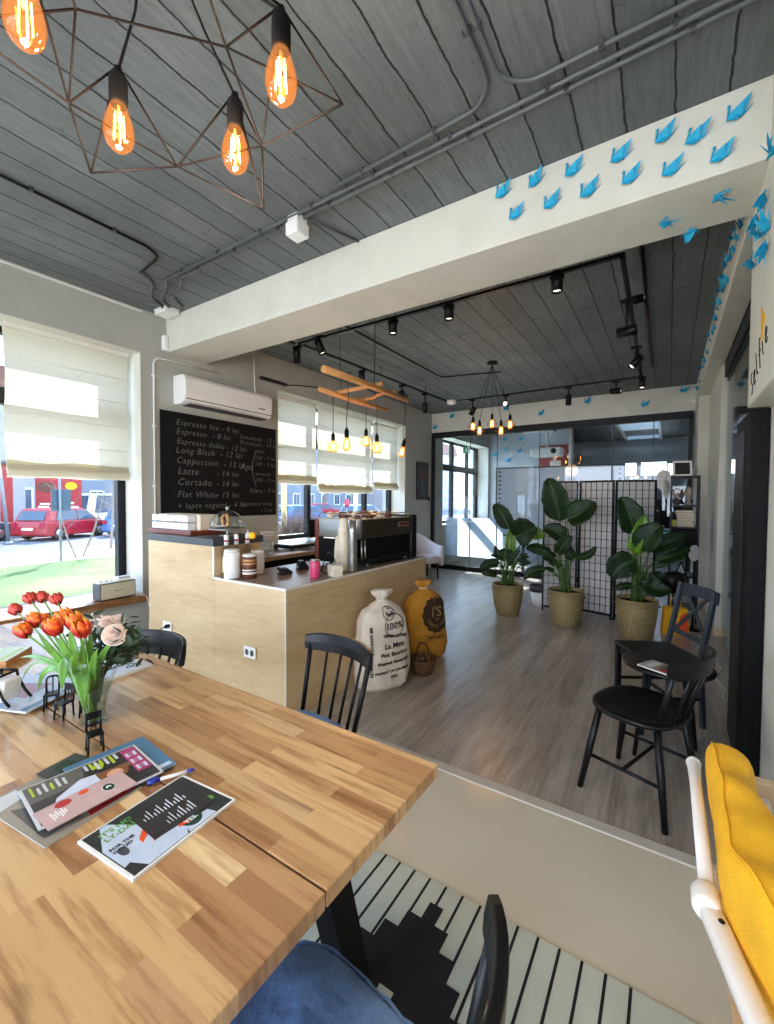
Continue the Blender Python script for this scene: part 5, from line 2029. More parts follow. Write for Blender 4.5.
# ------------------------------------------------------------------ white armchair with a yellow cushion (bottom right)
wp = M('white_chair_paint', (236, 232, 226), .4, var=.04, ns=10)
t = thing('white_armchair', 'white framed wooden armchair cut by the bottom right corner', 'armchair', (.38, 1.2, 0))
o = V((.38, 1.2, 0))
AZ = .65
fr_ = MB()
q1, q2 = V((.084, 1.69, AZ)) - o, V((.088, 1.12, AZ)) - o
fr_.tube([q1 + V((0, .02, 0)), q1, q1.lerp(q2, .2), q2], [.014, .019, .015, .016], 16)
fr_.ball(q1, .021, 12)
fr_.build('arm_rail', wp, t)
MB().lathe([(.001, -.034), (.022, -.032), (.027, -.02), (.027, .02), (.022, .032), (.001, .034)], q2 + V((-.004, 0, 0)), 24, R=Euler((PI / 2, 0, 0)).to_matrix()).build('arm_knuckle', wp, t)
fl = MB()
vs, fs = [], []
prof = [(1.12, .022, .030), (1.06, .023, .032), (.98, .022, .030), (.90, .022, .032), (.78, .022, .034), (.5, .024, .036), (.3, .024, .036)]
for (yy, hw, hh) in prof:
    xc = .086 + (1.12 - yy) * .255
    for k in range(12):
        a = 2 * PI * k / 12
        ca, sa = math.cos(a), math.sin(a)
        q = (abs(ca) ** 3 + abs(sa) ** 3) ** (-1 / 3)
        vs.append((xc + hw * q * ca - o.x, yy - o.y, AZ - .004 + hh * .6 * q * sa))
for j in range(len(prof) - 1):
    for k in range(12):
        fs.append((j * 12 + k, (j + 1) * 12 + k, (j + 1) * 12 + (k + 1) % 12, j * 12 + (k + 1) % 12))
fs += [tuple(range(12)), tuple((len(prof) - 1) * 12 + k for k in range(12))[::-1]]
fl.add(vs, fs, 0, True)
fl.build('armrest', wp, t)
MB().lathe([(.001, 0), (.006, 0), (.006, .001), (.001, .001)], V((.105, 1.06, AZ + .0165)) - o, 12).build('screw_hole', MT['black'], t)
# other side, cross rail, seat, legs
MB().tube([V((.70, 1.69, AZ)) - o, V((.70, .5, AZ)) - o], .026, 12).build('arm_rail', MT['pale_wood'], t)
MB().box(.14 - o.x, .72 - o.x, 1.665 - o.y, 1.70 - o.y, AZ - .06, AZ + .012).build('cross_rail', MT['pale_wood'], t, bevel=.006)
for (x, y) in ((.25, 1.655), (.70, 1.68), (.27, .4), (.66, .4)):
    MB().obox((x - o.x, y - o.y, AZ / 2 - .013), (.034, .04, AZ - .04)).build('leg', MT['pale_wood'] if x > .3 else wp, t, bevel=.006)
MB().box(.14 - o.x, .68 - o.x, .45 - o.y, 1.62 - o.y, .34, .37).build('seat_board', MT['pale_wood'], t, bevel=.004)
MB().box(.14 - o.x, .68 - o.x, 1.64 - o.y, 1.665 - o.y, .30, .36).box(.14 - o.x, .68 - o.x, .42 - o.y, .445 - o.y, .30, .36).build('seat_rail', MT['pale_wood'], t)

# cushion: a bulky pad standing along the arm, ridge towards the arm
c_ = thing('yellow_cushion', 'big yellow linen cushion standing in the white armchair', 'cushion', (.114, 1.15, .371))
cross = [(.165, .42), (.150, .52), (.122, .63), (.113, .70), (.112, .765), (.117, .792), (.128, .806), (.145, .810), (.172, .808), (.196, .796), (.212, .77), (.220, .71), (.224, .60), (.222, .50), (.212, .41), (.19, .376), (.14, .376)]
nc = len(cross)
nseg = 56
vs, fs = [], []
CXm, CZm = .145, .59
for j in range(nseg + 1):
    s_ = j / nseg
    for (x, z) in cross:
        yfar = 1.615 - max(0, x - .15) * .5
        ynear = .46
        yy = yfar + (ynear - yfar) * s_
        e = min(s_, 1 - s_)
        k_ = min(1, e / .05)
        k_ = math.sqrt(max(0, 1 - (1 - k_) ** 2)) * .75 + .25 * k_ if k_ < 1 else 1
        kk = .45 + .55 * k_
        zz = CZm + (z - CZm) * kk
        xx = CXm + (x - CXm) * (.5 + .5 * k_)
        wr = .006 * math.sin(yy * 17 + x * 30) + .004 * math.sin(yy * 41 + z * 20)
        xx += max(0, 1.09 - yy) * .30
        if x > .13:
            xx += max(0, 1.35 - yy) * min(1, (x - .13) / .07) * .30
        vs.append((xx - .12 + wr * .3, yy - 1.15, max(.003, zz + wr * (z > .6) - .371)))
for j in range(nseg):
    for k in range(nc):
        fs.append((j * nc + k, (j + 1) * nc + k, (j + 1) * nc + (k + 1) % nc, j * nc + (k + 1) % nc))
fs += [tuple(range(nc)), tuple(nseg * nc + k for k in range(nc))[::-1]]
MB().add(vs, [f[::-1] for f in fs], 0, True).build('cushion_pad', MT['yellow_cloth'], c_, subsurf=1)
sm = MB()
sm.tube([V(vs[j * nc + 6]) + V((0, 0, .0005)) for j in range(1, nseg)], .0022, 6)
sm.build('seam', MT['yellow_cloth'], c_)
# ------------------------------------------------------------------ things on the table
TT = .7503


def mat_flat(name, c, rough=.35):
    return M(name, c, rough, var=.06, ns=30)


def book(name, label, cat, corners, z, h, cover, edge='white_paint', art=(), group=None, round_=0):
    """flat rectangle from three photo corners: origin, end of long side, end of short side"""
    a, b, c = [at(px, py, 'z', z + h) for px, py in corners]
    ux = (b - a)
    L = ux.length
    ux.normalize()
    uy = V((0, 0, 1)).cross(ux)
    W = (c - a).dot(uy)
    if W < 0:
        uy = -uy
        W = -W
    ang = math.atan2(ux.y, ux.x)
    o = (a + b) / 2 + uy * W / 2
    o.z = z
    flip = 1 if V((0, 0, 1)).cross(ux).dot(uy) > 0 else -1
    t = thing(name, label, cat, o, ang, group)
    MB().box(-L / 2, L / 2, -W / 2, W / 2, .0005, h - .0008).build('page_block', MT[edge], t)
    MB().box(-L / 2 - .001, L / 2 + .001, -W / 2 - .001, W / 2 + .001, h - .0008, h).box(-L / 2 - .001, L / 2 + .001, -W / 2 - .001, W / 2 + .001, 0, .0006).box(
        -L / 2 - .0012, L / 2 + .001, flip * W / 2 - .0006, flip * W / 2 + .0006, 0, h).build('cover', cover, t)
    if art:
        ab = MB()
        mats = []
        k = 0
        for (kind, mat, *p) in art:
            if mat not in mats:
                mats.append(mat)
            mi = mats.index(mat)
            dz = h + .0002 + k * .00008
            k += 1
            X = lambda u: (u - .5) * L
            Y = lambda v: flip * (v - .5) * W
            if kind == 'poly':
                pts = [(X(u), Y(v)) for u, v in p[0]]
                ab.prism(pts, h, dz, 'z', mi)
            elif kind == 'oval':
                u, v, ru, rv = p
                ab.prism([(X(u) + ru * L * math.cos(i * PI / 12), Y(v) + rv * W * math.sin(i * PI / 12)) for i in range(24)], h, dz, 'z', mi)
            elif kind == 'text':
                s, u, v, size = p[:4]
                dirx = p[4] if len(p) > 4 else 1
                put_text(ab, s, size, (X(u), Y(v), dz), (1, 0, 0), (0, 1, 0), mi, extrude=.0001, bold=.0004)
            elif kind == 'vtext':
                s, u, v, size = p[:4]
                put_text(ab, s, size, (X(u), Y(v), dz), (0, 1, 0), (-1, 0, 0), mi, extrude=.0001, bold=.0003)
        ab.build('cover_print', [MT[m_] if isinstance(m_, str) else m_ for m_ in mats], t)
    return t


for nm, c in (('ink_grey', (92, 88, 84)), ('photo_grey', (150, 142, 128)), ('photo_dark', (48, 44, 46)), ('magenta', (170, 50, 108)), ('lime', (176, 190, 52)), ('skin', (214, 160, 132)), ('hair', (128, 84, 54)),
              ('shirt', (206, 214, 232)), ('dusty_pink', (196, 166, 164)), ('cover_blue', (74, 118, 152)), ('print_red', (176, 40, 46)), ('print_green', (96, 160, 70)), ('logo_green', (20, 58, 46)),
              ('cover_dark', (44, 50, 50)), ('pale_blue', (190, 204, 224)), ('print_orange', (224, 84, 38)), ('book_green', (192, 210, 160)), ('light_grey', (200, 202, 204)), ('mauve', (170, 110, 140))):
    MT[nm] = mat_flat(nm, c)

# left pile
book('magazine', 'open grey magazine at the bottom of the left magazine pile', 'magazine', ((45, 847), (142, 786), (0, 796)), TT, .004, MT['photo_grey'], art=(
    ('poly', 'ink_grey', [(.05, .1), (.4, .1), (.38, .5), (.1, .7)]), ('poly', 'print_red', [(.45, .03), (.98, .03), (.98, .2), (.5, .25)]), ('poly', 'light_grey', [(.03, .75), (.3, .8), (.3, .97), (.03, .97)])))
book('magazine', 'dark green magazine showing its corner behind the left pile', 'magazine', ((60, 806), (140, 770), (38, 792)), TT + .0045, .003, MT['cover_dark'], art=(('poly', 'print_green', [(.1, .5), (.9, .5), (.9, .9), (.1, .9)]),))
book('magazine', 'green grey leaflet corner sticking out above the left pile', 'magazine', ((60, 782), (98, 760), (77, 752)), TT + .008, .002, MT['cover_dark'], art=(('poly', 'foliage', [(.2, .1), (.8, .2), (.7, .9), (.3, .8)]),))
book('magazine', 'blue edged magazine under the woman cover magazine', 'magazine', ((92, 803), (176, 763), (52, 773)), TT + .0106, .004, MT['cover_blue'], art=(('poly', 'pale_blue', [(.72, .04), (.97, .04), (.97, .12), (.72, .12)]), ('poly', 'photo_dark', [(.02, .02), (.4, .02), (.4, .25), (.02, .25)])))
art = [('poly', 'photo_dark', [(.02, .02), (.98, .02), (.98, .98), (.02, .98)]), ('poly', 'ink_grey', [(.02, .55), (.45, .6), (.5, .98), (.02, .98)]),
       ('poly', 'shirt', [(.16, .32), (.42, .26), (.60, .40), (.58, .62), (.42, .66), (.20, .46)]), ('oval', 'hair', .68, .46, .12, .15), ('oval', 'skin', .67, .46, .085, .10),
       ('poly', 'hair', [(.55, .36), (.88, .52), (.86, .60), (.54, .62)]), ('oval', 'skin', .68, .47, .07, .09), ('poly', 'magenta', [(.84, .25), (.97, .25), (.97, .96), (.84, .96)]), ('poly', 'lime', [(.56, .80), (.62, .70), (.66, .80), (.60, .92)])]
for k in range(7):
    art.append(('poly', 'lime' if k % 2 else 'light_grey', [(.50 + k * .045, .80 - (k % 3) * .04), (.525 + k * .045, .80 - (k % 3) * .04), (.525 + k * .045, .95), (.50 + k * .045, .95)]))
for k in range(6):
    art.append(('poly', 'light_grey' if k % 3 else 'lime', [(.06 + k * .05, .70), (.08 + k * .05, .70), (.08 + k * .05, .93 - (k % 2) * .06), (.06 + k * .05, .93 - (k % 2) * .06)]))
for k in range(9):
    art.append(('poly', ('light_grey', 'mauve', 'shirt')[k % 3], [(.855 + (k % 3) * .035, .30 + (k // 3) * .2), (.88 + (k % 3) * .035, .30 + (k // 3) * .2), (.88 + (k % 3) * .035, .42 + (k // 3) * .2), (.855 + (k % 3) * .035, .42 + (k // 3) * .2)]))
art.append(('text', 'white_paint', 'vo', .03, .05, .055))
book('magazine', 'magazine with a woman in a white shirt on its dark cover', 'magazine', ((39, 829), (163, 771), (9, 795)), TT + .0152, .004, MT['light_grey'], art=tuple(art))
lt_ = [('oval', 'print_red', .28, .80, .09, .16), ('oval', 'print_orange', .52, .86, .06, .10), ('oval', 'white_paint', .75, .5, .072, .2), ('oval', 'logo_green', .75, .5, .066, .185), ('oval', 'white_paint', .75, .5, .030, .085), ('oval', 'logo_green', .75, .46, .022, .05)]
for k in range(6):
    lt_.append(('poly', 'white_paint', [(.10 + k * .028, .25 + (k % 3) * .05), (.115 + k * .028, .25 + (k % 3) * .05), (.115 + k * .028, .62 - (k % 2) * .08), (.10 + k * .028, .62 - (k % 2) * .08)]))
book('leaflet', 'dusty pink leaflet with a round green badge on the left pile', 'leaflet', ((49, 830), (137, 783), (35, 813)), TT + .0198, .0022, MT['dusty_pink'], 'cover_dark', art=tuple(lt_))

# right magazine
art = [('poly', 'cover_dark', [(.02, .02), (.98, .02), (.98, .98), (.02, .98)]), ('poly', 'pale_blue', [(.03, .03), (.50, .03), (.62, .28), (.40, .55), (.22, .97), (.16, .97), (.03, .6)]), ('poly', 'pale_blue', [(.52, .03), (.80, .03), (.78, .16), (.56, .2)]),
       ('poly', 'photo_dark', [(.03, .03), (.14, .03), (.08, .22), (.03, .2)]), ('poly', 'print_orange', [(.25, .35), (.42, .50), (.40, .62), (.26, .44)]), ('poly', 'skin', [(.30, .25), (.42, .32), (.44, .42), (.34, .42)]),
       ('oval', 'logo_green', .63, .24, .10, .17), ('poly', 'print_orange', [(.51, .20), (.60, .16), (.60, .26), (.54, .30)]), ('oval', 'print_green', .90, .30, .03, .05), ('oval', 'dark_grey', .12, .42, .035, .08)]
art += [('text', 'print_green', 'IT\'S NO\nLY-DAIRY', .10, .80, .021), ('text', 'ink', 'FOR THE\nGOOD', .06, .52, .013), ('text', 'white_paint', 'ALWAYS\nYES.', .565, .25, .017)]
mg = book('magazine', 'magazine with green headline and pale cover nearest the camera', 'magazine', ((133, 879), (235, 799), (83, 838)), TT, .006, MT['white_paint'], art=tuple(art))
for o_ in children(mg):
    pass
lt_ = []
for k in range(13):
    hh = .12 + .1 * ((k * 7) % 3)
    lt_.append(('poly', 'light_grey', [(.10 + k * .055, .62), (.112 + k * .055, .62), (.112 + k * .055, .62 + hh), (.10 + k * .055, .62 + hh)]))
    if k < 9:
        lt_.append(('poly', 'light_grey', [(.30 + k * .055, .16), (.312 + k * .055, .16), (.312 + k * .055, .18 + hh), (.30 + k * .055, .18 + hh)]))
book('menu_card', 'dark printed menu card lying on the nearest magazine', 'menu', ((155, 839), (214, 801), (124, 822)), TT + .0066, .0012, MT['photo_dark'], 'cover_dark', art=tuple(lt_))

# pen
a, b = at(147, 783, 'z', TT + .012), at(195, 769, 'z', TT + .012)
t = thing('ballpoint_pen', 'white ballpoint pen with blue ends behind the nearest magazine', 'pen', a)
d = b - a
MB().tube([d * .25, d * .82], .0042, 10).build('pen_barrel', MT['white_gloss'], t)
pen_blue = M('pen_blue', (34, 42, 150), .35, var=.05)
MB().tube([(0, 0, -.001), d * .26], [.0065, .0052], 10).obox(d * .14 + V((0, 0, .006)), (.02, .006, .003), (0, 0, math.atan2(d.y, d.x))).build('pen_cap', pen_blue, t)
MB().tube([d * .82, d * .93, d], [.0045, .0045, .001], 10).build('pen_tip', pen_blue, t)

# papers behind the vase
book('magazine', 'pale blue magazine lying behind the tulip vase', 'magazine', ((2, 697), (88, 640), (30, 716)), TT, .006, MT['pale_blue'], art=(('poly', 'light_grey', [(.1, .1), (.5, .1), (.5, .5), (.1, .5)]), ('poly', 'cover_blue', [(.05, .02), (.95, .02), (.95, .08), (.05, .08)])))
book('magazine', 'open magazine at the far table edge right of the vase', 'magazine', ((110, 679), (153, 664), (98, 657)), TT + .0005, .010, MT['light_grey'], art=(('poly', 'pale_blue', [(.1, .1), (.9, .1), (.9, .8), (.1, .8)]), ('poly', 'ink_grey', [(.3, .3), (.6, .3), (.6, .34), (.3, .34)])))
book('magazine', 'bluish magazine under the flowers at the left', 'magazine', ((26, 712), (92, 680), (2, 680)), TT + .0065, .006, MT['pale_blue'], art=(('poly', 'cover_blue', [(.02, .02), (.98, .02), (.98, .10), (.02, .10)]), ('poly', 'mauve', [(.3, .3), (.8, .35), (.7, .7), (.4, .7)])))
book('paperback_book', 'pale green book lying at the left end of the table', 'book', ((6, 661), (32, 646), (-18, 649)), TT + .0005, .035, MT['book_green'], 'blond_wood', art=(('poly', 'lime', [(.1, .1), (.9, .1), (.9, .2), (.1, .2)]),))
book('paperback_book', 'cream book left of the pale green book', 'book', ((-30, 690), (2, 668), (-55, 668)), TT, .02, MT['cream'], 'cream', art=(('poly', 'lime', [(.1, .1), (.9, .1), (.9, .3), (.1, .3)]),))


# toy chairs along the seam
def toy_chair(x, y, rz, label, rounded=False):
    t = thing('toy_chair', label, 'toy chair', (x, y, TT), rz, 'toy chairs on the table')
    m = MT['black']
    s = .021
    MB().box(-s, s, -s, s, .050, .056).build('seat', m, t, bevel=.0015)
    for sx in (-1, 1):
        for sy in (-1, 1):
            MB().tube([(sx * .019, sy * .019, 0), (sx * .017, sy * .017, .052)], [.0028, .0034], 6).build('leg', m, t)
    b = MB()
    if rounded:
        b.tube(arc([(-.018, .019, .054), (-.019, .024, .108), (.019, .024, .108), (.018, .019, .054)], 5, .016), .0034, 6)
        b.tube([(0, .02, .055), (0, .024, .106)], .0022, 5)
    else:
        b.tube([(-.018, .019, .054), (-.018, .023, .106)], .0034, 6).tube([(.018, .019, .054), (.018, .023, .106)], .0034, 6)
        b.box(-.020, .020, .020, .025, .088, .108).box(-.018, .018, .020, .023, .068, .074)
        b.tube([(-.006, .021, .056), (-.006, .023, .09)], .002, 5).tube([(.006, .021, .056), (.006, .023, .09)], .002, 5)
    b.build('backrest', m, t)
    return t


toy_chair(-1.815, .615, math.radians(60), 'black toy chair with a round back, leftmost on the table seam', True)
toy_chair(-1.705, .612, math.radians(20), 'black toy chair with a barred back, second along the table seam')
toy_chair(-1.665, .665, math.radians(-30), 'black toy chair half hidden behind the hanging tulip leaves')
toy_chair(-1.405, .580, math.radians(75), 'black toy chair right in front of the glass vase')
q = V((-2.0, .52, TT))
t = thing('napkin_stand', 'small white box held in a frame of curved black legs at left table edge', 'holder', q + V((0, 0, .0125)), .5)
MB().prism([(-.05, .012), (.05, .012), (.06, .085), (-.06, .085)], -.035, .035, 'y').build('white_box', MT['white_gloss'], t, bevel=.006)
fr = MB()
for sy in (-1, 1):
    for s in (-1, 1):
        fr.tube([(s * .085, sy * .042, .004), (s * .06, sy * .042, .03), (s * .035, sy * .042, .075), (s * .03, sy * .042, .10)], .0048, 6)
    fr.tube([(-.03, sy * .042, .10), (.03, sy * .042, .10)], .0048, 6)
for s in (-1, 1):
    fr.tube([(s * .03, -.042, .10), (s * .03, .042, .10)], .0048, 6)
fr.build('curved_frame', MT['black'], t)

# ------------------------------------------------------------------ vase and bouquet
vb = V((-1.585, .655, TT))
t = thing('glass_vase', 'flared clear glass vase holding the tulips on the table', 'vase', vb)
prof = [(.001, .004), (.034, .004), (.036, .012), (.030, .04), (.040, .09), (.058, .15), (.072, .20), (.078, .235)]
MB().lathe(prof, (0, 0, 0), 32, cap=False).build('vase_wall', MT['glass'], t, solid=.0035)
MB().lathe([(.0345, .0), (.0345, .004), (.001, .004)], (0, 0, 0), 24).build('vase_foot', MT['glass'], t)
MB().lathe([(.001, .008), (.030, .010), (.028, .04), (.037, .088), (.050, .13), (.001, .131)], (0, 0, 0), 24).build('vase_water', thin_glass('vase_water', (.80, .84, .74)), t)


def curve3(a, b, c, n):
    return [(1 - s) ** 2 * a + 2 * s * (1 - s) * b + s * s * c for s in [i / n for i in range(n + 1)]]


def blade(mb, pts, w, nrm, fold=.25, mi=0, tipk=1.0, basew=.25):
    """leaf blade along a spine, with a folded midrib"""
    n = len(pts) - 1
    vs = []
    for i, p in enumerate(pts):
        s = i / n
        d = (pts[min(i + 1, n)] - pts[max(i - 1, 0)]).normalized()
        side = d.cross(V(nrm)).normalized()
        up = side.cross(d).normalized()
        prof = (math.sin(PI * min(1, (s * (1 - .04) + .04)) ** .8)) ** .75
        prof = max(prof, basew * (1 - s) if s < .3 else 0.02)
        hw = w / 2 * prof
        for k in (-1, -.5, 0, .5, 1):
            vs.append(p + side * hw * k + up * (abs(k) ** 1.2) * hw * fold)
    fs = [(i * 5 + k, i * 5 + k + 1, (i + 1) * 5 + k + 1, (i + 1) * 5 + k) for i in range(n) for k in range(4)]
    mb.add(vs, fs, mi, True)


bq = thing('tulip_bouquet', 'bouquet of orange red tulips and blush roses in the glass vase', 'bouquet', vb + V((0, 0, .012)))
ob = vb + V((0, 0, .012))
heads = [(23.5, 631, .56, 0), (35, 620.5, .60, 0), (43, 621, .66, 0), (53.7, 627.4, .56, 0), (64.5, 617.6, .62, 0), (75, 622.5, .60, 0), (82, 629, .58, 0),
         (15.6, 609.8, .70, 1), (30, 598.5, .74, 1), (42.5, 597.5, .78, 1), (56.7, 599.5, .80, 1)]
rb = random.Random(21)
stems = MB()
for k, (px, py, yy, kd) in enumerate(heads):
    hp = at(px, py, 'y', yy) - ob
    hd = (hp - V((0, 0, .16))).normalized()
    R = V((0, 0, 1)).rotation_difference((hd + V((-.2 if kd else -.45, -.1, .5))).normalized()).to_matrix()
    b = MB()
    for j in range(6):
        a0 = 2 * PI * j / 6 + k
        rr = .027 if j % 2 else .023
        vs = []
        for iv in range(7):
            v = iv / 6
            rad = rr * (math.sin(PI * (.10 + .62 * v)) ** .7) * (1.0 if v < .75 else 1.0 - (v - .75) * .9)
            for iu in range(5):
                u = (iu / 4 - .5)
                wd = 1.25 * math.sin(PI * (.12 + .80 * v)) ** .6
                a = a0 + u * wd
                z = -.028 + .062 * v - abs(u) * .012 * v
                vs.append(hp + R @ V((rad * math.cos(a), rad * math.sin(a), z)))
        fs = [(i * 5 + c_, i * 5 + c_ + 1, (i + 1) * 5 + c_ + 1, (i + 1) * 5 + c_) for i in range(6) for c_ in range(4)]
        b.add([x - hp for x in vs], fs, 0, True)
    h = b.build('tulip_head', MT['petal'] if not kd else MT['petal_red'], bq, solid=.0012)
    h.location = hp
    base = V((rb.uniform(-.02, .02), rb.uniform(-.02, .02), .0))
    neck = hp + R @ V((0, 0, -.027))
    stems.tube(curve3(base, V((neck.x * .35, neck.y * .35, .17)), neck, 10), .0032, 6)
stems.build('tulip_stem', MT['tulip_leaf'], bq)
lf = MB()
specs = [  # tip px, tip y-plane, mid px, mid plane, width
    ((84, 708), .60, (80, 636), .62, .080), ((62, 690), .58, (66, 642), .60, .046), ((38, 690), .60, (50, 655), .60, .026), ((20, 658), .62, (48, 656), .62, .020),
    ((116, 640), .66, (96, 660), .64, .022), ((38, 632), .66, (52, 655), .64, .022), ((92, 634), .60, (88, 655), .62, .024), ((70, 630), .64, (72, 660), .63, .026),
    ((60, 635), .62, (66, 664), .62, .026), ((84, 638), .58, (80, 668), .60, .022), ((50, 645), .60, (60, 668), .60, .024), ((98, 648), .62, (90, 672), .62, .024), ((22, 682), .64, (38, 650), .64, .012), ((76, 650), .56, (74, 676), .6, .03)]
for (tp, ty, mp_, my, w) in specs:
    T = at(tp[0], tp[1], 'y', ty) - ob
    Mi = at(mp_[0], mp_[1], 'y', my) - ob
    B = V((Mi.x * .25, Mi.y * .2, .10))
    blade(lf, curve3(B, Mi * 1.12, T, 14), w, (CAM - ob).normalized() + V((0, 0, .2)), .18, basew=.6)
lf.build('tulip_leaf', MT['tulip_leaf'], bq, solid=.0009)
# roses and dark filler
for k, (px, py, yy, r_) in enumerate(((115, 634, .66, .031), (107, 621.5, .74, .020), (119, 619, .78, .017))):
    hp = at(px, py, 'y', yy) - ob
    b = MB()
    face = ((CAM - ob).normalized() + V((.1, 0, .3))).normalized()
    R = V((0, 0, 1)).rotation_difference(face).to_matrix()
    for ring in range(6):
        npt = 3 + ring * 2
        for j in range(npt):
            a0 = 2 * PI * j / npt + ring * 1.3
            r0 = r_ * (.10 + .165 * ring)
            open_ = ring / 5
            vs = []
            for iv in range(5):
                v = iv / 4
                for iu in range(5):
                    u = iu / 4 - .5
                    a = a0 + u * (2.2 - open_ * 1.1)
                    rad = r0 * (.80 + .30 * v * (.4 + open_)) + .05 * r_ * open_ * v * v
                    z = r_ * (.75 - .55 * open_) * v - r_ * .35 + r_ * .25 * (1 - open_) - .35 * r_ * abs(u) ** 2 * v + .03 * r_ * math.sin(u * 12 + j) * v
                    vs.append(R @ V((rad * math.cos(a), rad * math.sin(a), z)))
            fs = [(i * 5 + c_, i * 5 + c_ + 1, (i + 1) * 5 + c_ + 1, (i + 1) * 5 + c_) for i in range(4) for c_ in range(4)]
            b.add(vs, fs, 0, True)
    b.ball(R @ V((0, 0, -r_ * .3)), r_ * .6, 8, sz=(1, 1, .5), R=R)
    h = b.build('rose_head', MT['rose'], bq, solid=.0008)
    h.location = hp
fb = MB()
fl = MB()
for k in range(230):
    px, py = rb.gauss(114, 14), rb.gauss(645, 11)
    p = at(px, py, 'y', rb.uniform(.66, .80)) - ob
    d = V((rb.uniform(-1, 1), rb.uniform(-1, 1), rb.uniform(-.3, 1))).normalized()
    blade(fb, curve3(p, p + d * .02, p + d * .045 - V((0, 0, .006)), 4), rb.uniform(.012, .022), (rb.uniform(-1, 1), rb.uniform(-1, 1), 1), .1)
for k in range(12):
    px, py = rb.uniform(125, 150), rb.uniform(628, 668)
    p = at(px, py, 'y', .74) - ob
    fl.tube(curve3(V((.02, .02, .15)), V((p.x * .5, p.y * .5, p.z * 1.05)), p, 8), [.0016] * 8 + [.0006], 4)
    for j in range(5):
        s = .6 + .08 * j
        q = V((.02, .02, .15)).lerp(p, s)
        blade(fl, [q, q + V((.012, -.004, .01)), q + V((.026, -.006, .006))], .006, (0, 0, 1), .1)
for k in range(10):
    fl.tube(curve3(V((.0, .0, .0)), V((.01, .0, .12)), at(rb.uniform(98, 122), rb.uniform(640, 655), 'y', .7) - ob, 8), .003, 5)
for k in range(18):
    p0 = at(rb.uniform(86, 108), rb.uniform(655, 690), 'y', .66) - ob
    p0.x *= .8
    blade(fb, curve3(V((p0.x * .4, p0.y * .4, .06)), V((p0.x * .6, p0.y * .6, p0.z * .8)), p0, 6), .02, (0.3, -1, .2), .1)
fb.build('filler_foliage', MT['foliage'], bq)
fl.build('fern_sprig', MT['foliage'], bq)
sm = MB()
for k in range(26):
    sm.ball(at(rb.gauss(103, 8), rb.gauss(622, 4), 'y', rb.uniform(.72, .78)) - ob, .0045, 5)
sm.build('small_blossom', MT['rose'], bq)

# radio on the sill
t = thing('tabletop_radio', 'cream and black radio standing on the wooden window sill', 'radio', (-4.30, 1.96, .563), math.radians(3))
MB().box(-.065, .065, -.16, .16, .004, .155).build('radio_case', MT['dark_grey'], t, bevel=.008)
MB().box(.064, .069, -.15, .15, .012, .147).build('speaker_grille', M('radio_cloth', (196, 186, 160), .85, var=.1, ns=120), t, bevel=.003)
MB().box(-.055, .055, -.15, .15, .155, .159).build('top_plate', MT['cream'], t)
put = MB()
put_text(put, 'RADIO', .022, (.0693, -.035, .075), (0, 1, 0), (0, 0, 1), extrude=.0003)
MB().box(.069, .0696, -.04, .045, .078, .082).build('badge', MT['dark_grey'], t)
kb = MB()
for k in range(3):
    kb.lathe([(.010, 0), (.010, .012), (.001, .012)], (-.02, -.11 + k * .045, .159), 12)
kb.build('knob', MT['steel'], t)
t = thing('glass_case', 'white pocket case lying on top of the radio', 'case', (-4.29, 2.02, .7345), .2)
MB().box(-.03, .03, -.06, .06, .0, .025).build('case_body', MT['white_gloss'], t, bevel=.009)
MB().box(-.03, .03, -.0605, .0605, .012, .0135).build('case_seam', MT['light_grey'], t)
t = thing('charger_cable', 'white cable dropping from the sill beside the radio', 'cable', (-4.25, 2.14, .57))
MB().tube([(0, -.02, .02), (.03, .02, .0), (.07, .05, -.02), (.09, .07, -.15), (.08, .06, -.40), (.10, .08, -.565)], .0035, 6).build('cable_cord', MT['white_paint'], t)


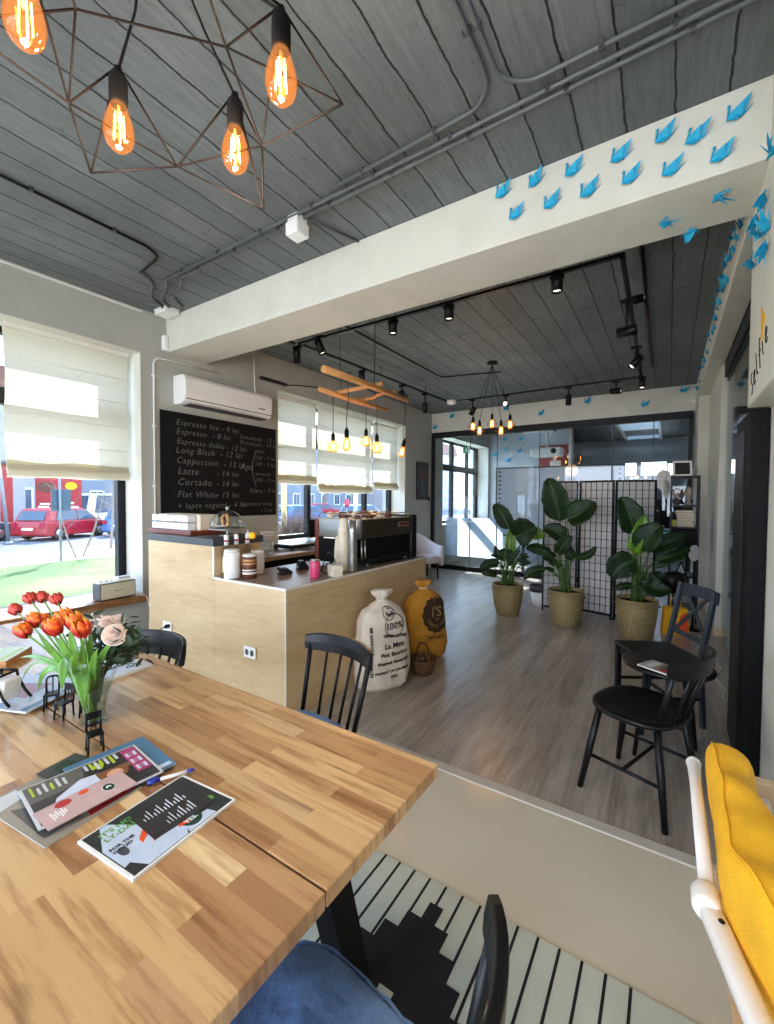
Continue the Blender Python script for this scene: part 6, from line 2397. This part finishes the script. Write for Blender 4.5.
# ------------------------------------------------------------------ potted plants
def pot_plant(px, py, r_top, r_bot, h, leaves, label, potlabel, seed, stalks=7, z_soil=None):
    q = at(px, py, 'z', 0)
    q.y += r_bot * .8
    q.x -= 0
    base = V((q.x, q.y, 0))
    t = thing('plant_pot', potlabel, 'plant pot', base)
    pr = [(.001, 0), (r_bot * .96, 0), (r_bot, .01), ((r_top * .6 + r_bot * .4), h * .35), (r_top * .99, h * .75), (r_top, h - .012), (r_top + .004, h - .008), (r_top + .002, h), (r_top - .012, h), (r_top - .016, h - .03)]
    MB().lathe(pr, (0, 0, 0), 40, cap=False).build('pot_wall', MT['pot'], t)
    hd = MB()
    for s in (-1, 1):
        hd.tube([(s * (r_top + .002), -.03, h - .06), (s * (r_top + .02), 0, h - .075), (s * (r_top + .002), .03, h - .06)], .005, 6)
    hd.build('pot_handle', MT['brown'], t)
    p = thing('bird_of_paradise_plant', label, 'plant', base + V((0, 0, h - .04)), 0, 'large leafy plants in gold pots')
    o = base + V((0, 0, h - .04))
    MB().lathe([(.001, -.005), (r_top - .018, -.005), (r_top - .018, .0), (.001, .008)], (0, 0, 0), 24).build('soil', MT['soil'], p)
    rp = random.Random(seed)
    stalk = MB()
    for (bp, tp, w, dy0, dy1, bright, bend) in leaves:
        B = at(bp[0], bp[1], 'y', base.y + dy0) - o
        T = at(tp[0], tp[1], 'y', base.y + dy1) - o
        root = V((rp.uniform(-.06, .06), rp.uniform(-.05, .05), 0))
        stalk.tube(curve3(root, V((root.x * .7 + B.x * .2, root.y * .7 + B.y * .2, B.z * .62)), B, 10), [.013 - .0007 * i for i in range(11)], 7)
        d = T - B
        side = d.cross(V((0, -1, 0))).normalized()
        Mi = (B + T) / 2 + side * bend * d.length + V((0, -.05, 0))
        lb = MB()
        nrm = (V((rp.uniform(-.3, .3), -1, rp.uniform(.1, .6)))).normalized()
        pts = curve3(B, Mi, T, 16)
        n = 16
        vs = []
        for i, pt in enumerate(pts):
            s = i / n
            dd = (pts[min(i + 1, n)] - pts[max(i - 1, 0)]).normalized()
            sd = dd.cross(nrm).normalized()
            up = sd.cross(dd).normalized()
            prof = min(1, (s / .22)) ** .5 * min(1, ((1 - s) / .42 + .02)) ** .55 if 0 < s < 1 else .05
            for kk in range(9):
                u = kk / 4 - 1
                rip = .012 * math.sin(s * 22 + kk) * abs(u)
                vs.append(pt + sd * (w / 2 * prof * u * (1 + .03 * math.sin(s * 31 + u * 3))) + up * (abs(u) * w * .5 * prof * .35 + rip * w * 2))
        fs = [(i * 9 + kk, i * 9 + kk + 1, (i + 1) * 9 + kk + 1, (i + 1) * 9 + kk) for i in range(n) for kk in range(8)]
        lb.add(vs, fs, 0, True)
        leaf = lb.build('leaf', MT['leaf_bright'] if bright else MT['leaf'], p, solid=.002)
        MB().tube([q_ + V((0, -.004, .0)) for q_ in pts[:-1]], [.006 - .0003 * i for i in range(16)], 5).build('midrib', MT['stalk'], leaf)
    for k in range(stalks):
        a = rp.uniform(0, 2 * PI)
        r1 = V((.05 * math.cos(a), .05 * math.sin(a), 0))
        e = V((.16 * math.cos(a), .12 * math.sin(a), rp.uniform(.22, .42)))
        stalk.tube(curve3(r1, V((r1.x, r1.y, e.z * .7)), e, 6), [.012, .011, .010, .009, .008, .006, .004], 6)
        sl = MB()
        d2 = V((math.cos(a), math.sin(a) - .2, .5)).normalized()
        blade(sl, curve3(e, e + d2 * .07, e + d2 * .15 - V((0, 0, .03)), 8), .05, (0.2, -1, .4), .2)
        sl.build('leaf', MT['leaf'], p, solid=.002)
    stalk.build('stalk', MT['stalk'], p)
    return p


def pxm(w, d=6.0):
    return w * d / F_PX


pot_plant(504.5, 615.5, .195, .145, .40, [
    ((509.7, 529), (494, 504), pxm(15), -.05, -.05, 0, .12), ((511, 553), (513, 526), pxm(11), 0, .05, 1, .0), ((516, 538), (537, 529), pxm(26), .0, -.1, 0, -.15), ((527, 534), (545, 536), pxm(13), .1, .1, 1, -.1),
    ((500, 563), (480, 570), pxm(9), -.1, -.2, 0, .25), ((497, 576), (482, 574), pxm(6), -.1, -.2, 0, .2), ((501, 560), (495, 546), pxm(6), .05, .1, 0, 0), ((514, 556), (498, 552), pxm(9), .0, .0, 0, .1),
    ((517, 560), (531, 564), pxm(5), .1, .1, 0, -.2), ((508, 566), (520, 550), pxm(8), 0, 0, 0, -.1)],
    'leafy plant with bright green centre leaves in the leftmost gold pot', 'gold woven pot, leftmost of the three before the screen', 31)
pot_plant(563, 626.5, .20, .15, .42, [
    ((560, 521), (547.5, 478), pxm(22), 0, -.08, 0, .10), ((568, 519), (595, 502), pxm(22), -.1, -.1, 0, .12), ((566, 541), (543, 528), pxm(15), 0, -.05, 0, .25), ((558, 554), (572, 536), pxm(11), -.12, -.12, 0, -.1),
    ((576, 557), (596, 546), pxm(7), -.1, -.15, 0, .35), ((552, 555), (526, 548), pxm(10), .05, .1, 0, .2), ((546, 569), (524, 580), pxm(8), -.1, -.2, 0, .3), ((573, 560), (568, 545), pxm(9), 0, 0, 0, 0),
    ((556, 566), (547, 552), pxm(6), 0, 0, 0, 0)],
    'tall plant with one big upright leaf in the middle gold pot', 'gold woven pot, middle one before the screen', 32)
pot_plant(635, 639, .205, .155, .42, [
    ((634, 534), (620.5, 497), pxm(19), 0, -.05, 0, .12), ((637, 556), (645, 515), pxm(12), -.08, -.08, 1, -.05), ((641, 550), (662, 524), pxm(19), -.12, -.15, 0, -.1), ((652, 547), (685, 533), pxm(14), .05, .1, 0, .15),
    ((635, 560), (612, 578), pxm(20), -.05, -.1, 0, .25), ((645, 572), (672, 590), pxm(16), .05, .0, 0, .55), ((633, 586), (614, 589), pxm(6), -.1, -.15, 0, .2), ((633, 552), (640, 530), pxm(10), -.1, -.1, 1, .0),
    ((637, 585), (652, 578), pxm(6), .0, .0, 0, .2), ((656, 560), (690, 548), pxm(12), .1, .2, 0, .1)],
    'plant with drooping dark leaves in the rightmost gold pot', 'gold woven pot, rightmost of the three before the screen', 33)
q = at(537.5, 607, 'z', 0)
t = thing('planter', 'small white planter with a dark rim left of the folding screen', 'plant pot', (q.x - .02, q.y + .10, 0))
MB().lathe([(.001, 0), (.08, 0), (.105, .20), (.001, .20)], (0, 0, 0), 24).build('planter_body', MT['white_gloss'], t)
MB().lathe([(.108, .20), (.125, .29), (.118, .29), (.10, .21)], (0, 0, 0), 24).build('planter_rim', MT['dark_grey'], t)

# ------------------------------------------------------------------ folding screen
pts = [V((-1.43, 6.03, 0)), V((-.995, 6.13, 0)), V((-.565, 6.02, 0)), V((-.125, 6.19, 0))]
t = thing('folding_screen', 'three panel black lattice folding screen with pale paper behind the plants', 'folding screen', (-.78, 6.1, 0))
o = V((-.78, 6.1, 0))
SH = 1.745
for k in range(3):
    a, b = pts[k] - o, pts[k + 1] - o
    d = (b - a).normalized()
    a, b = a + d * .006, b - d * .006
    L = (b - a).length
    nrm = V((-d.y, d.x, 0))
    R = Matrix((d, nrm, V((0, 0, 1)))).transposed()
    mid = (a + b) / 2
    f = MB()
    for s in (-1, 1):
        f.obox(mid + d * s * (L / 2 - .012) + V((0, 0, SH / 2)), (.024, .022, SH), R)
    f.obox(mid + V((0, 0, SH - .012)), (L - .048, .020, .024), R)
    f.obox(mid + V((0, 0, .055)), (L - .048, .020, .024), R)
    fo = f.build('screen_frame', MT['black'], t)
    g = MB()
    for j in range(1, 6):
        g.obox(mid + d * (-L / 2 + .012 + (L - .024) * j / 6) + V((0, 0, SH / 2 + .03)), (.006, .007, SH - .09), R)
    for j in range(1, 16):
        g.obox(mid + V((0, 0, .06 + (SH - .08) * j / 16)), (L - .04, .006, .006), R)
    g.build('lattice', MT['black'], fo)
    MB().obox(mid + nrm * .006 + V((0, 0, SH / 2 + .03)), (L - .04, .0015, SH - .09), R).build('paper_panel', MT['lattice_paper'], fo)

# ------------------------------------------------------------------ whiteboard behind the glass
yb = 8.62
A, B, D = at(497, 469, 'y', yb), at(624, 465, 'y', yb), at(498, 534, 'y', yb)
cx = (A.x + B.x) / 2
t = thing('whiteboard', 'wide white interactive board standing behind the glass partition', 'whiteboard', (cx, yb, 0))
hw = (B.x - A.x) / 2
zt, zb = (A.z + B.z) / 2, D.z
MB().box(-hw, hw, 0, .03, zb, zt).build('board_panel', M('board_white', (226, 228, 236), .35, var=.02), t)
f = MB()
f.box(-hw - .02, hw + .02, -.01, .04, zt, zt + .025).box(-hw - .02, hw + .02, -.01, .04, zb - .03, zb)
f.box(-hw - .02, -hw, -.01, .04, zb, zt).box(hw, hw + .02, -.01, .04, zb, zt)
f.build('board_frame', MT['dark_grey'], t)
ic = MB()
for s in (-1, 1):
    for k in range(14):
        z = zb + .1 + k * (zt - zb - .18) / 13
        ic.box(s * (hw - .06) - .025, s * (hw - .06) + .025, -.002, 0, z, z + .035, 0 if k % 5 else 1)
ic.build('icon_strip', [MT['cover_blue'], MT['print_red']], t)
st = MB()
for s in (-.6, .6):
    st.box(s - .02, s + .02, .03, .07, 0.02, zt - .1)
    st.box(s - .025, s + .025, -.25, .35, 0, .03)
st.build('board_stand', MT['dark_grey'], t)

# ------------------------------------------------------------------ shelf unit at the right
sx0, sx1, sy0, sy1 = .02, .30, 6.42, 6.80
t = thing('shelf_unit', 'narrow black metal shelf unit in the far right corner', 'shelf', ((sx0 + sx1) / 2, (sy0 + sy1) / 2, 0))
cx, cy = (sx0 + sx1) / 2, (sy0 + sy1) / 2
hw, hd = (sx1 - sx0) / 2, (sy1 - sy0) / 2
for s in (-1, 1):
    for r_ in (-1, 1):
        MB().box(s * hw - .01, s * hw + .01, r_ * hd - .01, r_ * hd + .01, 0, 1.78).build('upright', MT['black_metal'], t)
shz = [.15, .55, .93, 1.15, 1.42, 1.78]
for z in shz:
    MB().box(-hw - .012, hw + .012, -hd - .012, hd + .012, z, z + .02).build('shelf_board', MT['black_metal'], t)
sc = MB()
for k in range(9):
    a0 = k * .14
    sc.tube([(hw + .012, hd * .6, .15 + k * .18), (hw + .03, hd * .7, .24 + k * .18), (hw + .012, hd * .8, .33 + k * .18)], .005, 5)
sc.build('side_scroll', MT['steel'], t)
z0 = 1.801
t = thing('photo_frame', 'white photo frame leaning on top of the shelf unit', 'picture frame', (.13, 6.52, z0), .15)
R = Euler((-.25, 0, 0)).to_matrix()
fr = MB()
for (x, z, w, h) in ((0, .01, .20, .022), (0, .185, .20, .022), (-.09, .0975, .022, .16), (.09, .0975, .022, .16)):
    fr.obox(R @ V((x, 0, z)), (w, .016, h), R)
fr.build('frame_border', MT['white_gloss'], t)
MB().obox(R @ V((0, .002, .0975)), (.16, .006, .16), R).build('frame_picture', MT['photo_dark'], t)
MB().obox((0, .075, .07), (.03, .006, .15), (.45, 0, 0)).build('frame_strut', MT['black'], t)
t = thing('glass_vase', 'clear glass ball vase behind the photo frame on the shelf unit', 'vase', (.245, 6.66, z0))
MB().lathe([(.02, .0), (.045, .04), (.05, .08), (.03, .13)], (0, 0, 0), 20, cap=False).build('vase_wall', MT['glass'], t, solid=.003)
MB().lathe([(.001, 0), (.022, 0), (.022, .005), (.001, .005)], (0, 0, 0), 16).build('vase_foot', MT['glass'], t)
rs = random.Random(8)
z = 1.171
lbl = ['lowest', 'second lowest', 'third', 'fourth', 'fifth', 'sixth', 'second from top', 'topmost']
for k in range(8):
    h = .022 + .006 * (k % 2)
    b_ = thing('stacked_book', '%s of the tan books stacked on the shelf unit' % lbl[k], 'book', (.17 + rs.uniform(-.01, .01), 6.58, z), rs.uniform(-.1, .1), 'books on the shelf unit')
    m_ = M('book_cover_%d' % k, [(176, 150, 116), (160, 130, 96), (188, 166, 136), (150, 120, 90)][k % 4], .7)
    MB().box(-.09, .09, -.12, .12, 0, .003).box(-.09, .09, -.12, .12, h - .003, h).box(-.092, -.088, -.12, .12, 0, h).build('cover', m_, b_)
    MB().box(-.086, .087, -.116, .116, .003, h - .003).build('page_block', MT['cream'], b_)
    z += h + .0006
t = thing('ornament', 'grey plaster head ornament on the upper shelf', 'ornament', (.20, 6.56, 1.442))
MB().lathe([(.04, 0), (.04, .02), (.022, .04), (.022, .09), (.03, .10)], (0, 0, 0), 16).build('ornament_base', MT['photo_grey'], t)
MB().ball((0, 0, .16), .055, 12, sz=(.85, 1, 1.25)).build('ornament_head', MT['photo_grey'], t)
t = thing('dried_flowers', 'small pot of dried flowers on the upper shelf', 'plant', (.08, 6.50, 1.442))
MB().lathe([(.001, 0), (.03, 0), (.036, .07), (.03, .07)], (0, 0, 0), 14, cap=False).build('pot_wall', MT['dark_grey'], t)
db = MB()
for k in range(24):
    a = rs.uniform(0, 6.28)
    e = V((.06 * math.cos(a), .05 * math.sin(a), rs.uniform(.12, .2)))
    db.tube([(0, 0, .05), e], .002, 4).ball(e, .009, 5)
db.build('dried_stem', MT['hair'], t)
t = thing('jar', 'small yellow and green jar on the shelf beside the books', 'jar', (.055, 6.50, 1.171))
MB().lathe([(.03, 0), (.034, .01), (.034, .07), (.024, .085)], (0, 0, 0), 16).build('jar_body', MT['lime'], t)
MB().lathe([(.026, .085), (.026, .10), (.001, .10)], (0, 0, 0), 16).build('jar_lid', MT['black'], t)
t = thing('black_case', 'large black case in the middle of the shelf unit', 'case', (.16, 6.60, .951))
MB().box(-.13, .13, -.15, .15, 0, .19).build('case_body', MT['black_matt'], t, bevel=.012)
MB().tube(arc([(-.05, -.152, .12), (-.05, -.18, .12), (.05, -.18, .12), (.05, -.152, .12)], 4, .02), .006, 6).build('case_handle', MT['black'], t)
t = thing('triangle_stand', 'dark triangular card stand on the lower shelf', 'sign', (.14, 6.5, .5755))
b = MB()
for s in (-1, 1):
    b.tube([(s * .055, 0, .006), (0, 0, .16)], .009, 6)
b.tube([(-.055, 0, .006), (.055, 0, .006)], .009, 6)
b.build('triangle_frame', MT['black'], t)
MB().prism([(-.04, .012), (.04, .012), (0, .125)], .012, .016, 'y').build('triangle_card', MT['light_grey'], t)
t = thing('table_mirror', 'round white mirror on a thin stand before the shelf unit', 'mirror', (.255, 6.10, 0), .95)
MB().lathe([(.001, 0), (.11, 0), (.11, .012), (.012, .02), (.01, .80)], (0, 0, 0), 20).build('mirror_stand', MT['black_metal'], t)
MB().lathe([(.001, -.012), (.085, -.012), (.095, 0), (.085, .012), (.001, .012)], (0, 0, .89), 28, R=Euler((PI / 2, 0, 0)).to_matrix()).build('mirror_disc', MT['white_gloss'], t)
t = thing('round_plate', 'white round plate hanging at the left of the shelf top', 'plate', (-.045, 6.36, 1.66))
MB().lathe([(.001, -.004), (.07, -.006), (.095, .006), (.09, .012), (.001, .004)], (0, 0, 0), 28, R=Euler((PI / 2, 0, 1.15)).to_matrix()).build('plate_dish', MT['white_gloss'], t)
MB().tube([(0, .01, .10), (.02, .02, .16)], .003, 5).build('plate_hook', MT['black'], t)
t = thing('yellow_bag', 'yellow and orange carrier bag standing under the shelf unit', 'bag', (.08, 5.80, 0), .2)
MB().prism([(-.13, 0), (.13, 0), (.11, .30), (-.11, .30)], -.06, .06, 'y').build('bag_body', MT['yellow_cloth'], t, bevel=.01)
MB().prism([(.0, .02), (.12, .02), (.105, .27), (.04, .22)], -.062, -.06, 'y').build('orange_panel', MT['print_orange'], t)
MB().tube(arc([(-.05, 0, .30), (-.05, 0, .40), (.05, 0, .40), (.05, 0, .30)], 5, .04), .005, 6).build('bag_handle', MT['yellow_cloth'], t)
t = thing('floor_cable', 'white cable curling over the floor beside the door lining', 'cable', (.30, 4.6, .004))
MB().tube([(.02, 1.25, 0), (.01, .9, 0), (.08, .5, 0), (.12, .2, 0), (.05, -.05, 0), (.10, -.3, 0), (.07, -.5, 0), (.13, -.62, 0), (.2, -.60, 0)], .004, 6).build('cable_cord', MT['white_paint'], t)
t = thing('crumpled_bag', 'round black lamp shade on a low stand behind the drooping leaves', 'lamp', (.06, 6.12, 0))
t.name = 'floor_lamp'
MB().lathe([(.001, 0), (.10, 0), (.10, .012), (.008, .02), (.008, .42)], (0, 0, 0), 20).build('lamp_stand', MT['black_metal'], t)
MB().lathe([(.015, .06), (.12, .02), (.145, -.03), (.14, -.03), (.11, .01), (.001, .04)], (0, -.02, .52), 24, R=Euler((PI / 2 + .2, 0, .2)).to_matrix()).build('lamp_shade', MT['black'], t)

# magazine on the round side table
q = at(660, 668, 'z', .545)
t = thing('magazine', 'small magazine with a red detail on the round side table', 'magazine', (q.x + .02, q.y - .0, .541), -.5)
MB().box(-.11, .11, -.075, .075, 0, .006).build('page_block', MT['white_paint'], t)
ab = MB()
ab.box(-.105, .105, -.072, .072, .006, .0066, 0).box(-.02, .06, -.03, .05, .0066, .0072, 1).box(.0, .05, -.06, -.03, .0066, .0074, 2).box(-.09, -.04, -.06, .06, .0066, .0072, 3)
ab.build('cover_print', [MT['photo_grey'], MT['ink_grey'], MT['print_red'], MT['light_grey']], t)

# ------------------------------------------------------------------ white armchair at the far left
t = thing('tub_armchair', 'white upholstered tub armchair beyond the coffee machine', 'armchair', (-3.86, 7.16, 0), math.radians(58))
wf = M('white_upholstery', (222, 222, 230), .8, var=.05, ns=8)
MB().box(-.24, .24, -.24, .22, .30, .44).build('seat', wf, t, bevel=.03)
sh = MB()


def shell(u, v):
    a = PI * (u * 1.0)
    back = math.sin(a)
    h = .62 + .22 * back ** 2
    x = -.28 * math.cos(a) * (1 + .06 * v)
    y = -.24 + .50 * back ** .6 * (1 + .05 * v) if back > 0 else -.24
    return (x, y, .26 + (h - .26) * v)


sh.grid(shell, 32, 8)
sh.build('backrest', wf, t, solid=.045)
for sx in (-1, 1):
    for sy in (-1, 1):
        MB().tube([(sx * .21, sy * .20, 0), (sx * .20, sy * .18, .31)], [.014, .019], 8).build('leg', MT['black'], t)

# ------------------------------------------------------------------ glass room beyond
A, B = at(540, 446, 'y', 11.96), at(570, 467, 'y', 11.96)
t = thing('red_painting', 'red picture on the end wall of the glass room', 'picture', ((A.x + B.x) / 2, 11.98, (A.z + B.z) / 2))
hw, hh = (B.x - A.x) / 2, abs(A.z - B.z) / 2
MB().box(-hw, hw, -.03, .018, -hh, hh).build('canvas', M('brick_red_canvas', (150, 62, 52), .8, var=.3, ns=3), t)
MB().box(-hw * .3, hw * .4, -.034, -.03, -hh * .9, -hh * .4).box(-hw * .1, hw * .1, -.034, -.03, -hh * .5, hh * .2).build('painted_figure', MT['rose'], t)
q = at(547, 452, 'y', 10.2)
t = thing('projector', 'white projector hanging from the ceiling of the glass room', 'projector', q)
MB().box(-.33, .33, -.2, .2, -.11, .09).build('projector_body', MT['white_gloss'], t, bevel=.04)
MB().tube([(0, 0, .09), (0, 0, CZ - q.z)], .03, 10).build('ceiling_pole', MT['white_paint'], t)
MB().lathe([(.06, -.02), (.06, .02), (.001, .02)], (.18, -.2, 0), 16, R=Euler((PI / 2, 0, 0)).to_matrix()).build('lens', MT['tv'], t)
q = at(571, 452, 'y', 10.0)
t = thing('white_pipe', 'white upright pipe right of the projector', 'pipe', (q.x, 10.0, 0))
MB().tube([(0, 0, 0), (0, 0, CZ)], .05, 12).build('pipe_shaft', MT['white_paint'], t)
MB().lathe([(.05, 2.4), (.07, 2.4), (.07, 2.46), (.05, 2.46)], (0, 0, 0), 14).build('pipe_collar', MT['white_paint'], t)


def led_panel(pxs, label, lit):
    P = [at(px, py, 'z', CZ - .03) for px, py in pxs]
    x0, x1 = min(p.x for p in P), max(p.x for p in P)
    y0, y1 = min(p.y for p in P), max(p.y for p in P)
    t = thing('ceiling_panel_light', label, 'ceiling light', ((x0 + x1) / 2, (y0 + y1) / 2, CZ - .06))
    hx, hy = (x1 - x0) / 2, (y1 - y0) / 2
    f = MB()
    f.box(-hx, hx, -hy, -hy + .06, 0, .06).box(-hx, hx, hy - .06, hy, 0, .06).box(-hx, -hx + .06, -hy, hy, 0, .06).box(hx - .06, hx, -hy, hy, 0, .06)
    f.build('panel_frame', MT['white_paint'], t)
    MB().box(-hx + .06, hx - .06, -hy + .06, -hy * .3, .03, .05).box(-hx + .06, hx - .06, hy * .2, hy * .45, .03, .05).build('light_tube', glow('panel_glow', (190, 215, 240), .16), t)
    return t


led_panel([(618, 420), (657, 418), (630, 445), (663, 443)], 'framed strip light on the dark ceiling of the glass room, right', 1)
led_panel([(528, 432), (556, 431), (545, 443), (570, 442)], 'framed strip light above the projector in the glass room', 1)
q = at(466.5, 450, 'y', 9.6)
t = thing('exit_sign', 'small green exit sign above the window in the glass room', 'sign', (q.x, 9.6, q.z))
MB().box(-.09, .09, -.02, .02, -.075, .075).build('sign_case', MT['exit_green'], t, bevel=.004)
mbx = MB()
mbx.prism([(-.02, -.05), (.0, -.02), (.03, -.05), (.04, -.045), (.012, .0), (.03, .03), (.0, .04), (-.02, .01)], -.022, -.02, 'y').ball((.03, -.02, .055), .012, 6)
mbx.box(.05, .09, -.022, -.02, -.06, .06)
mbx.build('running_symbol', MT['white_paint'], t)
MB().tube([(0, 0, .09), (0, 0, CZ - q.z)], .006, 6).build('sign_hanger', MT['dark_grey'], t)
# desks
for k, (x, y, lb) in enumerate(((-2.6, 10.7, 'white desk in the middle of the glass room'), (.2, 13.4, 'white desk with a teal edge at the right of the glass room'))):
    t = thing('office_desk', lb, 'desk', (x, y, 0))
    MB().box(-.8, .8, -.35, .35, .70, .74).build('desk_top', MT['white_paint'], t, bevel=.004)
    MB().box(-.8, .8, -.352, -.348, .36, .69).build('modesty_panel', MT['white_paint'], t)
    if k:
        MB().box(-.8, .8, -.36, -.352, .68, .745).build('teal_edge', M('teal_edge', (40, 120, 130), .5), t)
    for sx in (-1, 1):
        MB().box(sx * .77 - .02, sx * .77 + .02, -.32, .32, 0, .70).build('leg_frame', MT['white_paint'], t)
# dark panelled cupboard and a flat ragged white shape at the right
A, B = at(652, 500, 'y', 14.7), at(694, 505, 'y', 14.7)
t = thing('dark_cupboard', 'dark grey cupboard behind the shelf unit in the glass room', 'cupboard', ((A.x + B.x) / 2, 14.75, 0))
hw = (B.x - A.x) / 2 + .3
MB().box(-hw, hw, -.2, .2, 0, 1.52).build('cupboard_body', MT['dark_grey'], t, bevel=.01)
for s in (-1, 1):
    p = MB().box(s * hw / 2 - hw / 2 + .02, s * hw / 2 + hw / 2 - .02, -.22, -.2, .05, 1.48).build('cupboard_door', MT['dark_frame'], t)
    MB().box(s * .05 - .01, s * .05 + .01, -.24, -.22, .7, .9).build('door_knob', MT['steel'], p)
q = at(664, 485, 'y', 8.385)
t = thing('white_shape', 'ragged flat white shape at the glass beside the shelf unit', 'patch', (q.x, 8.42, q.z))  # flat ragged outline in plain white, set at the glass
sh_ = [(-.10, .20), (-.02, .26), (.08, .22), (.10, .06), (.06, -.06), (.09, -.14), (.05, -.24), (-.01, -.18), (-.05, -.06), (-.10, .02)]
MB().prism(sh_, -.002, .0, 'y').build('ragged_shape', MT['white_paint'], t)
MB().ball((-.08, -.001, -.42), .012, 6, sz=(1, .1, 1)).build('white_dot', MT['white_paint'], t)
# cranes inside the glass room and in the corridor
cm2 = crane_mesh().build('paper_crane', MT['crane'])
for k, (px, py) in enumerate(((521, 440), (506, 450), (519, 452), (508, 461), (495, 455), (505, 440))):
    q = at(px, py, 'y', 11.99)
    q.z = min(q.z, 3.2)
    o = cm2.copy()
    C.objects.link(o)
    o.location = q
    o.scale = (1.7, 1.7, 1.7)
    tag(o, '%s from the left of the faint cranes on the end wall of the glass room' % ['fourth', 'second', 'fifth', 'third', 'first', 'sixth'][k], 'paper crane', 'paper cranes in the glass room')
q = at(743, 388, 'x', .858)
o = cm2.copy()
C.objects.link(o)
o.matrix_world = Matrix.Translation(q) @ Euler((0, 0, -PI / 2)).to_matrix().to_4x4() @ Matrix.Diagonal((1.6, 1.6, 1.6, 1))
tag(o, 'single blue paper crane on the corridor wall above the door lining', 'paper crane')
bpy.data.objects.remove(cm2)
# ------------------------------------------------------------------ light
sun = bpy.data.lights.new('sun', 'SUN')
sun.energy = SUN_E
sun.angle = math.radians(.6)
sun.color = (1, .95, .86)
so = bpy.data.objects.new('sun', sun)
C.objects.link(so)
so.rotation_euler = V((0, 0, -1)).rotation_difference(V((1, -.86, -1.02)).normalized()).to_euler()

w = bpy.data.worlds.new('sky')
bpy.context.scene.world = w
w.use_nodes = True
nt = w.node_tree
bg = nt.nodes['Background']
tc = nt.nodes.new('ShaderNodeTexCoord')
sp = nt.nodes.new('ShaderNodeSeparateXYZ')
nt.links.new(tc.outputs['Generated'], sp.inputs[0])
rp_ = nt.nodes.new('ShaderNodeValToRGB')
rp_.color_ramp.elements[0].position = 0.0
rp_.color_ramp.elements[0].color = (.78, .86, 1.0, 1)
rp_.color_ramp.elements[1].position = .7
rp_.color_ramp.elements[1].color = (.50, .68, 1.0, 1)
nt.links.new(sp.outputs[2], rp_.inputs[0])
nt.links.new(rp_.outputs[0], bg.inputs[0])
bg.inputs[1].default_value = SKY_E


def portal(name, loc, rot, sx, sy):
    l = bpy.data.lights.new(name, 'AREA')
    l.shape = 'RECTANGLE'
    l.size, l.size_y = sx, sy
    l.cycles.is_portal = True
    o = bpy.data.objects.new(name, l)
    C.objects.link(o)
    o.location = loc
    o.rotation_euler = rot
    return o


# area light -Z must point into the room
portal('window_portal', (-4.95, (W1[0] + W1[1]) / 2, (W1[2] + W1[3]) / 2), (0, -PI / 2, 0), W1[3] - W1[2], W1[1] - W1[0])
portal('window_portal', (-4.95, (W2[0] + W2[1]) / 2, (W2[2] + W2[3]) / 2), (0, -PI / 2, 0), W2[3] - W2[2], W2[1] - W2[0])
portal('window_portal', (-4.95, (W3[0] + W3[1]) / 2, (W3[2] + W3[3]) / 2), (0, -PI / 2, 0), W3[3] - W3[2], W3[1] - W3[0])
portal('window_portal', ((BH[0] + BH[1]) / 2, YB - .3, (BH[2] + BH[3]) / 2), (PI / 2, 0, 0), BH[1] - BH[0], BH[3] - BH[2])

sc = bpy.context.scene
sc.view_settings.view_transform = 'Standard'
sc.view_settings.look = 'None'
sc.view_settings.gamma = 1
sc.view_settings.exposure = EXPO
sc.view_settings.use_curve_mapping = False
sc.render.engine = 'CYCLES'
sc.cycles.max_bounces = 8
sc.cycles.diffuse_bounces = 5
sc.cycles.glossy_bounces = 4
sc.cycles.transmission_bounces = 6
sc.cycles.transparent_max_bounces = 16
sc.cycles.caustics_reflective = False
sc.cycles.caustics_refractive = False
sc.cycles.sample_clamp_indirect = 6
sc.cycles.use_denoising = True
